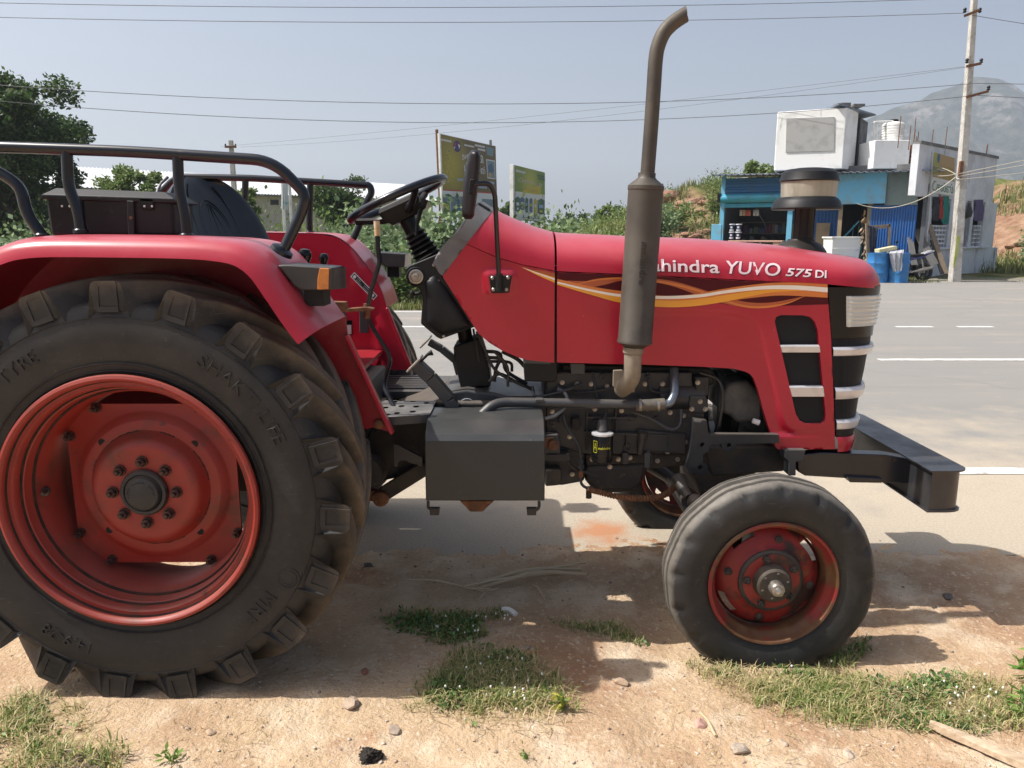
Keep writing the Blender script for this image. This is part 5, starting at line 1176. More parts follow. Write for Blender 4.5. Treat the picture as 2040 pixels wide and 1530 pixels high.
# oil filter with its print
OF = empty('oil_filter', at(1200, 918, 2.74))
OF.parent = EN_; OF.location = WO[OF.name]-WO[EN_.name]
c = at(1199, 919, 2.745); mb = MB(); mb.lathe([(0.034, 0), (0.0385, 0.004), (0.0395, 0.01), (0.0395, 0.098), (0.037, 0.104)], c, (0, 0, 1), 32)
OFB = ep('oil_filter', mb, M['gloss'])
bpy.data.objects.remove(OF)
mb = MB(); mb.lathe([(0.037, 0.1035), (0.0402, 0.104), (0.0402, 0.110), (0.036, 0.112), (0.02, 0.114)], c, (0, 0, 1), 32); ep('filter_rim', mb, M['silver'])
mb = MB(); mb.cyl(c+Vector((0, 0, 0.11)), c+Vector((0, 0.02, 0.15)), 0.02, 16); ep('filter_mount', mb, M['chassis'])
def wrap(txt, size, z, t0, mat_, name, rot=False):
    vs, fs = text_geo(txt, size, 0, 0, 1.0, 0.02*size, res=2); out = []
    for x, y, _ in vs:
        if rot: x, y = -y, x
        th = t0+x/0.0395; out.append((c.x+0.0402*math.sin(th), c.y-0.0402*math.cos(th), c.z+z+y))
    ep(name, MB().add(out, fs), mat_)['kind'] = 'stuff'
M['yellow_print'] = pm('yellow_print', (0.6, 0.6, 0.03), 0.4)
wrap('mahindra', 0.0125, 0.056, -0.50, M['yellow_print'], 'filter_lettering')
mb = MB()
for a, b in (((-1.02, .042), (-.62, .042)), ((-.62, .042), (-.62, .085)), ((-.62, .085), (-1.02, .085)), ((-1.02, .085), (-1.02, .042)), ((-.95, .05), (-.8, .078)), ((-.8, .078), (-.7, .05)), ((-.95, .06), (-.7, .06))):
    mb.tube([(c.x+0.0398*math.sin(th), c.y-0.0398*math.cos(th), c.z+z) for th, z in ((a[0]+(b[0]-a[0])*t, a[1]+(b[1]-a[1])*t) for t in np.linspace(0, 1, 5))], 0.0007, 4)
ep('filter_emblem', mb, M['yellow_print'])['kind'] = 'stuff'
mb = MB(); mb.cyl(at(1103, 887, 2.80), at(1103, 887, 2.77), 0.02, 18); mb.prism(S([(1078, 876), (1103, 874), (1113, 886), (1104, 898), (1078, 890)], 2.78), 2.785, 2.80); ep('tow_lug', mb, M['rust'], bevel=0.002)
ep('lug_backing', pr([(1080, 866), (1112, 866), (1116, 880), (1116, 905), (1080, 905)], 2.80, 2.85), M['slate'], bevel=0.004)
ep('brace', pr([(1085, 906), (1135, 905), (1137, 918), (1085, 919)], 2.79, 2.84), M['chassis'], bevel=0.002)
ep('sensor', pr([(1140, 835), (1155, 833), (1158, 848), (1150, 858), (1138, 855)], 2.79, 2.84), M['black'], bevel=0.003)
mb = MB(); mb.cyl(at(1275, 905, 2.81), at(1280, 868, 2.81), 0.012, 12); mb.cyl(at(1280, 872, 2.81), at(1281, 862, 2.81), 0.019, 14); ep('dipstick_cap', mb, M['dirty'])
ep('clip_plate', pr([(1284, 903), (1296, 903), (1294, 933), (1284, 932)], 2.80, 2.815), M['slate'], bevel=0.001)
# water pump, alternator, fan shroud
mb = MB(); mb.cyl(at(1310, 790, 2.86), at(1400, 790, 2.86), 0.05, 20); ep('water_pump', mb, M['chassis'], bevel=0.004)
ep('pump_flange', pr([(1375, 788), (1408, 790), (1412, 810), (1404, 826), (1380, 824), (1372, 806)], 2.80, 2.9), M['chassis'], bevel=0.008)
ep('alternator_bracket', pr([(1385, 752), (1412, 752), (1412, 788), (1388, 788)], 2.82, 2.92), M['dirty'], bevel=0.004)
mb = MB(); mb.lathe([(0.10, 0), (0.13, 0.02), (0.13, 0.05)], at(1432, 810, 3.0), (1, 0, 0), 36); ep('fan', mb, M['black'])
ep('fan_belt', MB().tube([Vector((at(1425, 820, 2.9).x, 2.95+0.10*math.cos(t), at(1425, 810, 2.9).z+0.13*math.sin(t))) for t in np.linspace(0, 6.283, 30)], 0.008, 6), M['hose'])
sh = pr([(1440, 790), (1452, 762), (1495, 758), (1520, 790), (1528, 838), (1490, 842), (1470, 846), (1455, 830), (1438, 822)], 2.86, 3.24); ep('fan_shroud', sh, pm('grey_shroud', (0.12, 0.115, 0.105), 0.6, layers=[((0.05, 0.05, 0.048), 10, 0.4, 0.65), ((0.22, 0.2, 0.17), 14, 0.6, 0.7)]), bevel=0.02)
ep('washer_neck', MB().tube(W3([(1500, 838, 2.80), (1512, 842, 2.80)]), [0.010, 0.011], 10), M['white_print'])
ep('radiator', pr([(1520, 600), (1560, 600), (1560, 880), (1520, 880)], 2.82, 3.28, 2.82), M['black'], bevel=0.004)
ep('engine_shade_tray', pr([(1115, 700), (1500, 700), (1500, 728), (1115, 722)], 2.84, 3.26), M['black'])  # black tray added under the hood as shade over the engine
rb_ = random.Random(12); bo = None
for px, py in [(1095, 745), (1120, 762), (1150, 765), (1178, 765), (1185, 815), (1210, 770), (1238, 818), (1262, 770), (1285, 765), (1290, 815), (1320, 765), (1335, 822), (1362, 828), (1366, 880), (1330, 900), (1290, 898), (1255, 912), (1215, 930), (1180, 915), (1232, 915), (1350, 915), (1310, 918), (1100, 820), (1135, 870), (1140, 945), (1098, 955), (1108, 944), (1395, 800), (1405, 815), (1378, 815), (1390, 762)]:
    p = at(px, py, 2.835 if px < 1375 else 2.80)
    if bo is None: bo = ep('bolt', hexnut(MB(), p, 0.0075, 0.008, stud=False), M['steel']); b0_ = p
    else: q = bo.copy(); COL.objects.link(q); q.location = bo.location+(p-b0_); q.scale = (1, 1, 1)
for pts, r in (([(1110, 770, 2.82), (1150, 782, 2.82), (1205, 776, 2.82), (1255, 760, 2.83)], .0045), ([(1180, 742, 2.84), (1190, 790, 2.82), (1208, 815, 2.81), (1196, 850, 2.79)], .005), ([(1290, 742, 2.84), (1300, 780, 2.82), (1352, 778, 2.82)], .006), ([(1395, 742, 2.84), (1430, 756, 2.83), (1440, 790, 2.82), (1432, 850, 2.82)], .007), ([(1130, 900, 2.81), (1140, 930, 2.80), (1180, 945, 2.82)], .005), ([(1060, 770, 2.82), (1070, 790, 2.80), (1120, 780, 2.80), (1160, 765, 2.82)], .006)):
    ep('hose', MB().tube(crv(W3(pts), 6), r, 8), M['hose'])
# front support casting, axle and steering
FS = part('front_support', MB(), M['chassis']) if False else empty('front_support', at(1450, 890, 2.75))
poly = [(1382, 835), (1408, 838), (1411, 865), (1552, 866), (1552, 883), (1469, 884), (1466, 895), (1453, 901), (1440, 895), (1437, 884), (1416, 886), (1412, 899), (1401, 905), (1401, 921), (1410, 928), (1410, 943), (1372, 943), (1366, 930), (1374, 900), (1379, 870)]
hol = [[(1399+5*math.cos(R(a)), 886+5*math.sin(R(a))) for a in range(0, 360, 45)], [(1452+5*math.cos(R(a)), 887+5*math.sin(R(a))) for a in range(0, 360, 45)], [(1395+5*math.cos(R(a)), 931+5*math.sin(R(a))) for a in range(0, 360, 45)]]
mb = MB(); sheet(mb, S(poly, 2.74), lambda x, z: 2.74, [S(h, 2.74) for h in hol], 0.03, 0.012, back=True); build('side_plate', mb, M['chassis'], FS, ang=40)
mb = MB(); mb.join(mb and MB().prism(S(poly, 2.74), 2.765, 2.77)); build('back_plate', mb, M['dirty'], FS)
build('side_plate', pr([(1382, 850), (1552, 866), (1552, 884), (1400, 930), (1375, 930)], 3.30, 3.33), M['chassis'], FS)
build('cross_casting', pr([(1400, 890), (1600, 890), (1610, 925), (1560, 940), (1420, 950)], 2.84, 3.26), M['dirty'], FS, bevel=0.01)
build('nose_bracket', pr([(1563, 896), (1606, 896), (1600, 918), (1586, 921), (1586, 948), (1571, 948), (1571, 920), (1563, 912)], 2.74, 2.80), M['slate'], FS, bevel=0.004)
FA = empty('front_axle', (0.85, YC, 0.33))
mb = MB(); mb.add([(0.79, 2.62, 0.36), (0.91, 2.62, 0.36), (0.91, 2.62, 0.28), (0.79, 2.62, 0.28), (0.78, YC, 0.45), (0.92, YC, 0.45), (0.92, YC, 0.35), (0.78, YC, 0.35), (0.79, 3.48, 0.36), (0.91, 3.48, 0.36), (0.91, 3.48, 0.28), (0.79, 3.48, 0.28)], [(a, (a+1) % 4, (a+1) % 4+4, a+4) for a in range(4)]+[(a+4, (a+1) % 4+4, (a+1) % 4+8, a+8) for a in range(4)]+[(0, 1, 2, 3), (11, 10, 9, 8)]); build('axle_beam', mb, M['dirty'], FA, bevel=0.01)
for y in (2.60, 3.50):
    mb = MB(); mb.cyl((0.86, y, 0.22), (0.86, y, 0.46), 0.034, 18); mb.cyl((0.86, y-0.1, 0.276), (0.86, y+0.1, 0.276), 0.03, 16); build('king_pin', mb, M['dirty'], FA)
mb = MB(); mb.tube(W3([(1285, 920, 3.2), (1340, 955, 3.05), (1368, 1000, 2.72)]), [0.03, 0.026, 0.02], 14); build('steering_cylinder', mb, M['chassis'], FA)
mb = MB(); mb.tube([(0.70, 2.62, 0.33), (0.70, 3.48, 0.33)], 0.014, 10); mb.tube([(0.86, 2.62, 0.36), (0.70, 2.62, 0.33)], 0.02, 10); build('tie_rod', mb, M['dirty'], FA)
mb = MB(); mb.tube(W3([(1352, 955, 2.80), (1362, 975, 2.74), (1372, 992, 2.70)]), [0.03, 0.018, 0.018], 12); mb.ball(at(1385, 1000, 2.68), 0.03, 12, 8); build('ball_joint', mb, M['dirty'], FA)
build('axle_pivot', pr([(1380, 940), (1450, 930), (1500, 935), (1475, 985), (1400, 1000)], 2.88, 3.2), M['dirty'], FA, bevel=0.015)
# front bumper: two arms and a boxed beam with rounded ends
BU = empty('front_bumper', at(1820, 990, 3.0))
build('arm', pr([(1588, 907), (1640, 902), (1765, 906), (1812, 914), (1822, 962), (1760, 962), (1752, 957), (1604, 948), (1590, 940)], 2.76, 2.82), M['tube'], BU, bevel=0.003)
build('arm', MB().prism(S([(1588, 907), (1765, 906), (1760, 962), (1590, 940)], 2.76), 3.28, 3.34), M['tube'], BU)
build('foot_plate', pr([(1688, 951), (1760, 955), (1756, 962), (1694, 961)], 2.74, 2.84), M['tube'], BU)
def beam(z0, z1, grow, name, y0=2.61, y1=3.49, th=None):
    xb, xf = 1.490-grow, 1.612+grow; o = []
    rc = 0.07
    for a in range(0, 91, 15): o.append((xf-rc*1.0+rc*math.sin(R(a))*1.0, y0-grow+rc*0.75*(1-math.cos(R(a)))))
    for a in range(0, 91, 15): o.append((xf-rc+rc*math.cos(R(a)), y1+grow-rc*0.75*(1-math.sin(R(a)))))
    o += [(xb, y1+grow), (xb, y0-grow)]
    n = len(o); mb = MB(); mb.add([(x, y, z0) for x, y in o]+[(x, y, z1) for x, y in o], [tuple(range(n-1, -1, -1)), tuple(range(n, 2*n))]+[(i, (i+1) % n, (i+1) % n+n, i+n) for i in range(n)])
    return build(name, mb, M['bumper'], BU, ang=25)
M['bumper'] = pm('worn_black_steel', (0.024, 0.025, 0.030), 0.33, layers=[((0.05, 0.045, 0.042), 9, 0.45, 0.7), ((0.11, 0.065, 0.045), 24, 0.64, 0.74, 6)], rvar=0.25, coat=0.15)
zt_ = at(1940, 938, 2.6).z
beam(zt_-0.150, zt_-0.006, 0.0, 'beam_web'); beam(zt_-0.006, zt_, 0.012, 'top_flange'); beam(zt_-0.156, zt_-0.150, 0.008, 'bottom_flange')
build('gusset', pr([(1768, 905), (1835, 920), (1838, 965), (1765, 960)], 2.79, 2.80), M['rust'], BU)
# battery box
BB = empty('battery_box', at(965, 1000, 2.55))
prof = [(2.79, 0.789), (2.60, 0.789), (2.585, 0.786), (2.520, 0.754), (2.504, 0.736), (2.502, 0.715), (2.500, 0.525), (2.79, 0.525)]
x0, x1 = at(846, 900, 2.5).x, at(1086, 900, 2.5).x; mb = MB(); n = len(prof)
mb.add([(x0, y, z) for y, z in prof]+[(x1, y, z) for y, z in prof], [tuple(range(n)), tuple(range(2*n-1, n-1, -1))]+[(i, i+n, (i+1) % n+n, (i+1) % n) for i in range(n)])
M['cover'] = pm('slate_cover_paint', (0.011, 0.0165, 0.021), 0.33, layers=[((0.018, 0.023, 0.028), 4, 0.45, 0.7), ((0.22, 0.2, 0.17), 130, 0.74, 0.76, 2), ((0.03, 0.03, 0.03), 7, 0.62, 0.7)], rvar=0.2)
dusty(M['cover'], (0.2, 0.18, 0.155), 0.3, 9.0); build('cover', mb, M['cover'], BB, bevel=0.004, ang=20)
for px in (858, 1060):
    mb = MB(); mb.tube(fillet(W3([(px-5, 998, 2.53), (px-5, 1012, 2.53), (px+2, 1015, 2.53), (px+18, 1015, 2.53)] if px < 900 else [(px+14, 998, 2.53), (px+14, 1012, 2.53), (px+6, 1017, 2.53), (px-8, 1017, 2.53)]), 0.008), 0.006, 6); q = (px-2 if px < 900 else px-11)
    mb.prism(S([(q, 1011), (q+20, 1011), (q+19, 1025), (q+1, 1025)], 2.53), 2.52, 2.54); build('latch', mb, M['dirty'], BB, bevel=0.002)
build('support_bracket', pr([(915, 998), (985, 998), (968, 1013), (962, 1020), (936, 1020), (930, 1013)], 2.60, 2.68), M['rust'], BB, bevel=0.004)
# ================================================================== SHOP, HOUSE, BOARDS, POLES
C0_ = (12.67, 24.0)
SF = Frame(C0_, (-0.88, 0.47)); HF = Frame((12.75, 24.15), (0.74, 0.67))
def cp(name, col, rough=0.6, dirt=None, sc=3, lo=0.5, hi=0.7, **k):
    return pm(name, col, rough, layers=[(dirt or tuple(c*0.6+0.03 for c in col), sc, lo, hi, 6)], **k)
M['blue'] = cp('royal_blue_sheet', (0.018, 0.115, 0.36), 0.45); M['cyan'] = cp('sky_blue_paint', (0.14, 0.42, 0.62), 0.5, (0.2, 0.3, 0.34)); M['teal'] = cp('teal_shutter', (0.05, 0.30, 0.42), 0.35)
M['deepblue'] = cp('deep_blue_sheet', (0.014, 0.10, 0.24), 0.4); M['whitewash'] = pm('stained_whitewash', (0.78, 0.78, 0.76), 0.9, layers=[((0.60, 0.60, 0.58), 2.0, 0.5, 0.72), ((0.16, 0.155, 0.145), 1.6, 0.62, 0.74, 7, (1.4, 1.4, 0.35))])
M['housewash'] = pm('mouldy_whitewash', (0.62, 0.64, 0.67), 0.9, layers=[((0.45, 0.46, 0.48), 1.5, 0.45, 0.7), ((0.10, 0.10, 0.10), 1.3, 0.56, 0.68, 7, (1.6, 1.6, 0.4))])
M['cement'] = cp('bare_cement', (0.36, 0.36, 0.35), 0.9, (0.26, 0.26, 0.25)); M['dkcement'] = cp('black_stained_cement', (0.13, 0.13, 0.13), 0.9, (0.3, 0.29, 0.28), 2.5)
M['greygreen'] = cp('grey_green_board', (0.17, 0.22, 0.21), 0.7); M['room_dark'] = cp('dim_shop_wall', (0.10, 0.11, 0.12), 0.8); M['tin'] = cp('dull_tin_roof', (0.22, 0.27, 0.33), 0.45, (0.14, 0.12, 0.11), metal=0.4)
M['peach'] = cp('peach_counter', (0.55, 0.33, 0.25), 0.6); M['card'] = cp('brown_cardboard', (0.30, 0.22, 0.14), 0.8); M['wood'] = cp('weathered_wood', (0.26, 0.2, 0.14), 0.8, sc=12); M['greywood'] = cp('grey_old_plank', (0.15, 0.145, 0.14), 0.85, sc=10)
def fbox(name, F, pr_, n0, n1, mat_, par, **kw):
    """a box over a rectangle (px0, py0, px1, py1) of the photo that stands on the wall plane F at depth n1 (front) .. n0 (back)"""
    a, b, c, d = pr_; m = (a+c)/2; u0, u1 = F.px(a, (b+d)/2, n1)[0], F.px(c, (b+d)/2, n1)[0]; z1, z0 = F.px(m, b, n1)[1], F.px(m, d, n1)[1]
    mb = MB(F); mb.box((min(u0, u1), n0, z0), (max(u0, u1), n1, z1)); return build(name, mb, mat_, par, **kw)
def fquad(F, pts, n0, n1, mi=0, mb=None):
    """a slab over a four-cornered outline of the photo"""
    mb = mb or MB(F); q = [F.px(a, b, n1) for a, b in pts]; k = len(q)
    return mb.add([(u, n1, z) for u, z in q]+[(u, n0, z) for u, z in q], [tuple(range(k)), tuple(range(2*k-1, k-1, -1))]+[(i, i+k, (i+1) % k+k, (i+1) % k) for i in range(k)], mi)
def corr(F, pts, n, pitch, amp, vertical=True, thick=0.01):
    """ribbed sheet over an upright rectangle given by its corners' pixels (left top, right bottom)"""
    (a, b), (c, d) = pts; m = (a+c)/2; u0, u1 = sorted((F.px(a, (b+d)/2, n)[0], F.px(c, (b+d)/2, n)[0])); z1, z0 = F.px(m, b, n)[1], F.px(m, d, n)[1]
    mb = MB(F); rows = []
    L = (u1-u0) if vertical else (z1-z0); k = max(2, int(L/pitch)); prof = []
    for i in range(k):
        for f, o in ((0, 0), (0.3, 0), (0.42, amp), (0.88, amp)): prof.append(((i+f)/k, o))
    prof.append((1, 0))
    for t, o in prof:
        rows.append([(u0+(u1-u0)*t, n+o, z0), (u0+(u1-u0)*t, n+o, z1)] if vertical else [(u0, n+o, z0+(z1-z0)*t), (u1, n+o, z0+(z1-z0)*t)])
    mb.grid(rows); mb.grid([[(p[0], p[1]-thick, p[2]) for p in r] for r in rows]); return mb
SH = thing('roadside_shop', 'low blue roadside shop with raised shutter and white room on its roof', 'shop', SF((2.5, 0, 0)))
zg = -0.3
ue = SF.px(1436, 440)[0]; um = SF.px(1572, 440)[0]
zE = lambda u: float(np.interp(u, [0.0, ue], [SF.px(1840, 345)[1], SF.px(1436, 353)[1]]))
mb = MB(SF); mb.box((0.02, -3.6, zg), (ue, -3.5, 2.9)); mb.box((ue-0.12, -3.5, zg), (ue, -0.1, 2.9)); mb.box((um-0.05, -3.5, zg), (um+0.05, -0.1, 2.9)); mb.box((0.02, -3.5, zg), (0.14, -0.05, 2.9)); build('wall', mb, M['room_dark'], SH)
mb = MB(SF); mb.box((0.1, -3.5, -0.2), (ue, 0.25, 0.02)); build('floor_slab', mb, M['cement'], SH)
# tin roof with upstanding ribs
mb = MB(SF); rows = []; u0, u1 = -0.35, SF.px(1420, 351, 0.5)[0]; k = 34
for i in range(k+1):
    for f, o in (((0, 0), (0.62, 0), (0.72, 0.035), (0.9, 0.035)) if i < k else ((0, 0),)):
        u = u0+(u1-u0)*(i+f)/k; rows.append([(u, 0.55, zE(u)+0.03+o), (u, -3.8, zE(u)+0.25+o), (u, -3.8, zE(u)+0.235+o), (u, 0.55, zE(u)+0.015+o)])
mb.grid(rows, wrap=True); build('roof', mb, M['tin'], SH)
build('fascia', corr(SF, ((1438, 354), (1562, 387)), 0.05, 0.16, 0.025, False), M['deepblue'], SH)
mb = MB(SF); a, b = SF.px(1433, 396, 0.12), SF.px(1566, 396, 0.12); mb.cyl((b[0], 0.05, a[1]), (a[0], 0.05, a[1]), 0.15, 20); build('shutter_roll', mb, M['teal'], SH)
SHU = build('shutter_bar', corr(SF, ((1440, 405), (1564, 413)), 0.05, 0.05, 0.012, False), M['teal'], SH)
fbox('roll_bracket', SF, (1429, 385, 1435, 403), -0.1, 0.2, M['black'], SH)
fbox('post', SF, (1434, 352, 1442, 510), -0.05, 0.08, M['cyan'], SH); fbox('post', SF, (1566, 412, 1576, 520), -0.05, 0.08, M['cyan'], SH); fbox('low_wall', SF, (1416, 447, 1436, 510), -0.1, 0.1, M['cyan'], SH, bevel=0.01)
build('side_wall', corr(SF, ((1577, 408), (1672, 520)), -0.6, 0.1, 0.03), M['blue'], SH)
build('sign_panel', fquad(SF, [(1600, 350), (1768, 343), (1763, 405), (1600, 409)], 0.10, 0.16), M['cyan'], SH, bevel=0.004)
build('wall_board', fquad(SF, [(1766, 343), (1830, 342), (1828, 408), (1762, 409)], -0.02, 0.04), M['greygreen'], SH)
build('ribbed_wall', corr(SF, ((1731, 408), (1822, 540)), -0.02, 0.075, 0.03), M['blue'], SH)
fbox('door_post', SF, (1667, 405, 1675, 530), -0.08, 0.02, M['card'], SH)
build('side_wall', corr(SF, ((1440, 412), (1470, 520)), -0.12, 0.09, 0.02), M['cement'], SH) if False else None
for px in (1696, 1707, 1716): fbox('stair_baluster', SF, (px, 448, px+1.6, 530), -1.2, -1.17, M['teal'], SH)
mb = MB(SF); a, b = SF.px(1676, 478, -0.6), SF.px(1712, 440, -0.6); mb.bar((a[0], -0.6, a[1]), (b[0], -0.6, b[1]), 0.05, 0.05); build('stair_rail', mb, M['teal'], SH)
# roof room, slab and low parapet
def plan(pts, z0, z1): k = len(pts); return MB().add([(x, y, z0) for x, y in pts]+[(x, y, z1) for x, y in pts], [tuple(range(k-1, -1, -1)), tuple(range(k, 2*k))]+[(i, (i+1) % k, (i+1) % k+k, i+k) for i in range(k)])
def XY(px, Y, py=300): p = at(px, py, Y); return (p.x, p.y)
zr0, zr1 = at(1610, 336, 25.2).z, at(1560, 214, 25.2).z
mb = MB(SF); mb.box((-0.1, -3.9, zE(1)+0.10), (4.6, -0.5, zE(1)+0.32)); build('roof_slab', mb, M['dkcement'], SH, bevel=0.02)
room = [XY(1546, 26.1, 270), XY(1683, 25.2, 270), XY(1707, 25.9, 270), (XY(1707, 25.9)[0], 29.0), (XY(1556, 29.0)[0], 29.0)]
RM = build('rooftop_room', plan(room, zr0, zr1), M['whitewash'], SH, bevel=0.03)
RF_ = Frame(room[1], (room[0][0]-room[1][0], room[0][1]-room[1][1])); build('cement_patch', fquad(RF_, [(1567, 236), (1663, 233), (1661, 300), (1565, 303)], -0.02, 0.03), M['cement'], RM)
pr_ = [XY(1707, 25.95, 330), XY(1722, 27.0, 330), (XY(1722, 27)[0], 29), (XY(1707, 26)[0], 29)]; build('shaded_return', plan(pr_, zr0, at(1720, 235, 26).z), M['dkcement'], SH)  # dark cement colours in the shade of this recess
mb = MB(); a = at(1665, 213, 25.3); b = at(1742, 232, 26.0)
mb.add([(a.x, 25.1, zr1+0.12), (b.x, 25.9, zr1-0.10), (b.x, 28, zr1-0.02), (a.x, 28, zr1+0.15), (a.x, 25.1, zr1+0.07), (b.x, 25.9, zr1-0.14), (b.x, 28, zr1-0.06), (a.x, 28, zr1+0.1)], [(0, 1, 2, 3), (7, 6, 5, 4), (0, 4, 5, 1), (1, 5, 6, 2), (2, 6, 7, 3), (3, 7, 4, 0)]); build('awning_sheet', mb, M['tin'], SH)
for px, w, h in ((1672, 20, 7), (1698, 22, 5)):
    p = at(px, 216, 25.4); mb = MB(); mb.box((p.x, 25.3, zr1+0.05), (p.x+w/62, 25.8, zr1+0.05+h/62)); build('loose_block', mb, M['dkcement'], SH, bevel=0.01)
pq0, pq1 = at(1739, 330, 24.9), at(1815, 279, 24.9); mb = MB(); mb.box((pq0.x, 24.9, zE(0)+0.2), (pq1.x, 27, pq1.z)); build('tank_plinth', mb, M['whitewash'], SH, bevel=0.02)
# water tank on the plinth, with its white pipe
zt0 = pq1.z; c = at(1777, 281, 25.7); WT = thing('water_tank', 'white ribbed plastic water tank on the shop roof plinth', 'water tank', (c.x, 25.7, zt0))
rt = 20*25.5/FOC; prof = [(rt*0.97, 0)]; Ht = at(1777, 243, 25.7).z-zt0
for k in range(7): z = Ht*0.86*(k+0.15)/7; prof += [(rt*0.97, z), (rt*1.02, z+0.02), (rt*1.02, z+0.06), (rt*0.97, z+0.075)]
prof += [(rt, Ht*0.87), (rt*0.9, Ht*0.94), (rt*0.45, Ht)]
M['tank'] = cp('white_tank_plastic', (0.74, 0.74, 0.71), 0.5)
mb = MB(); mb.lathe(prof, (c.x, 25.7, zt0), (0, 0, 1), 30); build('body', mb, M['tank'], WT)
mb = MB(); mb.lathe([(rt*0.42, Ht), (rt*0.42, Ht+0.06), (rt*0.3, Ht+0.08), (0, Ht+0.085)], (c.x, 25.7, zt0), (0, 0, 1), 18); build('lid', mb, M['black'], WT)
mb = MB(); mb.tube(fillet([at(1741, 282, 25.5), at(1741, 243, 25.5), at(1779, 241, 25.6)], 0.05), 0.028, 8); mb.tube(fillet([at(1747, 281, 25.5), at(1747, 247, 25.5), at(1760, 246, 25.6)], 0.05), 0.022, 8); build('pipe', mb, M['tank'], WT)
# brick heap beside the plinth: each brick by itself
M['brick'] = cp('broken_brick', (0.30, 0.13, 0.07), 0.9, (0.16, 0.11, 0.09), 8)
b0 = None
for r in range(8):
    for k in range(2):
        p = at(1814+7.5*k+random.uniform(-1, 1), 330-5.2*r, 25.1+0.1*random.random())
        if b0 is None:
            mb = MB(); mb.box((p.x, p.y, p.z), (p.x+0.13, p.y+0.2, p.z+0.075)); b0 = build('brick', mb, M['brick'], SH, origin=(p.x, p.y, p.z), bevel=0.006)
        else: c_ = b0.copy(); COL.objects.link(c_); c_.location = p-WO[SH.name]; c_.rotation_euler = (0, 0, random.uniform(-.3, .3))
# goods in the shop: counter, shelves, paint buckets, packets, cardboard
a0, a1 = SF.px(1450, 500, 0.1)[0], SF.px(1558, 500, 0.1)[0]; ztop = SF.px(1500, 479, 0.1)[1]
CT = thing('shop_counter', 'peach shop counter with glass front under the raised shutter', 'counter', SF(((a0+a1)/2, 0, 0)))
mb = MB(SF); mb.box((a1, -0.35, ztop-0.05), (a0, 0.18, ztop)); build('top', mb, M['peach'], CT, bevel=0.008)
for u in (a1, (a0+a1)/2-0.2, a0-0.3): mb = MB(SF); mb.box((u, -0.3, 0), (u+0.3 if u != (a0+a1)/2-0.2 else u+0.05, 0.15, ztop-0.05)); build('pillar', mb, M['peach'], CT)
mb = MB(SF); mb.box((a1+0.05, 0.02, 0.05), (a0-0.05, 0.05, ztop-0.08)); build('glass', mb, pm('dim_counter_glass', (0.03, 0.035, 0.04), 0.08, coat=0.5), CT)
ub = SF.px(1459, 460, -0.35)[0]; DB = thing('stacked_bucket', 'x', 'bucket', (0, 0, 0)); bpy.data.objects.remove(DB)
lab = {(0, 0): 'dark blue paint bucket at the bottom left of the stack of four', (0, 1): 'dark blue paint bucket at the top left of the stack of four', (1, 0): 'dark blue paint bucket at the bottom right of the stack of four', (1, 1): 'dark blue paint bucket at the top right of the stack of four'}
M['navy'] = pm('navy_bucket', (0.02, 0.03, 0.08), 0.35); M['label_w'] = pm('white_label', (0.66, 0.66, 0.7), 0.5)
zb0 = SF.px(1458, 477, -0.1)[1]; zb1 = SF.px(1458, 461.5, -0.1)[1]; pb = None
for (i, j), l in lab.items():
    u = SF.px(1457.5+13.5*i, 470, -0.1)[0]; o = SF((u, -0.1, (zb0, zb1)[j])); h = zb1-zb0
    if pb is None:
        pb = thing('paint_bucket', l, 'bucket', o, 'paint buckets stacked on the shop counter')
        mb = MB(); mb.lathe([(0.082, 0.0), (0.10, h*0.8), (0.105, h*0.8), (0.105, h*0.86), (0.1, h*0.9), (0.1, h*0.95)], o, (0, 0, 1), 20); build('bucket_body', mb, M['navy'], pb)
        mb = MB(); mb.lathe([(0.106, h*0.86), (0.109, h*0.9), (0.106, h*0.97), (0.09, h*0.99)], o, (0, 0, 1), 20); build('lid', mb, M['label_w'], pb)
        mb = MB(); nn = math.atan2(SF.n.y, SF.n.x)
        mb.grid([[o+Vector((r*math.cos(nn+t), r*math.sin(nn+t), z)) for t in np.linspace(-0.9, 0.9, 9)] for r, z in ((0.0865, h*0.1), (0.091, h*0.28))]); mb.grid([[o+Vector((r*math.cos(nn+t), r*math.sin(nn+t), z)) for t in np.linspace(-0.35, 0.35, 5)] for r, z in ((0.0945, h*0.42), (0.1, h*0.68))]); build('label', mb, M['label_w'], pb)['kind'] = 'stuff'
    else:
        c_ = copy_tree(pb); c_.location = o; c_['label'] = l
cols = [(0.5, 0.42, 0.35), (0.5, 0.3, 0.2), (0.42, 0.09, 0.05), (0.5, 0.1, 0.06), (0.45, 0.4, 0.4), (0.5, 0.45, 0.42)]
wds = ['cream packet hanging leftmost in the dark shop front', 'tan packet hanging second from the left in the dark shop', 'red packet hanging third from the left in the shop', 'bright red packet hanging fourth from the left in the shop', 'grey packet hanging fifth from the left in the shop', 'pale packet hanging rightmost in the dark shop front']
for k, px in enumerate((1476, 1482, 1488, 1493, 1503, 1509)):
    u, z = SF.px(px, 424, -0.3); mb = MB(SF)
    mb.grid([[(u-0.045+0.09*i/4, -0.3+0.03*math.sin(math.pi*i/4)*math.sin(math.pi*j/6), z-0.1+0.2*j/6) for i in range(5)] for j in range(7)]); mb.grid([[(u-0.045+0.09*i/4, -0.3-0.03*math.sin(math.pi*i/4)*math.sin(math.pi*j/6), z-0.1+0.2*j/6) for i in range(5)] for j in range(7)])
    build('hanging_packet', mb, cp('packet_print_'+'abcdef'[k], cols[k], 0.4, sc=20), label=wds[k], cat='packet', group='packets hanging in the shop')
SHF = thing('goods_shelf', 'dark shelf of assorted goods on the back wall of the shop', 'shelf', SF((ue-1.2, -2.2, 0)))
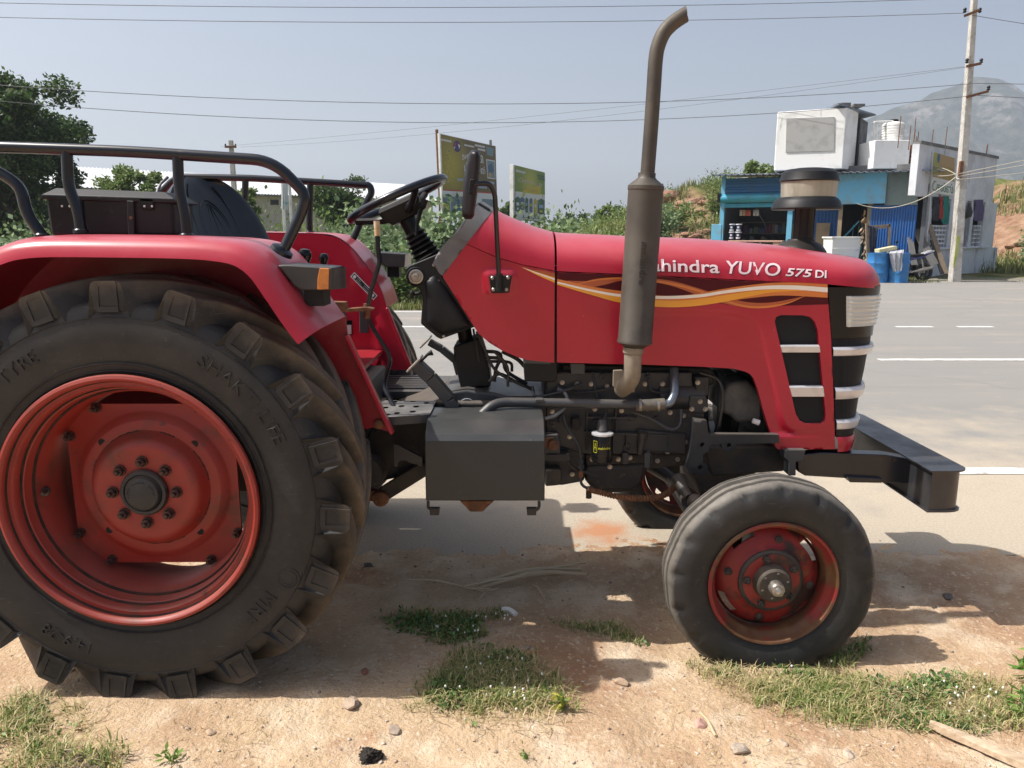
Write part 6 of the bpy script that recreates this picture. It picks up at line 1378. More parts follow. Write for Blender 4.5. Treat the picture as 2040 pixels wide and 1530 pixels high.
mb = MB(SF)
for z in (0.5, 0.95, 1.4, 1.8): mb.box((um+0.2, -2.4, z), (ue-0.2, -2.0, z+0.03))
build('boards', mb, M['wood'], SHF)['kind'] = 'stuff'
gm = leafm('assorted_goods', [(0.3, 0.05, 0.04), (0.05, 0.12, 0.3), (0.4, 0.3, 0.1), (0.35, 0.35, 0.35), (0.05, 0.2, 0.1)], 0.0)
mb = MB(SF)
for z in (0.53, 0.98, 1.43):
    u = um+0.25
    while u < ue-0.35: w = random.uniform(0.06, 0.16); mb.box((u, -2.3, z), (u+w*0.9, -2.05, z+random.uniform(0.15, 0.36))); u += w
build('goods', mb, gm, SHF)['kind'] = 'stuff'
for k, (r_, l) in enumerate((((1575, 445, 1590, 520), 'narrow brown cardboard sheet leaning beside the shop post'), ((1624, 444, 1651, 520), 'wide brown cardboard sheet leaning on the blue ribbed wall'))):
    o = fbox('cardboard_sheet', SF, r_, -0.42-0.0*k, -0.38, M['card'], None, label=l, cat='cardboard', group='cardboard sheets leaning in the shop front')
# ---- white tub, drums, wood frame, cloths, motorbike in front of the shop
zt_ = at(1690, 473, 23.4).z; x0, x1 = at(1658, 480, 23.4).x, at(1717, 480, 23.4).x; TBn = thing('white_tub', 'large white rectangular plastic tub standing beside the shop door', 'tub', ((x0+x1)/2, 23.7, 0))
mb = MB(); y0, y1 = 23.4, 24.1; i_ = 0.06
mb.add([(x0+i_, y0+i_, 0), (x1-i_, y0+i_, 0), (x1-i_, y1-i_, 0), (x0+i_, y1-i_, 0), (x0, y0, zt_), (x1, y0, zt_), (x1, y1, zt_), (x0, y1, zt_), (x0+.05, y0+.05, zt_), (x1-.05, y0+.05, zt_), (x1-.05, y1-.05, zt_), (x0+.05, y1-.05, zt_), (x0+.09, y0+.09, .1), (x1-.09, y0+.09, .1), (x1-.09, y1-.09, .1), (x0+.09, y1-.09, .1)], [(3, 2, 1, 0)]+[(b+i, b+(i+1) % 4, b+4+(i+1) % 4, b+4+i) for b in (0, 4, 8) for i in range(4)]+[(12, 13, 14, 15)]); build('tub_shell', mb, M['tank'], TBn, bevel=0.02)
mb = MB(); z = zt_
for (a, b, c_, d) in ((x0-.03, y0-.03, x1+.03, y0+.03), (x0-.03, y1-.03, x1+.03, y1+.03), (x0-.03, y0+.03, x0+.03, y1-.03), (x1-.03, y0+.03, x1+.03, y1-.03)): mb.box((a, b, z-.03), (c_, d, z+.02))
mb.box((x0+.02, y0+.005, z*0.72), (x1-.02, y0+.03, z*0.76)); build('rim', mb, M['tank'], TBn, bevel=0.008)
M['drum'] = cp('blue_drum_paint', (0.03, 0.17, 0.42), 0.4, (0.06, 0.26, 0.5), 4)
def drum(px, label, y=22.9):
    o = Vector((at(px, 545, y).x, y, 0)); t = thing('steel_drum', label, 'drum', o, 'blue drums beside the shop')
    r = 20.5/FOC*y; h = at(px, 504, y).z; mb = MB(); prof = [(r*0.98, 0), (r, 0.012), (r*0.97, 0.03)]
    for f in (0.33, 0.66): prof += [(r*0.97, h*f-0.03), (r*1.0, h*f-0.012), (r*1.0, h*f+0.012), (r*0.97, h*f+0.03)]
    prof += [(r*0.97, h-0.03), (r, h-0.015), (r, h), (r*0.96, h), (r*0.95, h-0.02), (0, h-0.02)]
    mb.lathe(prof, o, (0, 0, 1), 32); build('shell', mb, M['drum'], t)
    mb = MB(); mb.lathe([(0.03, h-0.02), (0.03, h-0.005), (0, h-0.005)], o+Vector((r*0.6, 0, 0)), (0, 0, 1), 12); build('bung', mb, M['steel'], t); return o, r, h
o1, r1, h1 = drum(1747, 'left blue drum with a box and wooden frame on top'); o2, r2, h2 = drum(1788, 'right blue drum with a grey cloth hung over its side', 22.85)
mb = MB(); mb.bar(o1+Vector((-0.1, -0.1, h1+0.06)), o1+Vector((0.42, -0.05, h1+0.16)), 0.28, 0.1); mb2 = build('carton', mb, cp('yellow_white_carton', (0.62, 0.58, 0.4), 0.7, (0.6, 0.5, 0.05), 6), bevel=0.01, label='flattened yellow and white carton lying on the left drum', cat='carton')
def cloth(name, pts, mat_, label, cat, n=(0, -1, 0), amp=0.02, par=None):
    """hanging cloth: rows of points top to bottom, folds pushed along n"""
    rows = []; n = Vector(n)
    for j, (a, b) in enumerate(pts):
        a, b = Vector(a), Vector(b); rows.append([a+(b-a)*t+n*(amp*math.sin(t*17+j*0.9)+0.4*amp*math.sin(t*31+j)) for t in np.linspace(0, 1, 18)])
    mb = MB(); mb.grid(rows); mb.grid([[p-n*0.008 for p in r] for r in rows]); return build(name, mb, mat_, label=label, cat=cat)
yc = 22.85-r2-0.02; P3 = lambda px, py, y: at(px, py, y)
cloth('grey_cloth', [(P3(1774, 500, yc+0.2), P3(1802, 497, yc+0.2)), (P3(1771, 505, yc), P3(1800, 503, yc)), (P3(1773, 518, yc), P3(1797, 516, yc)), (P3(1776, 530, yc), P3(1797, 528, yc)), (P3(1780, 541, yc), P3(1795, 540, yc))], cp('grey_rag', (0.42, 0.43, 0.46), 0.9), 'crumpled grey cloth hanging over the front of the right drum', 'cloth')
wf = thing('wooden_frame', 'rough upright wooden frame with a dark cloth standing by the drums', 'frame', o1+Vector((0, 0.35, 0))); y = 23.3
for nm, a, b, w in (('post', (1730, 515), (1727, 445), 0.09), ('post', (1771, 500), (1772, 446), 0.07), ('crosspiece', (1728, 452), (1773, 449), 0.07), ('brace', (1737, 458), (1767, 452), 0.04)):
    mb = MB(); mb.bar(at(a[0], a[1], y), at(b[0], b[1], y), w, 0.05, up=(0, 1, 0)); build(nm, mb, M['wood'], wf)
cloth('dark_cloth', [(at(1731, 449, y-.06), at(1750, 456, y-.06)), (at(1731, 470, y-.06), at(1748, 470, y-.06)), (at(1732, 490, y-.06), at(1746, 490, y-.06)), (at(1733, 502, y-.06), at(1744, 503, y-.06))], cp('navy_cloth', (0.02, 0.027, 0.05), 0.9), 'dark navy cloth hanging from the wooden frame above the drums', 'cloth')
mb = MB()
for k in range(46):
    t = k/45; p = at(1722+3*math.sin(k), 418+92*t, 23.35); a = random.uniform(0, 6.28); d = Vector((0.1*math.cos(a), 0.08*math.sin(a), -0.12)); s_ = Vector((0.03*math.sin(a), -0.03*math.cos(a), 0.02))
    mb.add([p, p+d*0.6+s_, p+d*1.3, p+d*0.6-s_], [(0, 1, 2, 3)])
o = build('dry_palm_strip', mb, leafm('dry_palm', [(0.2, 0.12, 0.06), (0.32, 0.21, 0.11), (0.13, 0.08, 0.045)], 0.15), label='shaggy brown strip of dry palm leaves hanging beside the shop door', cat='palm leaves')
# motorbike, its wheel towards the house
def bike():
    c = at(1840, 540, 23.4); rw_ = 18.0/FOC*23.2; o = Vector((c.x-0.6, 23.4, 0)); t = thing('motorcycle', 'blue and black motorcycle parked between the drums and the leaning planks', 'motorcycle', o)
    y = 23.4
    for cx in (c.x, c.x-1.22):
        mb = MB(); rows = []
        for a in np.linspace(0, 2*math.pi, 33)[:-1]:
            rows.append([(cx+(rw_-0.045+0.045*math.cos(b))*math.cos(a), y+0.05*math.sin(b), rw_+(rw_-0.045+0.045*math.cos(b))*math.sin(a)) for b in np.linspace(0, 2*math.pi, 11)[:-1]])
        mb.grid(rows+[rows[0]], wrap=True); w = build('wheel', mb, M['rubber'], t)
        mb = MB(); mb.cyl((cx, y-0.05, rw_), (cx, y+0.05, rw_), 0.06, 14)
        for k in range(6): a = k*math.pi/3; mb.bar((cx, y, rw_), (cx+(rw_-0.08)*math.cos(a), y, rw_+(rw_-0.08)*math.sin(a)), 0.03, 0.03, up=(0, 1, 0))
        mb.lathe([(rw_-0.09, -0.03), (rw_-0.075, -0.03), (rw_-0.075, 0.03), (rw_-0.09, 0.03)], (cx, y, rw_), (0, 1, 0), 30, closed=True); build('rim', mb, M['gloss'], w)
    L = lambda x, z: (c.x-1.22+x, z)
    mb = MB(); mb.prism([L(0.35, 0.30), L(0.75, 0.28), L(0.8, 0.5), L(0.6, 0.62), L(0.38, 0.55)], y-0.12, y+0.12); build('engine', mb, M['dirty'], t, bevel=0.03)
    mb = MB(); mb.prism([L(0.22, 0.72), L(0.35, 0.86), L(0.55, 0.88), L(0.72, 0.78), L(0.7, 0.66), L(0.35, 0.64)], y-0.13, y+0.13); M['bikeblue'] = pm('glossy_blue_tank', (0.012, 0.04, 0.22), 0.25, coat=0.6); build('tank', mb, M['bikeblue'], t, bevel=0.05, segs=3)
    mb = MB(); mb.prism([L(0.66, 0.72), L(0.72, 0.80), L(1.2, 0.83), L(1.22, 0.77), L(0.9, 0.70)], y-0.12, y+0.12); build('seat', mb, M['black'], t, bevel=0.03)
    mb = MB(); mb.prism([L(0.75, 0.62), L(1.1, 0.70), L(1.42, 0.87), L(1.36, 0.90), L(1.15, 0.80), L(0.72, 0.74)], y-0.11, y+0.11); build('tail_cowl', mb, M['bikeblue'], t, bevel=0.02)
    mb = MB(); mb.prism([L(1.12, 0.80), L(1.42, 0.885), L(1.44, 0.92), L(1.36, 0.93), L(1.14, 0.84)], y-0.115, y+0.115); build('tail_trim', mb, M['silver'], t, bevel=0.01)
    mb = MB(); mb.tube([(c.x-1.22, y-0.06, rw_), (c.x-1.0, y-0.06, 0.86)], 0.028, 8); mb.tube([(c.x-1.22, y+0.06, rw_), (c.x-1.0, y+0.06, 0.86)], 0.028, 8); build('fork', mb, M['steel'], t)
    mb = MB(); mb.tube([(c.x-0.95, y-0.32, 0.98), (c.x-1.0, y-0.12, 0.95), (c.x-1.0, y+0.12, 0.95), (c.x-0.95, y+0.32, 0.98)], 0.014, 8); build('handlebar', mb, M['black'], t)
    mb = MB(); mb.tube([(c.x-1.0, y-0.2, 0.95), (c.x-1.02, y-0.26, 1.12)], 0.007, 6); mb.ball((c.x-1.02, y-0.27, 1.17), (0.05, 0.02, 0.04), 10, 6); build('mirror', mb, M['black'], t)
    mb = MB(); mb.lathe([(0.09, 0), (0.1, 0.03), (0.05, 0.12)], (c.x-1.14, y, 0.83), (1, 0, 0), 18); build('headlight', mb, M['silver'], t)
    mb = MB(); mb.tube([(c.x-0.75, y-0.14, 0.3), (c.x-0.45, y-0.15, 0.27), (c.x-0.1, y-0.15, 0.36), (c.x+0.18, y-0.15, 0.42)], [0.02, 0.025, 0.05, 0.045], 12); build('silencer', mb, M['steel'], t)
    mb = MB(); mb.bar((c.x-0.55, y-0.07, 0.32), (c.x, y-0.07, rw_), 0.04, 0.03, up=(0, 1, 0)); mb.tube([(c.x-0.05, y-0.12, rw_), (c.x-0.15, y-0.12, 0.66)], 0.028, 8); build('swing_arm', mb, M['steel'], t)
bike()
# leaning planks
for k, (a, b, w, m_, l) in enumerate((((1822, 528), (1812, 470), 0.17, 'greywood', 'short grey plank leaning on the corner of the shop'), ((1862, 528), (1824, 458), 0.24, 'greywood', 'wide pale plank leaning steeply against the shop corner'), ((1885, 545), (1851, 447), 0.13, 'wood', 'long dark wooden post leaning against the white house'), ((1877, 546), (1856, 478), 0.10, 'dkcement', 'thin dark pole leaning beside the long wooden post'))):
    y = 24.1+0.05*k; p, q = at(*a, y-0.28), at(*b, y+0.15); mb = MB(); mb.bar(p, q, w, 0.045, up=(0, 1, 0)); build('leaning_plank', mb, M[m_], label=l, cat='plank', group='planks leaning at the corner')
# ---- white house on the corner
HO = thing('white_house', 'stained white single storey house with lattice windows and bare roof rods', 'house', HF((4, 0, 0)))
hx = lambda px, py=420, n=0.0: HF.px(px, py, n)[0]
u0, u1 = hx(1829, 330), hx(1986, 330); zT0, zT1 = HF.px(1832, 281)[1], HF.px(1985, 313)[1]; zb = HF.px(1900, 399)[1]; zs = HF.px(1925, 495)[1]
mb = MB(HF); mb.add([(u0, 0, zb+.05), (u1, 0, zb), (u1, 0, zT1), (u0, 0, zT0), (u0, -0.22, zb+.05), (u1, -0.22, zb), (u1, -0.22, zT1), (u0, -0.22, zT0)], [(0, 1, 2, 3), (7, 6, 5, 4), (0, 4, 5, 1), (1, 5, 6, 2), (2, 6, 7, 3), (3, 7, 4, 0)]); build('upper_wall', mb, M['housewash'], HO, bevel=0.02)
mb = MB(HF); mb.box((u0, -0.215, zT1-0.05), (u1+0.02, 0.03, zT1+0.04)); build('roof_edge', mb, M['dkcement'], HO)
mb = MB(HF); mb.box((hx(1852, 520), -0.2, -0.4), (hx(1986, 500), 0.02, zs)); build('lower_wall', mb, M['housewash'], HO, bevel=0.02)
mb = MB(HF); mb.box((hx(1852, 495), -0.1, zs), (hx(1963, 495), 0.12, zs+0.06)); build('sill', mb, M['housewash'], HO, bevel=0.01)
for a, b in ((1851, 1857), (1893, 1899), (1920, 1925), (1935, 1940)): mb = MB(HF); mb.box((hx(a), -0.18, zs), (hx(b), 0.01, zb+0.05)); build('pillar', mb, M['housewash'], HO, bevel=0.015)
mb = MB(HF); mb.box((hx(1962), -0.2, zs), (hx(1986), 0.005, zb+0.02)); build('end_wall', mb, M['housewash'], HO, bevel=0.02)
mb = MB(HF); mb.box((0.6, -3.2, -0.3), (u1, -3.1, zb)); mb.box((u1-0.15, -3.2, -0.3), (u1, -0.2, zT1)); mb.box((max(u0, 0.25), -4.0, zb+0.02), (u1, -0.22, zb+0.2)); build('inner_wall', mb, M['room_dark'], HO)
mb = MB(HF); mb.box((hx(1834), -1.6, -0.3), (hx(1851), -1.4, zb)); build('beige_wall', mb, cp('beige_plaster', (0.45, 0.38, 0.28), 0.9), HO)
for a, b in ((1857, 1892), (1899, 1920), (1940, 1961)):
    mb = MB(HF); ua, ub_ = hx(a, 470), hx(b, 470); z0, z1 = zs+0.05, HF.px((a+b)/2, 450)[1]; k = max(3, int((ub_-ua)/0.24))
    for i in range(k+1): u = ua+(ub_-ua)*i/k; mb.box((u-0.025, -0.12, z0), (u+0.025, -0.06, z1))
    for j in range(6): z = z0+(z1-z0)*j/5; mb.box((ua, -0.125, z-0.025), (ub_, -0.055, z+0.025))
    build('lattice_window', mb, M['housewash'], HO)
for px in (1818, 1830, 1851, 1860, 1864, 1895, 1902, 1934, 1947, 1984, 1991, 1826):
    u = hx(min(px, 1985), 300); n = -0.6 if px < 1900 else -0.3; q = HF((u, n, 0)); z1 = at(px, {1818: 232, 1830: 231, 1851: 250, 1860: 258, 1864: 272, 1895: 258, 1902: 253, 1934: 278, 1947: 273, 1984: 290, 1991: 287, 1826: 262}[px], q.y).z
    zr_ = zT0+(zT1-zT0)*min(1, max(0, (u-u0)/(u1-u0)))-0.15
    if px < 1829: q = Vector((at(px, 300, 25.9).x, 25.9, 0)); zr_ = zE(0)+0.2; z1 = at(px, 234 if px != 1826 else 262, 25.9).z
    mb = MB(); mb.tube([(q.x, q.y, zr_), (q.x+0.01, q.y, z1)], 0.014, 5); build('rebar', mb, M['rust'], HO)
for a, b in ((1845, 1850),): pass
# sign on the house wall
SG = thing('wall_sign', 'yellow brown sign with green lettering fixed to the white house', 'sign', HF((hx(1880, 345, .05), 0.05, 2.4)))
build('panel', fquad(HF, [(1860, 302), (1903, 314), (1900, 391), (1855, 383)], 0.01, 0.06), cp('white_board', (0.66, 0.67, 0.64), 0.5), SG)
mb = MB(HF); P = lambda pts, n, mi: mb.add([(u, n, z) for u, z in (HF.px(a, b, n) for a, b in pts)], [tuple(range(len(pts)))], mi)
P([(1860.5, 303), (1902.5, 315), (1901, 362), (1858, 352)], 0.063, 0); P([(1861, 303), (1872, 306), (1870, 345), (1859, 352)], 0.066, 1); P([(1876, 330), (1902, 336), (1901, 362), (1878, 357)], 0.066, 2)
c = HF.px(1870, 315, 0.068); mb.add([(c[0]+0.11*math.cos(t), 0.069, c[1]+0.14*math.sin(t)) for t in np.linspace(0, 6.28, 20)[:-1]], [tuple(range(19))], 3)
build('print', mb, [pm('ochre_print', (0.36, 0.24, 0.09), 0.5), pm('olive_print', (0.34, 0.33, 0.06), 0.5), pm('umber_print', (0.3, 0.2, 0.05), 0.5), pm('emblem_blue', (0.02, 0.09, 0.2), 0.5)], SG)
vs, fs = text_geo('டீசல்ஸ்', 1.0, 0, 0, 0.95, 0.01); xx = [v[0] for v in vs]; yy = [v[1] for v in vs]; mb = MB(HF); out = []
for x, y, z in vs:
    t = (x-min(xx))/(max(xx)-min(xx)); s_ = (y-min(yy))/(max(yy)-min(yy)); u, zz_ = HF.px(1858+41*t, 379+7*t-20*s_, 0.065); out.append((u, 0.065, zz_))
build('lettering', MB(HF).add(out, fs), pm('green_lettering', (0.02, 0.16, 0.09), 0.5), SG)
def hcl(name, a, b, c, d, col, label):
    n = 0.04; pts = [(HF((*HF.px(a, b+(d-b)*t, n)[:1], n, HF.px(a, b+(d-b)*t, n)[1])), HF((HF.px(c-(c-a)*0.12*t, b+(d-b)*t, n)[0], n, HF.px(c, b+(d-b)*t, n)[1]))) for t in np.linspace(0, 1, 8)]
    cloth(name, pts, cp(name+'_dye', col, 0.9, sc=8), label, 'cloth', HF.n, 0.03)['group'] = 'washing hung along the house front'
hcl('hanging_cloth', 1858, 392, 1871, 440, (0.03, 0.035, 0.045), 'black clothes hanging at the left of the first house opening'); hcl('hanging_cloth', 1871, 392, 1878, 436, (0.42, 0.06, 0.05), 'narrow red cloth hanging in the first house opening'); hcl('hanging_cloth', 1877, 391, 1891, 446, (0.02, 0.2, 0.17), 'teal green curtain hanging in the first house opening'); hcl('hanging_cloth', 1941, 398, 1960, 440, (0.10, 0.08, 0.16), 'purple patterned cloth hanging in the last house opening')
u, z = HF.px(1931, 420, 0.1); mb = MB(HF); mb.add([(u-0.3, .1, z-.28), (u-0.2, .1, z+.25), (u+0.05, .1, z+.28), (u+0.3, .1, z-.2), (u, .22, z-.05), (u, .02, z-.05)], [(0, 1, 4), (1, 2, 4), (2, 3, 4), (3, 0, 4), (1, 0, 5), (2, 1, 5), (3, 2, 5), (0, 3, 5)]); build('hanging_bag', mb, M['black'], label='black bag hung on the pillar right of the utility pole', cat='bag', bevel=0.02)
# ---- concrete utility poles
M['pole'] = pm('pitted_concrete', (0.47, 0.45, 0.41), 0.9, layers=[((0.28, 0.26, 0.22), 3, 0.5, 0.7), ((0.6, 0.58, 0.53), 12, 0.5, 0.7)], bump=(20, 0.5, 0.02))
Yp = 23.2; b = at(1902, 558, Yp); t = at(1941, -6, Yp); UP = thing('utility_pole', 'pale concrete utility pole with metal brackets in front of the white house', 'pole', (b.x, Yp, 0))
def sq(mb, a, b, w0, w1): vs = [(p.x+i*w/2, p.y+j*w/2, p.z) for p, w in ((a, w0), (b, w1)) for i, j in ((-1, -1), (1, -1), (1, 1), (-1, 1))]; return mb.add(vs, [(3, 2, 1, 0), (4, 5, 6, 7)]+[(i, (i+1) % 4, (i+1) % 4+4, i+4) for i in range(4)])
b.z = -0.2; sd_ = (t-b); top = b+sd_*1.03
build('shaft', sq(MB(), b, top, 0.27, 0.14), M['pole'], UP, bevel=0.02)
def on_pole(py): q = at(1000, py, Yp).z; return b+(top-b)*((q-b.z)/(top.z-b.z))
mb = MB(); p0, p1 = on_pole(512), on_pole(470); w = 0.26; mb.box((p0.x-0.125, Yp-0.134, p0.z), (p0.x-0.02, Yp-0.12, p1.z)); mb.box((p0.x-0.128, Yp-0.131, p0.z-0.3), (p0.x-0.06, Yp-0.118, p0.z)); build('painted_patch', mb, pm('yellow_green_patch', (0.36, 0.42, 0.06), 0.8, layers=[((0.55, 0.52, 0.3), 6, 0.45, 0.7)]), UP)
for py, l, r_, nm in ((130, -0.16, 0.24, 'cross_arm'), (191, -0.1, 0.5, 'cross_arm'), (30, -0.32, 0.1, 'cross_arm')):
    p = on_pole(py); mb = MB(); mb.bar(p+Vector((l, -0.14, -0.06)), p+Vector((r_, -0.14, 0.10 if py != 130 else 0.02)), 0.07, 0.06, up=(0, 1, 0)); build(nm, mb, M['rust'], UP)
    for e in ((l, r_) if py != 191 else (r_,)):
        q = p+Vector((e, -0.14, 0.02 if py != 191 else 0.12)); mb = MB(); mb.lathe([(0.02, 0), (0.055, 0.03), (0.03, 0.06), (0.05, 0.09), (0.03, 0.13), (0, 0.14)], q, (0, 0, 1), 12); build('insulator', mb, M['black'], UP)
mb = MB(); p = on_pole(337); mb.box((p.x-0.17, Yp-0.16, p.z-0.25), (p.x-0.05, Yp-0.08, p.z+0.22)); build('cable_clamp', mb, M['rust'], UP, bevel=0.02)
Y2 = 40; b2 = at(471, 440, Y2); t2 = at(460, 280, Y2); UP2 = thing('utility_pole', 'distant grey utility pole with a short cross arm behind the hedge', 'pole', (b2.x, Y2, 0)); b2.z = -0.2
build('shaft', sq(MB(), b2, t2, 0.26, 0.18), M['pole'], UP2); mb = MB(); q = at(461, 293, Y2); mb.bar(q+Vector((-0.28, -0.12, 0)), q+Vector((0.28, -0.12, 0)), 0.1, 0.1); build('cross_arm', mb, M['rust'], UP2)
for e in (-0.25, 0.25): mb = MB(); mb.lathe([(0.03, 0), (0.05, 0.05), (0.02, 0.1)], q+Vector((e, -0.12, 0.05)), (0, 0, 1), 8); build('insulator', mb, M['black'], UP2)
# ---- billboards
def board_mat(name, c0, c1, F, uc, zc, rad):
    m = bpy.data.materials.new(name); m.use_nodes = True; N, L = m.node_tree.nodes, m.node_tree.links; bb = N['Principled BSDF']
    tc = N.new('ShaderNodeTexCoord').outputs['Object']; mp = N.new('ShaderNodeMapping'); mp.inputs['Location'].default_value = -F((uc, 0, zc)); L.new(tc, mp.inputs[0])
    ln = N.new('ShaderNodeVectorMath'); ln.operation = 'LENGTH'; L.new(mp.outputs[0], ln.inputs[0]); c = ramp(N, L, ln.outputs['Value'], rad*0.15, rad, (*c0, 1), (*c1, 1)); L.new(c, bb.inputs['Base Color']); bb.inputs['Roughness'].default_value = 0.45; return m
def printer(F, par, nm):
    mb = MB(F); mats = []
    def put(pts, n, mat_):
        if mat_ not in mats: mats.append(mat_)
        mb.add([(u, n, z) for u, z in (F.px(a, b, n) for a, b in pts)], [tuple(range(len(pts)))], mats.index(mat_))
    def text(txt, quad, n, mat_, bold=0.01):
        if mat_ not in mats: mats.append(mat_)
        vs, fs = text_geo(txt, 1.0, 0, 0, 1.0, bold, res=2); x = [v[0] for v in vs]; y = [v[1] for v in vs]; out = []; (a, b, c, d) = [Vector((*q, 0)) for q in quad]
        for px, py, _ in vs:
            s, t_ = (px-min(x))/(max(x)-min(x)), (py-min(y))/(max(y)-min(y)); q = (a*(1-s)+b*s)*t_+(d*(1-s)+c*s)*(1-t_); u, z = F.px(q.x, q.y, n); out.append((u, n, z))
        mb.add(out, fs, mats.index(mat_))
    def done(): return build(nm, mb, mats, par, recalc=False, origin=(0, 0, 0))
    return put, text, done
pa = XY(874, 18.0); pb_ = XY(989, 20.7); BF = Frame(pa, (pb_[0]-pa[0], pb_[1]-pa[1]))
B1 = thing('billboard', 'tall brown and gold billboard with white lettering behind the wing mirror', 'billboard', (pa[0], pa[1], 0))
build('board', fquad(BF, [(876, 266), (987.5, 291), (991, 447), (882.5, 428)], -0.06, 0.0), cp('grey_flex', (0.4, 0.4, 0.4), 0.7), B1)
for (a, b, c_, d), nm in (((870, 258, 884, 500), 'post'), ((977, 279, 985, 500), 'post')):
    p, q = BF.px(a, b, -0.1), BF.px(c_, d, -0.1); mb = MB(BF); mb.tube([(q[0], -0.1, -0.2), (p[0], -0.1, p[1])], 0.035, 10); build(nm, mb, M['rust'] if a < 900 else M['dkcement'], B1)
mb = MB(BF); p, q = BF.px(876.5, 266, 0.01), BF.px(882.5, 428, 0.01); mb.bar((p[0]-0.02, 0.0, p[1]), (q[0]-0.02, 0.0, q[1]), 0.06, 0.05, up=(0, 1, 0)); build('edge_batten', mb, M['tank'], B1)
put, text, done = printer(BF, B1, 'print')
cA = BF.px(893, 330); g1 = board_mat('gold_brown_print', (0.34, 0.29, 0.03), (0.12, 0.085, 0.025), BF, cA[0]+0.15, cA[1], 1.3)
W_ = pm('flex_white', (0.62, 0.64, 0.66), 0.5); Rd = pm('flex_red', (0.42, 0.05, 0.04), 0.5); Bl = pm('flex_blue', (0.05, 0.12, 0.22), 0.5); Gd = pm('flex_gold', (0.48, 0.33, 0.09), 0.5); Lb = pm('flex_pale_blue', (0.3, 0.42, 0.6), 0.5); Gn = pm('flex_green', (0.05, 0.13, 0.1), 0.5); Yl = pm('flex_yellow', (0.5, 0.42, 0.05), 0.5); Pu = pm('flex_violet', (0.05, 0.03, 0.13), 0.5); Gr = pm('flex_grey_blue', (0.16, 0.24, 0.28), 0.5)
put([(876.5, 267), (987, 292), (990, 384), (880.5, 377)], 0.003, g1); put([(880.6, 377), (990, 384), (990.1, 386.5), (880.7, 379.5)], 0.004, Rd); put([(880.7, 379.5), (990.1, 386.5), (991, 446), (882.5, 427)], 0.003, W_)
put([(910.5+7.6*math.cos(t), 291.5+11.5*math.sin(t)+0.2*7.6*math.cos(t)) for t in np.linspace(0, 6.28, 24)[:-1]], 0.005, Pu); put([(905, 288), (909, 283), (907, 294)], 0.007, Rd); put([(912, 286), (917, 290), (915, 297)], 0.007, W_); put([(904, 292), (907, 293), (905, 297)], 0.007, W_)
for k in range(70):      # a dotted gold figure
    t = random.random(); cx = 891+3.5*t+random.gauss(0, 2.2+2.8*math.sin(t*3)); cy = 299+64*t; r = random.uniform(0.7, 1.6); put([(cx-r, cy), (cx, cy-r), (cx+r, cy), (cx, cy+r)], 0.005, random.choice([Gd, Gd, Yl, Gn]))
text('தனி', [(920, 304), (934, 307), (934, 322), (921, 319)], 0.006, W_, 0.02); text('மி', [(952, 308), (962, 310), (963, 326), (953, 323)], 0.006, W_, 0.02); text('கஸ்', [(951, 328), (966, 332), (967, 348), (952, 345)], 0.006, W_, 0.02); text('டி', [(924, 322), (934, 325), (935, 343), (925, 341)], 0.006, W_, 0.02)
def lines(F, rows, mat_, n=0.006):
    for x0, x1, y0, sl, h in rows:
        x = x0
        while x < x1: w = random.uniform(1.2, 2.6); put([(x, y0+sl*(x-x0)), (x+w*0.8, y0+sl*(x+w-x0)), (x+w*0.8, y0+h+sl*(x+w-x0)), (x, y0+h+sl*(x-x0))], n, mat_); x += w
lines(BF, [(879, 899, 276, .2, 4), (925, 944, 287, .2, 3.5), (946, 966, 287, .2, 4), (952, 966, 295, .2, 4)], W_); lines(BF, [(912, 922, 355, .1, 4.5), (950, 984, 359, .1, 4.5), (948, 968, 370, .1, 4)], Lb)
put([(968.5, 317), (986, 320), (987, 357.5), (971, 355)], 0.006, W_); put([(970, 319), (985, 322), (986, 355.5), (972, 353)], 0.008, Gr); put([(972, 330), (980, 325), (984, 340), (975, 352)], 0.010, Bl); put([(974, 344), (979, 344), (979, 353), (974, 352.5)], 0.012, Gd)
put([(968, 291), (984, 296), (982, 312), (970, 309)], 0.006, Gr); put([(881.5, 389), (893, 386), (897, 398), (897, 424), (883, 424)], 0.006, Gn); put([(882.5, 405), (896, 407), (895, 420), (883.5, 418)], 0.008, Yl); put([(884, 392), (892, 390), (894, 402), (885, 402)], 0.010, Gr)
put([(898, 392), (925, 391), (925, 428), (899, 425)], 0.006, Gr); put([(908, 398), (916, 396), (917, 428), (909, 427)], 0.008, Bl); put([(960, 396), (989, 398), (990, 432), (962, 428)], 0.006, Gr)
for k in range(26): cx = random.uniform(899, 924); cy = random.uniform(394, 424); put([(cx, cy), (cx+1.5, cy), (cx+1.5, cy+3), (cx, cy+3)], 0.010, random.choice([W_, Bl, Gn, Gd]))
done()
pa = XY(1021, 24.0); pb_ = XY(1086, 27.0); BG = Frame(pa, (pb_[0]-pa[0], pb_[1]-pa[1]))
B2 = thing('billboard', 'smaller green and yellow billboard on white posts beyond the hood', 'billboard', (pa[0], pa[1], 0))
build('board', fquad(BG, [(1022, 328), (1085, 343.5), (1086, 442), (1023, 438)], -0.08, 0.0), cp('green_flex', (0.2, 0.25, 0.06), 0.6), B2)
for a in (1023, 1084): p = BG.px(a, 328 if a < 1050 else 344, -0.0); mb = MB(BG); mb.box((p[0]-0.06, -0.1, -0.3), (p[0]+0.06, 0.02, p[1])); build('post', mb, M['tank'], B2, bevel=0.01)
put, text, done = printer(BG, B2, 'print')
cG = BG.px(1055, 360); g2 = board_mat('lime_print', (0.42, 0.42, 0.07), (0.16, 0.24, 0.03), BG, cG[0], cG[1]-0.3, 1.7)
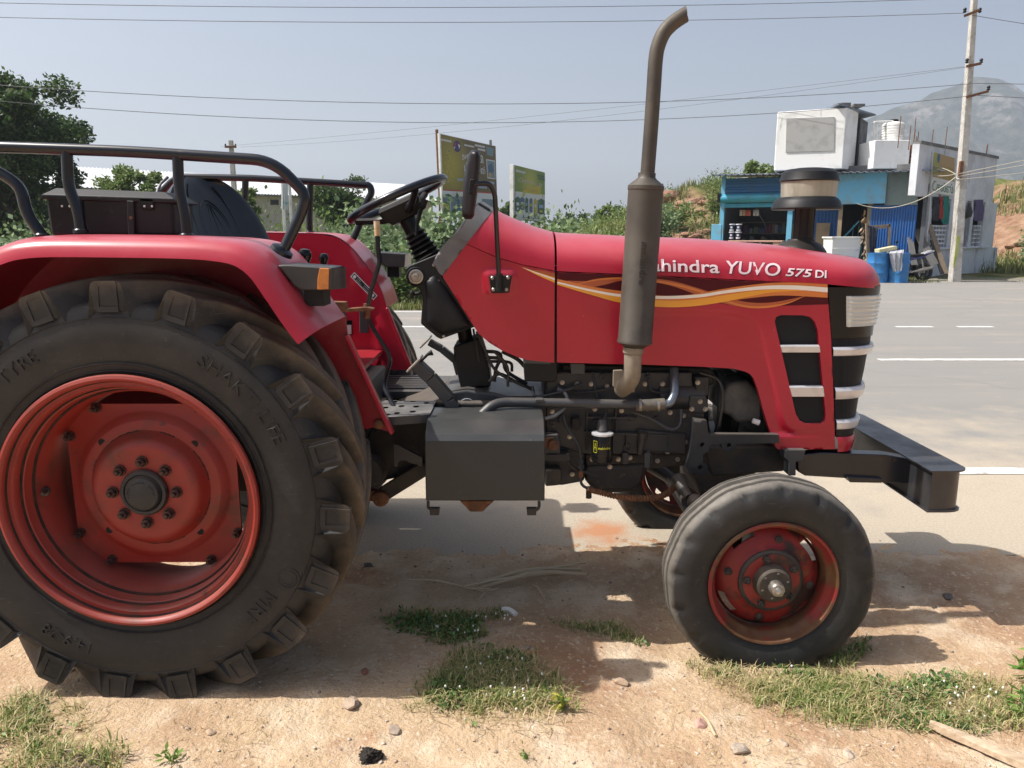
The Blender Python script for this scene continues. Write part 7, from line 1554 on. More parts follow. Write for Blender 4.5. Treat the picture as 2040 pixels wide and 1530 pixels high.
put([(1026, 330), (1085, 344), (1085.5, 388), (1026.5, 381)], 0.024, g2); put([(1026.5, 381), (1085.5, 388), (1086, 441.5), (1027, 437)], 0.023, W_); put([(1042, 378), (1077, 370), (1077, 388), (1042, 384)], 0.026, Yl)
put([(1026.5, 336), (1047, 341), (1047, 348), (1026.5, 343)], 0.027, pm('flex_olive_grey', (0.3, 0.33, 0.2), 0.5)); lines(BG, [(1028, 1046, 338.5, .24, 3)], W_, 0.03); lines(BG, [(1071, 1084, 347, .24, 4), (1072, 1084, 353, .24, 4)], Gn, 0.03)
text('டிராக்டர்', [(1032, 352), (1080, 365), (1081, 374), (1033, 363)], 0.03, pm('flex_pink_grey', (0.5, 0.42, 0.38), 0.5), 0.02); text('ஏர் டிரில்', [(1042, 369), (1073, 376), (1073, 386), (1042, 381)], 0.03, Gd, 0.02)
for x0, w, h, m_ in ((1027, 9, 30, Gn), (1036, 9, 26, Bl), (1046.5, 6, 30, Gn), (1055, 6, 29, Bl), (1064, 5.5, 30, Yl), (1071, 14, 31, Gn)):
    y = 391+0.1*(x0-1027); put([(x0, y+4), (x0+w*0.5, y), (x0+w, y+4), (x0+w*0.95, y+h), (x0+w*0.4, y+h+1), (x0, y+h-2)], 0.03, m_); put([(x0+w*.2, y+h*.4), (x0+w*.8, y+h*.42), (x0+w*.8, y+h*.62), (x0+w*.2, y+h*.6)], 0.033, random.choice([Lb, W_, Yl])); put([(x0+w*.3, y+h*.75), (x0+w*.7, y+h*.76), (x0+w*.7, y+h*.9), (x0+w*.3, y+h*.88)], 0.033, random.choice([Yl, Gr, W_]))
lines(BG, [(1040, 1082, 432, .08, 1.6)], Gr, 0.03); done()
# ---- narrow white road sign seen edge on
pa = XY(560, 17.0); pb_ = XY(576, 18.3); RS = Frame(pa, (pb_[0]-pa[0], pb_[1]-pa[1])); RD = thing('road_sign', 'narrow white roadside signboard on two pale posts in the hedge', 'sign', (pa[0], pa[1], 0))
for a, b in ((560.5, 331), (575, 336)): u, z = RS.px(a, b); mb = MB(RS); mb.box((u-0.03, -0.03, -0.2), (u+0.03, 0.03, z)); build('post', mb, M['tank'], RD, bevel=0.006)
build('panel', fquad(RS, [(563, 336), (574, 340), (574, 418), (563, 416)], -0.015, 0.012), cp('white_sign_face', (0.5, 0.53, 0.53), 0.4), RD)
mb = MB(RS); p = RS.px(564, 401, 0.014), RS.px(573, 407, 0.014); mb.box((p[0][0], 0.013, p[1][1]), (p[1][0], 0.016, p[0][1])); build('teal_band', mb, pm('teal_print', (0.05, 0.3, 0.33), 0.5), RD)
# ---- long warehouse behind the trees
pa = XY(150, 53.0); pb_ = XY(860, 74.0); WF = Frame(pa, (pb_[0]-pa[0], pb_[1]-pa[1])); WH = thing('warehouse', 'long cream warehouse with a pale corrugated roof behind the hedge', 'warehouse', (pa[0]+8, pa[1]+8, 0))
L_ = (Vector(pb_)-Vector(pa)).length; ze = WF.px(600, 391)[1]; zr = WF.px(500, 352, -5)[1]
mb = MB(WF); mb.box((-8, -10, -0.3), (L_, 0, ze)); build('wall', mb, cp('cream_wall', (0.5, 0.46, 0.37), 0.8), WH)
mb = MB(WF); rows = []; k = 150
for i in range(k+1):
    for f, o in (((0, 0), (0.55, 0), (0.65, 0.07), (0.9, 0.07)) if i < k else ((0, 0),)): u = -8.4+(L_+8.8)*(i+f)/k; rows.append([(u, 0.5, ze+o), (u, -5, zr+o), (u, -10.5, ze+o)])
mb.grid(rows); build('roof', mb, cp('galvanised_roof', (0.55, 0.57, 0.58), 0.5, (0.45, 0.46, 0.46), 0.6), WH)
for px in (546, 500, 640, 700): u, z = WF.px(px, 389); mb = MB(WF); mb.box((u-0.35, -0.05, z-0.75), (u+0.35, 0.03, z-0.35)); build('window', mb, M['gloss'], WH)
mb = MB(WF); mb.box((-8.4, 0.45, ze-0.12), (L_+0.4, 0.52, ze+0.02)); build('gutter', mb, M['dkcement'], WH)
# ================================================================== TREES, SHRUBS, GRASS
def leaves(n, pos, size, seed, flat=0.0, long=1.8):
    """n leaf blades (two folded halves each) at positions pos (n, 3)"""
    r = np.random.default_rng(seed); d = r.normal(size=(n, 3)); d[:, 2] = d[:, 2]*0.7+flat; d /= np.linalg.norm(d, axis=1)[:, None]
    a = np.cross(d, r.normal(size=(n, 3))); a /= np.linalg.norm(a, axis=1)[:, None]+1e-9; nn = np.cross(d, a)
    L = (size*r.uniform(0.6, 1.3, n))[:, None]; w = L/long*0.5
    p0 = pos; p1 = pos+d*L*0.5+a*w+nn*w*0.25; p2 = pos+d*L; p3 = pos+d*L*0.5-a*w+nn*w*0.25
    V = np.stack([p0, p1, p2, p3], 1).reshape(-1, 3); i = np.arange(n)*4
    return V, np.stack([i, i+1, i+2, i+3], 1)
LF_DARK = leafm('dark_tree_leaf', [(0.026, 0.058, 0.018), (0.045, 0.09, 0.025), (0.08, 0.13, 0.038), (0.125, 0.165, 0.055)])
LF_MID = leafm('roadside_leaf', [(0.08, 0.135, 0.032), (0.14, 0.21, 0.055), (0.2, 0.27, 0.085), (0.29, 0.34, 0.13)])
LF_PALE = leafm('pale_calotropis_leaf', [(0.11, 0.18, 0.075), (0.17, 0.25, 0.11), (0.25, 0.33, 0.17), (0.33, 0.4, 0.24)])
BARK = pm('grey_brown_bark', (0.12, 0.09, 0.065), 0.95, layers=[((0.06, 0.045, 0.035), 8, 0.45, 0.65)], bump=(18, 0.6, 0.03))
def tree(name, label, x, y, ztop, rad, zc, seed, nclump, nleaf, lsize, mat_, stretch=(1, 1, 0.8), trunk=0.16, group=None, clump=0.3):
    r = np.random.default_rng(seed); z0 = lz(x, y); zc = max(0.5*rad, ztop-rad*stretch[2]*1.08-z0); t = thing(name, label, 'tree', (x, y, z0-0.05), group); base = Vector((x, y, z0-0.1))
    mb = MB(); top = Vector((x+r.normal()*0.1*rad, y, z0+zc))
    mb.tube(crv([base, base.lerp(top, 0.4)+Vector((r.normal()*0.06*rad, 0, 0)), top], 4), [trunk*(1-0.06*i) for i in range(9)], 9)
    cl = []
    for k in range(nclump):
        d = r.normal(size=3); d /= np.linalg.norm(d); q = rad*(0.25+0.58*r.random()**0.6)*(1+0.16*math.sin(3*math.atan2(d[1], d[0])+seed)+0.12*math.sin(5*d[2]+seed))
        c = np.array([x, y, z0+zc])+d*q*np.array(stretch); cl.append(c)
        if k % 3 == 0: e = Vector(c); s_ = base.lerp(top, 0.55+0.45*r.random()); mb.tube(crv([s_, s_.lerp(e, 0.5)+Vector((0, 0, 0.08*rad)), e], 3), [trunk*0.36, trunk*0.3, trunk*0.25, trunk*0.2, trunk*0.16, trunk*0.1, 0.008], 5)
    build('trunk', mb, BARK, t)
    cl = np.array(cl); idx = r.integers(0, nclump, nleaf); cs = clump*rad*r.uniform(0.5, 1.1, nclump)
    g_ = r.normal(size=(nleaf, 3)); g_ /= np.linalg.norm(g_, axis=1)[:, None]; g_ *= (r.random(nleaf)**0.45)[:, None]
    pos = cl[idx]+g_*cs[idx][:, None]*np.array([1, 1, 0.75]); pos[:, 2] -= 0.12*cs[idx]*r.random(nleaf)
    V, F = leaves(nleaf, pos, lsize, seed+1); np_mesh('crown', V, F, mat_, t, WO[t.name]); return t
def tpx(px, py_top, Y): p = at(px, py_top, Y); return p.x, p.z
# the big tree at the left edge
x, z = tpx(20, 132, 25.0); tree('shade_tree', 'tall dark shade tree at the left edge behind the guard rail', x-0.75, 25.0, z+1.0, 2.75, 4.1, 11, 85, 56000, 0.15, LF_DARK, (1, 1, 1.2), 0.22, clump=0.27)
x, z = tpx(252, 320, 30); tree('young_tree', 'small light green tree in front of the warehouse roof above the tool box', x, 30, z, 1.25, 2.6, 12, 24, 7000, 0.15, LF_MID, (1.0, 1, 0.72), 0.1)
x, z = tpx(672, 336, 31); tree('round_tree', 'dense dark round tree beside the white warehouse roof end', x, 31, z, 1.38, 2.15, 13, 40, 16000, 0.11, LF_DARK, (1.05, 1, 0.95), 0.14, clump=0.36)
x, z = tpx(480, 360, 27); tree('young_tree', 'slender tree peeping between the seat back and the far guard rail', x, 27, z, 0.75, 2.0, 14, 14, 3500, 0.13, LF_MID, (0.8, 1, 1.1), 0.07)
x, z = tpx(1004, 396, 45); tree('round_tree', 'distant dark tree between the two billboards', x, 45, z, 1.05, 2.4, 15, 20, 4500, 0.16, LF_DARK, (1, 1, 0.85), 0.1)
x, z = tpx(1508, 308, 36); tree('leafy_tree', 'feathery green tree rising behind the blue shop roof', x+0.2, 36, z, 1.35, 4.0, 16, 22, 6000, 0.16, LF_MID, (1, 1, 0.85), 0.12)
x, z = tpx(1215, 392, 44); tree('leafy_tree', 'thin wispy tree left of the exhaust on the far grassy slope', x, 44, z, 1.0, 2.5, 17, 14, 2600, 0.15, LF_MID, (0.9, 1, 1.0), 0.07)
for k, (px, py, Y, rd, w) in enumerate(((1100, 424, 70, 2.2, 'hazy far tree just right of the smaller billboard'), (1140, 424, 78, 2.0, 'pale far tree midway between the smaller billboard and the exhaust'), (1176, 418, 74, 2.4, 'far tree left of the thin wispy tree near the exhaust'), (1265, 404, 66, 2.0, 'far tree partly behind the exhaust muffler'))):
    x, z = tpx(px, py, Y); tree('far_tree', w, x, Y, z, rd, max(1.2, z-rd*0.6-lz(x, Y)), 20+k, 14, 2200, 0.26, LF_DARK, (1.3, 1, 0.7), 0.12, 'far trees beyond the fields')
# shrubs: four pattern plants, copied along the far side of the road
def shrub_proto(seed, h, w, n, ls, mat_, tall=1.0):
    r = np.random.default_rng(seed); t = thing('roadside_shrub', 'x', 'shrub', (0, 0, 0)); mb = MB(); P = []
    for k in range(13):
        a = r.uniform(0, 6.28); e = Vector((w*math.cos(a)*r.uniform(0.2, 1), w*math.sin(a)*r.uniform(0.2, 1), h*r.uniform(0.5, 1.0))); pts = crv([(0, 0, 0), Vector((e.x*0.35, e.y*0.35, e.z*0.55)), e], 5); mb.tube(pts, [0.016*(1-i/12) for i in range(len(pts))], 4)
        for q in range(n//13): i = int(len(pts)*(0.25+0.75*r.random()**0.7))-1; P.append(np.array(pts[max(i, 0)])+r.normal(size=3)*np.array([0.13, 0.13, 0.09])*h*0.8)
    build('stems', mb, BARK, t); P = np.array(P); V, F = leaves(len(P), P, ls, seed, 0.5, 1.7); np_mesh('foliage', V, F, mat_, t); return t
protos = [(shrub_proto(31, 1.9, 0.8, 1500, 0.15, LF_PALE), 'pale broad-leaved shrub in the belt beyond the road', 'broad-leaved shrubs beyond the road'), (shrub_proto(32, 1.6, 0.9, 1700, 0.12, LF_MID), 'bushy mid green shrub in the belt beyond the road', 'bushy green shrubs beyond the road'),
          (shrub_proto(33, 1.35, 0.8, 1500, 0.10, LF_MID), 'bushy mid green shrub in the belt beyond the road', 'bushy green shrubs beyond the road'), (shrub_proto(34, 2.2, 0.7, 1400, 0.16, LF_PALE), 'pale broad-leaved shrub in the belt beyond the road', 'broad-leaved shrubs beyond the road')]
used = set(); rs_ = random.Random(5)
spots = []
for row, (Y0, n, x0, x1) in enumerate(((16.3, 17, -12.6, 0.9), (18.2, 15, -14, 1.4), (20.6, 14, -16, 2.4))):
    for k in range(n): spots.append((x0+(x1-x0)*(k+rs_.uniform(-.3, .3))/(n-1), Y0+rs_.uniform(-.5, .5), row))
spots += [(1.5, 29, 2), (3.2, 31, 2), (4.8, 33.5, 2), (6.2, 33, 2), (7.4, 35, 2), (20.4, 27.8, 1), (21.6, 28.4, 1), (22.5, 29.6, 1), (19.9, 29.5, 2), (21.2, 31, 2), (9.4, 36, 2), (12.0, 37, 2)]
for x, y, row in spots:
    k = rs_.randrange(4); t, l, g = protos[k]
    if k in used: t = copy_tree(t)
    used.add(k); t.location = (x, y, lz(x, y)-0.05); t.rotation_euler = (0, 0, rs_.uniform(0, 6.28)); s_ = rs_.uniform(0.72, 1.08)*(0.8 if row == 0 else 1.0)*(0.7 if x > 19 else 1); t.scale = (s_*1.1, s_*1.1, s_); t['label'] = l; t['group'] = g
# thicket behind and meadow grass: masses nobody could count
def mass(name, pts, n_per, ls, mat_, hgt, spread, seed):
    r = np.random.default_rng(seed); P = []
    for x, y in pts: c = np.array([x, y, lz(x, y)]); q = r.normal(size=(n_per, 3))*np.array([spread, spread, hgt*0.4])+np.array([0, 0, hgt*0.45]); q[:, 2] = np.abs(q[:, 2]); P.append(c+q)
    P = np.concatenate(P); V, F = leaves(len(P), P, ls, seed, 0.5, 2.0); return np_mesh(name, V, F, mat_, kind='stuff')
r = np.random.default_rng(3)
mass('undergrowth', [(x, 23+2.5*r.random()) for x in np.linspace(-18, 3, 34)], 420, 0.15, LF_MID, 1.5, 0.45, 41)
mass('undergrowth', [(r.uniform(-14, 1.5), r.uniform(15.4, 17.0)) for _ in range(60)], 260, 0.085, LF_MID, 0.7, 0.35, 44)
mass('undergrowth', [(r.uniform(1, 15), r.uniform(34, 50)) for _ in range(110)][:0]+[(x_, y_) for x_, y_ in zip(r.uniform(1, 15, 150), r.uniform(34, 50, 150)) if not (8.2 < x_ < 14.2 and lz(x_, y_) > 1.9)], 120, 0.14, LF_MID, 0.6, 0.5, 42)
mass('undergrowth', [(r.uniform(10.2, 13.2), r.uniform(39.5, 42)) for _ in range(16)], 260, 0.11, LF_MID, 0.55, 0.3, 46)
mass('undergrowth', [(r.uniform(19.6, 27), r.uniform(26.5, 31)) for _ in range(34)], 150, 0.12, LF_MID, 0.5, 0.4, 43)
def blades(name, P, h, w, mat_, seed, lean=0.5, kind='stuff', dirz=None):
    r = np.random.default_rng(seed); n = len(P); a = r.uniform(0, 6.283, n); hh = h*r.uniform(0.45, 1.25, n); ln = lean*r.uniform(0.1, 1.3, n)*hh
    d = np.stack([np.cos(a), np.sin(a), 0*a], 1); s_ = np.stack([-np.sin(a), np.cos(a), 0*a], 1)*(w*r.uniform(0.6, 1.3, n))[:, None]; up = np.array([0, 0, 1.0])
    m = P+d*(ln*0.35)[:, None]+up*(hh*0.6)[:, None]; t = P+d*ln[:, None]+up*(hh*np.clip(1.05-0.35*ln/hh, 0.15, 1))[:, None]
    V = np.stack([P-s_, P+s_, m+s_*0.75, m-s_*0.75, t], 1).reshape(-1, 3); i = np.arange(n)*5
    F = np.concatenate([np.stack([i, i+1, i+2], 1), np.stack([i, i+2, i+3], 1), np.stack([i+3, i+2, i+4], 1)]); return np_mesh(name, V, F, mat_, kind=kind)
GR_FAR = leafm('verge_grass', [(0.09, 0.13, 0.03), (0.15, 0.19, 0.055), (0.24, 0.24, 0.09), (0.33, 0.3, 0.14)], 0.3)
GR_NEAR = leafm('mixed_green_dry_grass', [(0.07, 0.135, 0.03), (0.14, 0.22, 0.045), (0.26, 0.31, 0.095), (0.5, 0.43, 0.2), (0.58, 0.5, 0.29)], 0.3)
GR_DRY = leafm('straw_grass', [(0.5, 0.4, 0.22), (0.58, 0.48, 0.28), (0.4, 0.3, 0.16), (0.3, 0.3, 0.1)], 0.2)
WEED = leafm('low_weed_leaf', [(0.055, 0.11, 0.04), (0.09, 0.17, 0.05), (0.14, 0.235, 0.07), (0.22, 0.31, 0.1)], 0.25)
r = np.random.default_rng(8)
x = r.uniform(-16, 1.6, 12000); y = 14.55+r.random(12000)**1.6*2.0; P = np.stack([x, y, land_z(x, y)-0.02], 1); blades('verge_grass', P, 0.15, 0.012, GR_FAR, 51)
x = r.uniform(-3, 18, 26000); y = r.uniform(27, 50, 26000); P = np.stack([x, y, land_z(x, y)-0.03], 1); P = P[(fbm(P[:, 0]*0.5, P[:, 1]*0.5, 3, 4) > -0.12) & ~((P[:, 2] > 2.0) & (P[:, 2] < 3.25) & (P[:, 0] > 8) & (fbm(P[:, 0]*0.8, P[:, 1]*0.8, 3, 6) < 0.12))]; blades('meadow_grass', P, 0.45, 0.022, GR_FAR, 52)
x = r.uniform(18.5, 34, 15000); y = r.uniform(23.3, 40, 15000); P = np.stack([x, y, land_z(x, y)-0.03], 1); k = (P[:, 2] > 2.2) | (P[:, 2] < 0.5); blades('bank_grass', P[k], 0.5, 0.024, GR_FAR, 53)
x = r.uniform(9, 22, 5000); y = r.uniform(22.8, 24.2, 5000); P = np.stack([x, y, land_z(x, y)-0.02], 1); P = P[fbm(P[:, 0]*0.9, P[:, 1]*0.9, 3, 14) > 0.08]; blades('roadside_tufts', P, 0.12, 0.01, GR_FAR, 54)
# boulders on the mound, pieces of rock on the red bank
M['boulder'] = pm('red_brown_rock', (0.30, 0.16, 0.10), 0.95, layers=[((0.16, 0.09, 0.06), 2.2, 0.45, 0.65), ((0.42, 0.29, 0.21), 4, 0.55, 0.7)], bump=(5, 0.8, 0.1))
def rock_mesh(name, s, seed, sub=2, rough=0.35):
    bm = bmesh.new(); bmesh.ops.create_icosphere(bm, subdivisions=sub, radius=1.0); r = random.Random(seed); ax_ = [Vector((r.gauss(0, 1), r.gauss(0, 1), r.gauss(0, 1))).normalized() for _ in range(9)]; cut = [r.uniform(0.5, 0.85) for _ in range(9)]
    for v in bm.verts:
        for a, c in zip(ax_, cut):
            d = v.co.dot(a)
            if d > c: v.co -= a*(d-c)
        v.co *= 1+rough*0.3*r.uniform(-0.3, 0.3); v.co = Vector((v.co.x*s[0], v.co.y*s[1], v.co.z*s[2]))
    me = bpy.data.meshes.new(name); bm.to_mesh(me); bm.free(); return me
def hit(px, py):
    for Y in np.arange(24, 60, 0.15):
        p = at(px, py, Y)
        if p.z <= lz(p.x, Y): return p
    return at(px, py, 36)
bl = None; r_ = random.Random(9)
BM = [rock_mesh('boulder', (1.0, 0.8, 0.65), 60+k) for k in range(3)]
for m_ in BM: m_.materials.append(M['boulder'])
for k, (px, py, Y, s_) in enumerate(((1338, 392, 38, 0.75), (1362, 402, 36.5, 0.6), (1385, 398, 37, 0.62), (1408, 404, 36.5, 0.5), (1348, 420, 35, 0.5), (1375, 422, 35, 0.42), (1400, 420, 35, 0.4), (1322, 405, 37, 0.45), (1420, 410, 36, 0.3), (1390, 470, 33, 0.5), (1372, 465, 33, 0.45), (1405, 460, 33, 0.5))):
    p = hit(px, py+6); o = bpy.data.objects.new('boulder', BM[k % 3]); COL.objects.link(o); o.location = p; o.scale = (s_*1.05, s_*0.8, s_*(0.95 if k == 0 else 0.62)); o.location.z += 0.08; o.rotation_euler = (0, r_.uniform(-.2, .2), r_.uniform(-0.6, 0.6)); tag(o, 'red brown boulder on the grassy mound left of the blue shop', 'boulder', 'boulders on the mound')
for k, (px, py, Y, s_) in enumerate(((2015, 488, 28, 0.32), (2036, 480, 28, 0.4), (1998, 498, 27.5, 0.22), (2024, 508, 27, 0.25), (2042, 503, 27.4, 0.3), (2006, 512, 26.8, 0.2), (2033, 520, 26.5, 0.22))):
    p = hit(px, py+4); o = bpy.data.objects.new('boulder', BM[(k+1) % 3]); COL.objects.link(o); o.location = p; o.scale = (s_*1.1, s_, s_*0.8); o.rotation_euler = (0, 0.2, r_.uniform(0, 6)); tag(o, 'dark brown rock heaped at the foot of the red bank beside the white house', 'boulder', 'rocks beside the white house')
# ================================================================== WIRES AND THE NEAR GROUND
M['wire'] = pm('dull_wire', (0.12, 0.12, 0.125), 0.5)
def wire(label, a, b, sag, r=0.008, mat_=None, group='overhead wires'):
    a, b = Vector(a), Vector(b); pts = [a.lerp(b, t)-Vector((0, 0, sag*4*t*(1-t))) for t in np.linspace(0, 1, 30)]
    mb = MB(); mb.tube(pts, r, 5, caps=False); return build('overhead_wire', mb, mat_ or M['wire'], label=label, cat='wire', group=group)
def wpx(a, m, b, Ya, Yb, label, r=0.008, mat_=None, group='overhead wires'):
    """wire from pixel a (depth Ya) to pixel b (depth Yb), hanging so that it passes pixel m"""
    A, B = at(*a, Ya), at(*b, Yb); t = (m[0]-a[0])/(b[0]-a[0])
    for _ in range(6): q = A.lerp(B, t); zc = q.y*CP-(q.z-CAM_H)*SP; t += (m[0]-1020-FOC*q.x/zc)/(b[0]-a[0])
    q = A.lerp(B, t); sag = (q.z-at(m[0], m[1], q.y).z)/(4*t*(1-t)); return wire(label, A, B, sag, r, mat_, group)
wpx((-500, 20), (640, 44), (1921, 26), 20, 23.1, 'dark overhead wire highest of those reaching the pole top bracket'); wpx((-500, -8), (560, 14), (1936, -4), 20, 23.1, 'dark overhead wire along the very top of the sky')
wpx((-400, 135), (700, 204), (1944, 166), 20, 23.1, 'overhead wire crossing the big tree and meeting the lower bracket'); wpx((-400, 160), (760, 243), (1944, 190), 20, 23.1, 'lowest long overhead wire crossing behind the exhaust pipe')
wpx((440, 292), (1150, 222), (1921, 133), 40, 23.1, 'faint thin wire rising from the distant pole to the near pole', 0.005); wpx((480, 293), (1150, 237), (1930, 133), 40, 23.1, 'second faint thin wire below the first from the distant pole', 0.005)
wpx((1944, 166), (2060, 168), (2300, 172), 23.1, 24, 'short overhead wire leaving the right frame from the lower bracket'); wpx((1946, 190), (2060, 196), (2300, 204), 23.1, 24, 'lower overhead wire leaving the right frame above the mountain'); wpx((1936, 30), (2020, 44), (2300, 80), 23.1, 24, 'overhead wire leaving the pole top towards the right edge')
CAB = pm('pale_service_cable', (0.4, 0.37, 0.3), 0.6)
wpx((1908, 347), (1990, 330), (2200, 290), 23.0, 22, 'pale service cable uppermost of the bundle right of the pole', 0.014, CAB, 'service cables at the house'); wpx((1908, 352), (1990, 338), (2200, 302), 23.0, 22, 'pale service cable second of the bundle right of the pole', 0.014, CAB, 'service cables at the house'); wpx((1908, 358), (1990, 350), (2200, 322), 23.0, 22, 'pale service cable lowest of the bundle right of the pole', 0.012, CAB, 'service cables at the house')
wpx((1838, 340), (1870, 350), (1908, 345), 23.9, 23.0, 'short pale cable between the shop roof and the pole clamp', 0.012, CAB, 'service cables at the house'); wpx((1705, 405), (1790, 412), (1905, 352), 23.6, 23.0, 'long pale cable sagging across the shop front to the pole', 0.014, CAB, 'service cables at the house'); wpx((1857, 332), (1880, 336), (1908, 350), 24.2, 23.0, 'yellowish cable looping in front of the wall sign', 0.012, CAB, 'service cables at the house')
# ---- grass patches on the dirt (outlines measured in the photo)
def scatter(poly, n, seed, nz=0.0, ns=6.0, edge=0.0):
    r = np.random.default_rng(seed); G = [gnd(a, b) for a, b in poly]; P2 = [(p.x, p.y) for p in G]; xs = [p[0] for p in P2]; ys = [p[1] for p in P2]; out = []
    X = r.uniform(min(xs), max(xs), n*6); Y = r.uniform(min(ys), max(ys), n*6); N_ = fbm(X*ns, Y*ns, 3, seed)
    for x, y, k in zip(X, Y, N_):
        if k > nz and inside(x, y, P2) and r.random() < min(1.0, polydist(x, y, P2, True)/0.13+0.06)*(0.35+1.6*max(0, k-nz)*2): out.append((x, y))
        if len(out) >= n: break
    o = np.array(out); return np.column_stack([o, dirt_z(o[:, 0], o[:, 1])-0.003])
PA = [(740, 1232), (800, 1215), (900, 1222), (1000, 1215), (1065, 1240), (1040, 1275), (960, 1300), (860, 1290), (780, 1270)]
PB = [(900, 1300), (960, 1285), (1070, 1310), (1110, 1345), (1165, 1395), (1160, 1440), (1080, 1470), (960, 1460), (850, 1440), (770, 1425), (790, 1390), (850, 1345)]
PCc = [(1360, 1310), (1480, 1322), (1600, 1320), (1760, 1345), (1880, 1330), (2060, 1370), (2060, 1460), (1900, 1470), (1780, 1455), (1640, 1450), (1500, 1405), (1420, 1370)]
PD = [(-40, 1400), (60, 1385), (130, 1400), (210, 1440), (260, 1500), (250, 1560), (-40, 1560)]
PE = [(1090, 1232), (1230, 1235), (1300, 1265), (1290, 1290), (1200, 1270), (1100, 1250)]
PF_ = [(1640, 1290), (1730, 1262), (1740, 1290), (1700, 1325), (1640, 1330)]
for nm, poly, n, h, s_, nz in (('grass_patch', PA, 1500, 0.035, 61, -0.08), ('grass_patch', PB, 3200, 0.045, 62, -0.05), ('grass_patch', PCc, 4600, 0.042, 63, -0.03), ('grass_patch', PD, 2200, 0.05, 64, -0.08), ('grass_patch', PE, 700, 0.03, 65, -0.05), ('grass_patch', PF_, 500, 0.04, 66, -0.05)):
    blades(nm, scatter(poly, n, s_, nz, 5.0), h, 0.0018, GR_NEAR, s_, 1.1)
for poly, n, s_ in ((PB, 900, 71), (PCc, 1700, 72), (PD, 600, 73), (PA, 250, 74)):
    blades('dry_grass', scatter(poly, n, s_, -0.05, 4), 0.05, 0.0013, GR_DRY, s_, 2.2)
allp = [(-100, 1420), (600, 1390), (1200, 1330), (2100, 1320), (2200, 1600), (-200, 1600)]
blades('straw_litter', scatter(allp, 420, 75, 0.02, 2.5), 0.03, 0.0011, GR_DRY, 75, 2.4)
for poly, n, s_ in ((PA, 900, 81), (PB, 2600, 82), (PCc, 3000, 83), (PF_, 250, 84), (PE, 160, 85), (PD, 250, 86)):
    P = scatter(poly, n, s_, 0.03, 5); P[:, 2] += np.abs(np.random.default_rng(s_).normal(size=len(P)))*0.014; V, F = leaves(len(P), P, 0.02, s_, 0.5, 2.0); np_mesh('weed_mat', V, F, WEED, kind='stuff')
FLW = pm('papery_white_flower', (0.78, 0.77, 0.70), 0.8)
mb = MB(); nf = 0
for poly, n, s_ in ((PA, 26, 91), (PB, 30, 92), (PCc, 34, 93), (PF_, 6, 94)):
    for x, y, z in scatter(poly, n, s_, 0.0, 5): h = random.uniform(0.018, 0.05); mb.ball((x, y, z+h), (0.0035, 0.0035, 0.0045), 7, 5)
build('weed_flowers', mb, FLW, kind='stuff', bevel=0)
# ---- pebbles and named stones, stalks, plank, clump, rag, young plants
r = np.random.default_rng(17); n = 3600; X = r.uniform(-2.4, 2.6, n); Y = 1.35+2.2*r.random(n)**1.2; k = fbm(X*1.4, Y*1.4, 3, 77) > -0.16; X, Y = X[k], Y[k]; Z = dirt_z(X, Y); n = len(X)
ico = bmesh.new(); bmesh.ops.create_icosphere(ico, subdivisions=1, radius=1.0); iv = np.array([v.co for v in ico.verts]); fi = np.array([[v.index for v in f.verts] for f in ico.faces]); ico.free()
S_ = (0.0018+0.0045*r.random(n)**3)[:, None, None]; V = iv[None]*(1+0.35*r.normal(size=(n, len(iv), 1)))*S_*np.array([1.2, 1, 0.7])+np.stack([X, Y, Z+0.001], 1)[:, None, :]
F = (fi[None]+(np.arange(n)*len(iv))[:, None, None]).reshape(-1, 3)
PEB = leafm('mixed_gravel', [(0.5, 0.4, 0.3), (0.3, 0.19, 0.13), (0.6, 0.52, 0.43), (0.2, 0.15, 0.12)], 0.0, 0.9); np_mesh('gravel', V.reshape(-1, 3), F, PEB, kind='stuff')
def stone(px, py, s, col, label, seed):
    g_ = gnd(px, py); me = rock_mesh('stone', (s, s*0.75, s*0.55), seed, 2, 0.6); me.materials.append(pm('stone_'+label.split()[0], col, 0.9, layers=[(tuple(c*0.6 for c in col), 60, 0.45, 0.7)], bump=(80, 0.5, 0.003))); o = bpy.data.objects.new('stone', me); COL.objects.link(o); o.location = (g_.x, g_.y, dz(g_.x, g_.y)+s*0.15); o.rotation_euler = (0, 0, seed); tag(o, label, 'stone', 'loose stones on the dirt')
stone(1395, 1444, 0.026, (0.5, 0.3, 0.24), 'pinkish flat stone on the sunlit dirt below the front tyre', 1.3); stone(700, 1412, 0.034, (0.4, 0.3, 0.22), 'buff stone at the shadow edge right of the rear tyre', 2.2); stone(1238, 1358, 0.028, (0.42, 0.3, 0.2), 'brown angular stone in sunlight left of the front tyre', 3.1)
stone(1888, 1190, 0.030, (0.14, 0.12, 0.11), 'dark stone in the shadow right of the front tyre', 4.4); stone(728, 1340, 0.020, (0.3, 0.13, 0.08), 'small reddish stone in the shade right of the rear tyre', 5.2); stone(735, 1128, 0.026, (0.13, 0.12, 0.11), 'dark flat stone beside the rear tyre tread on shaded dirt', 6.0)
stone(1690, 1500, 0.022, (0.45, 0.36, 0.28), 'pale grey stone at the bottom near the plank', 7.7); stone(1560, 1478, 0.017, (0.45, 0.35, 0.26), 'small tan stone on bare dirt left of the plank', 8.1); stone(1470, 1495, 0.032, (0.4, 0.33, 0.26), 'wide half buried stone near the bottom edge of the dirt', 9.4); stone(1050, 1290, 0.016, (0.3, 0.25, 0.2), 'little dull stone among the shaded grass', 3.9); stone(785, 1460, 0.024, (0.33, 0.26, 0.2), 'greyish stone left of the sunlit grass patch', 5.5); stone(420, 1468, 0.018, (0.45, 0.33, 0.22), 'tan pebble on sunlit dirt below the rear tyre', 6.6)
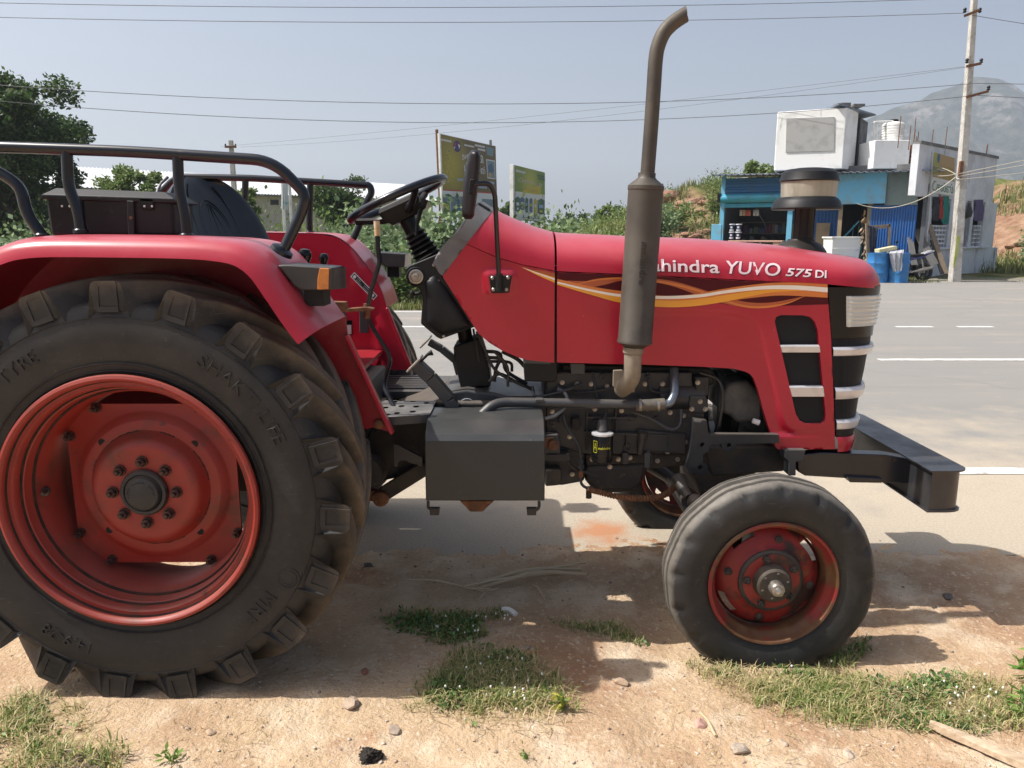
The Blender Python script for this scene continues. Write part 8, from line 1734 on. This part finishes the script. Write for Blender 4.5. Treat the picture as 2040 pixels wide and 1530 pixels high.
STK = leafm('dry_stalk', [(0.62, 0.5, 0.34), (0.48, 0.37, 0.23), (0.7, 0.6, 0.43)], 0.0, 0.85)
mb = MB(); rr = random.Random(3)
def gp(px, py, h): q = gnd(px, py); return Vector((q.x, q.y, dz(q.x, q.y)+h))
for a, m, b, w in (((948, 1180), (1060, 1152), (1166, 1128), .009), ((955, 1172), (1050, 1150), (1160, 1140), .011), ((950, 1168), (1080, 1146), (1150, 1133), .008), ((960, 1175), (1070, 1156), (1168, 1152), .012), ((925, 1176), (1000, 1166), (1100, 1150), .007), ((810, 1163), (870, 1170), (960, 1184), .005), ((940, 1178), (965, 1188), (955, 1198), .004), ((930, 1180), (975, 1190), (962, 1186), .004), ((960, 1186), (980, 1186), (992, 1180), .004)):
    mb.tube(crv([gp(*a, 0.012), gp(*m, 0.02+rr.random()*0.012), gp(*b, 0.012)], 5), [w*0.62]*4+[w*0.68]*4+[w*0.5]*3, 6)
build('dry_stalk', mb, STK, label='bundle of dry maize stalks lying in the shade under the tractor', cat='stalks')
for a, b, w, l in (((1395, 1420), (1425, 1470), .004, 'short pale straw lying right of the sunlit grass patch'), ((1000, 1218), (1028, 1226), .012, 'white paper scrap lying in the shaded grass'), ((1490, 1228), (1560, 1234), .004, 'thin straw in the sun patch left of the front tyre'), ((1062, 1168), (1085, 1195), .0035, 'thin dark twig curled beside the maize stalks')):
    mb = MB(); mb.tube(crv([gp(*a, 0.006), gp((a[0]+b[0])/2, (a[1]+b[1])/2-3, 0.012), gp(*b, 0.006)], 4), w, 5); build('twig' if 'twig' in l else ('paper_scrap' if 'paper' in l else 'straw'), mb, STK if 'paper' not in l else FLW, label=l, cat='litter')
p, q = gp(1852, 1452, 0.02), gp(2075, 1550, 0.02); mb = MB(); d = (q-p).normalized(); sdv = Vector((-d.y, d.x, 0)); rows = []
for t in np.linspace(0, 1, 14): c = p.lerp(q, t); w = 0.021*(1-0.15*math.sin(t*5))*(0.45+0.55*min(1, t*5)); rows.append([c-sdv*w+Vector((0, 0, -.01)), c-sdv*w*0.9+Vector((0, 0, .007+.003*math.sin(t*9))), c+Vector((0, 0, .011+.003*math.sin(t*14))), c+sdv*w*0.9+Vector((0, 0, .006)), c+sdv*w+Vector((0, 0, -.01))])
mb.grid(rows); build('wood_strip', mb, pm('bleached_split_wood', (0.5, 0.39, 0.27), 0.8, layers=[((0.36, 0.26, 0.17), 6, 0.4, 0.65, 5, (1, 12, 12)), ((0.2, 0.14, 0.1), 9, 0.62, 0.7, 5, (1, 9, 9))], bump=(90, 0.5, 0.003)), label='split pale strip of wood lying at the bottom right corner', cat='wood', ang=50)
g_ = gp(740, 1512, 0.012); me = rock_mesh('dung_clump', (0.036, 0.03, 0.022), 77, 4, 1.6)
for v in me.vertices: n_ = v.co.normalized(); v.co += n_*0.004*random.uniform(-1, 1)
me.materials.append(pm('dark_fibrous_dung', (0.022, 0.018, 0.015), 0.95, layers=[((0.06, 0.05, 0.04), 90, 0.5, 0.7)], bump=(160, 0.9, 0.006))); o = bpy.data.objects.new('dung_clump', me); COL.objects.link(o); o.location = g_; tag(o, 'dark fibrous clump of dung at the bottom edge below the rear tyre', 'dung')
rows = []; 
for j in range(9):
    rows.append([gp(100+110*i/13, 1512+42*j/8-6*math.sin(i*0.6), 0.008+0.016*abs(math.sin(i*0.9+j*0.7))*math.sin(math.pi*i/13)) for i in range(14)])
mb = MB(); mb.grid(rows); mb.grid([[p-Vector((0, 0, .004)) for p in r_] for r_ in rows]); build('rag', mb, pm('dusty_brown_rag', (0.13, 0.095, 0.075), 0.95, layers=[((0.22, 0.16, 0.12), 20, 0.4, 0.7)]), label='crumpled dusty brown rag on the dirt at the bottom left', cat='rag')
def sprig(px, py, h, n, seed, label, mat_=WEED, ls=0.05):
    r = np.random.default_rng(seed); b = gp(px, py, 0); t = thing('young_plant', label, 'plant', b); mb = MB(); P = []
    for k in range(n):
        e = b+Vector((r.normal()*h*0.25, r.normal()*h*0.25, h*r.uniform(0.6, 1.0))); pts = crv([b, b.lerp(e, 0.5)+Vector((r.normal()*h*.05, 0, 0)), e], 5); mb.tube(pts, 0.0022, 5)
        for q in range(9): P.append(np.array(pts[min(len(pts)-1, 2+q % 9)])+r.normal(size=3)*0.006)
    build('stem', mb, pm('green_stem', (0.12, 0.2, 0.06), 0.6), t); V, F = leaves(len(P), np.array(P), ls, seed, 0.35, 3.0); np_mesh('leaves', V, F, mat_, t, WO[t.name])
YL = leafm('fresh_plant_leaf', [(0.12, 0.25, 0.05), (0.2, 0.34, 0.08), (0.28, 0.4, 0.1)], 0.4)
sprig(2044, 1352, 0.13, 4, 5, 'fresh green seedling cut by the right edge above the grass patch', YL); sprig(2035, 1432, 0.10, 4, 6, 'narrow leaved green plant at the right edge of the grass patch', YL); sprig(1120, 1415, 0.06, 5, 7, 'bright weed with yellowing leaves in the sunlit grass patch', leafm('yellowing_leaf', [(0.12, 0.2, 0.05), (0.24, 0.32, 0.06), (0.55, 0.5, 0.08)], 0.4), 0.03); sprig(345, 1525, 0.035, 3, 8, 'tiny green seedling on bare dirt below the rear tyre', YL, 0.025); sprig(1048, 1515, 0.022, 3, 9, 'tiny green sprout near the bottom edge of the dirt', YL, 0.015)
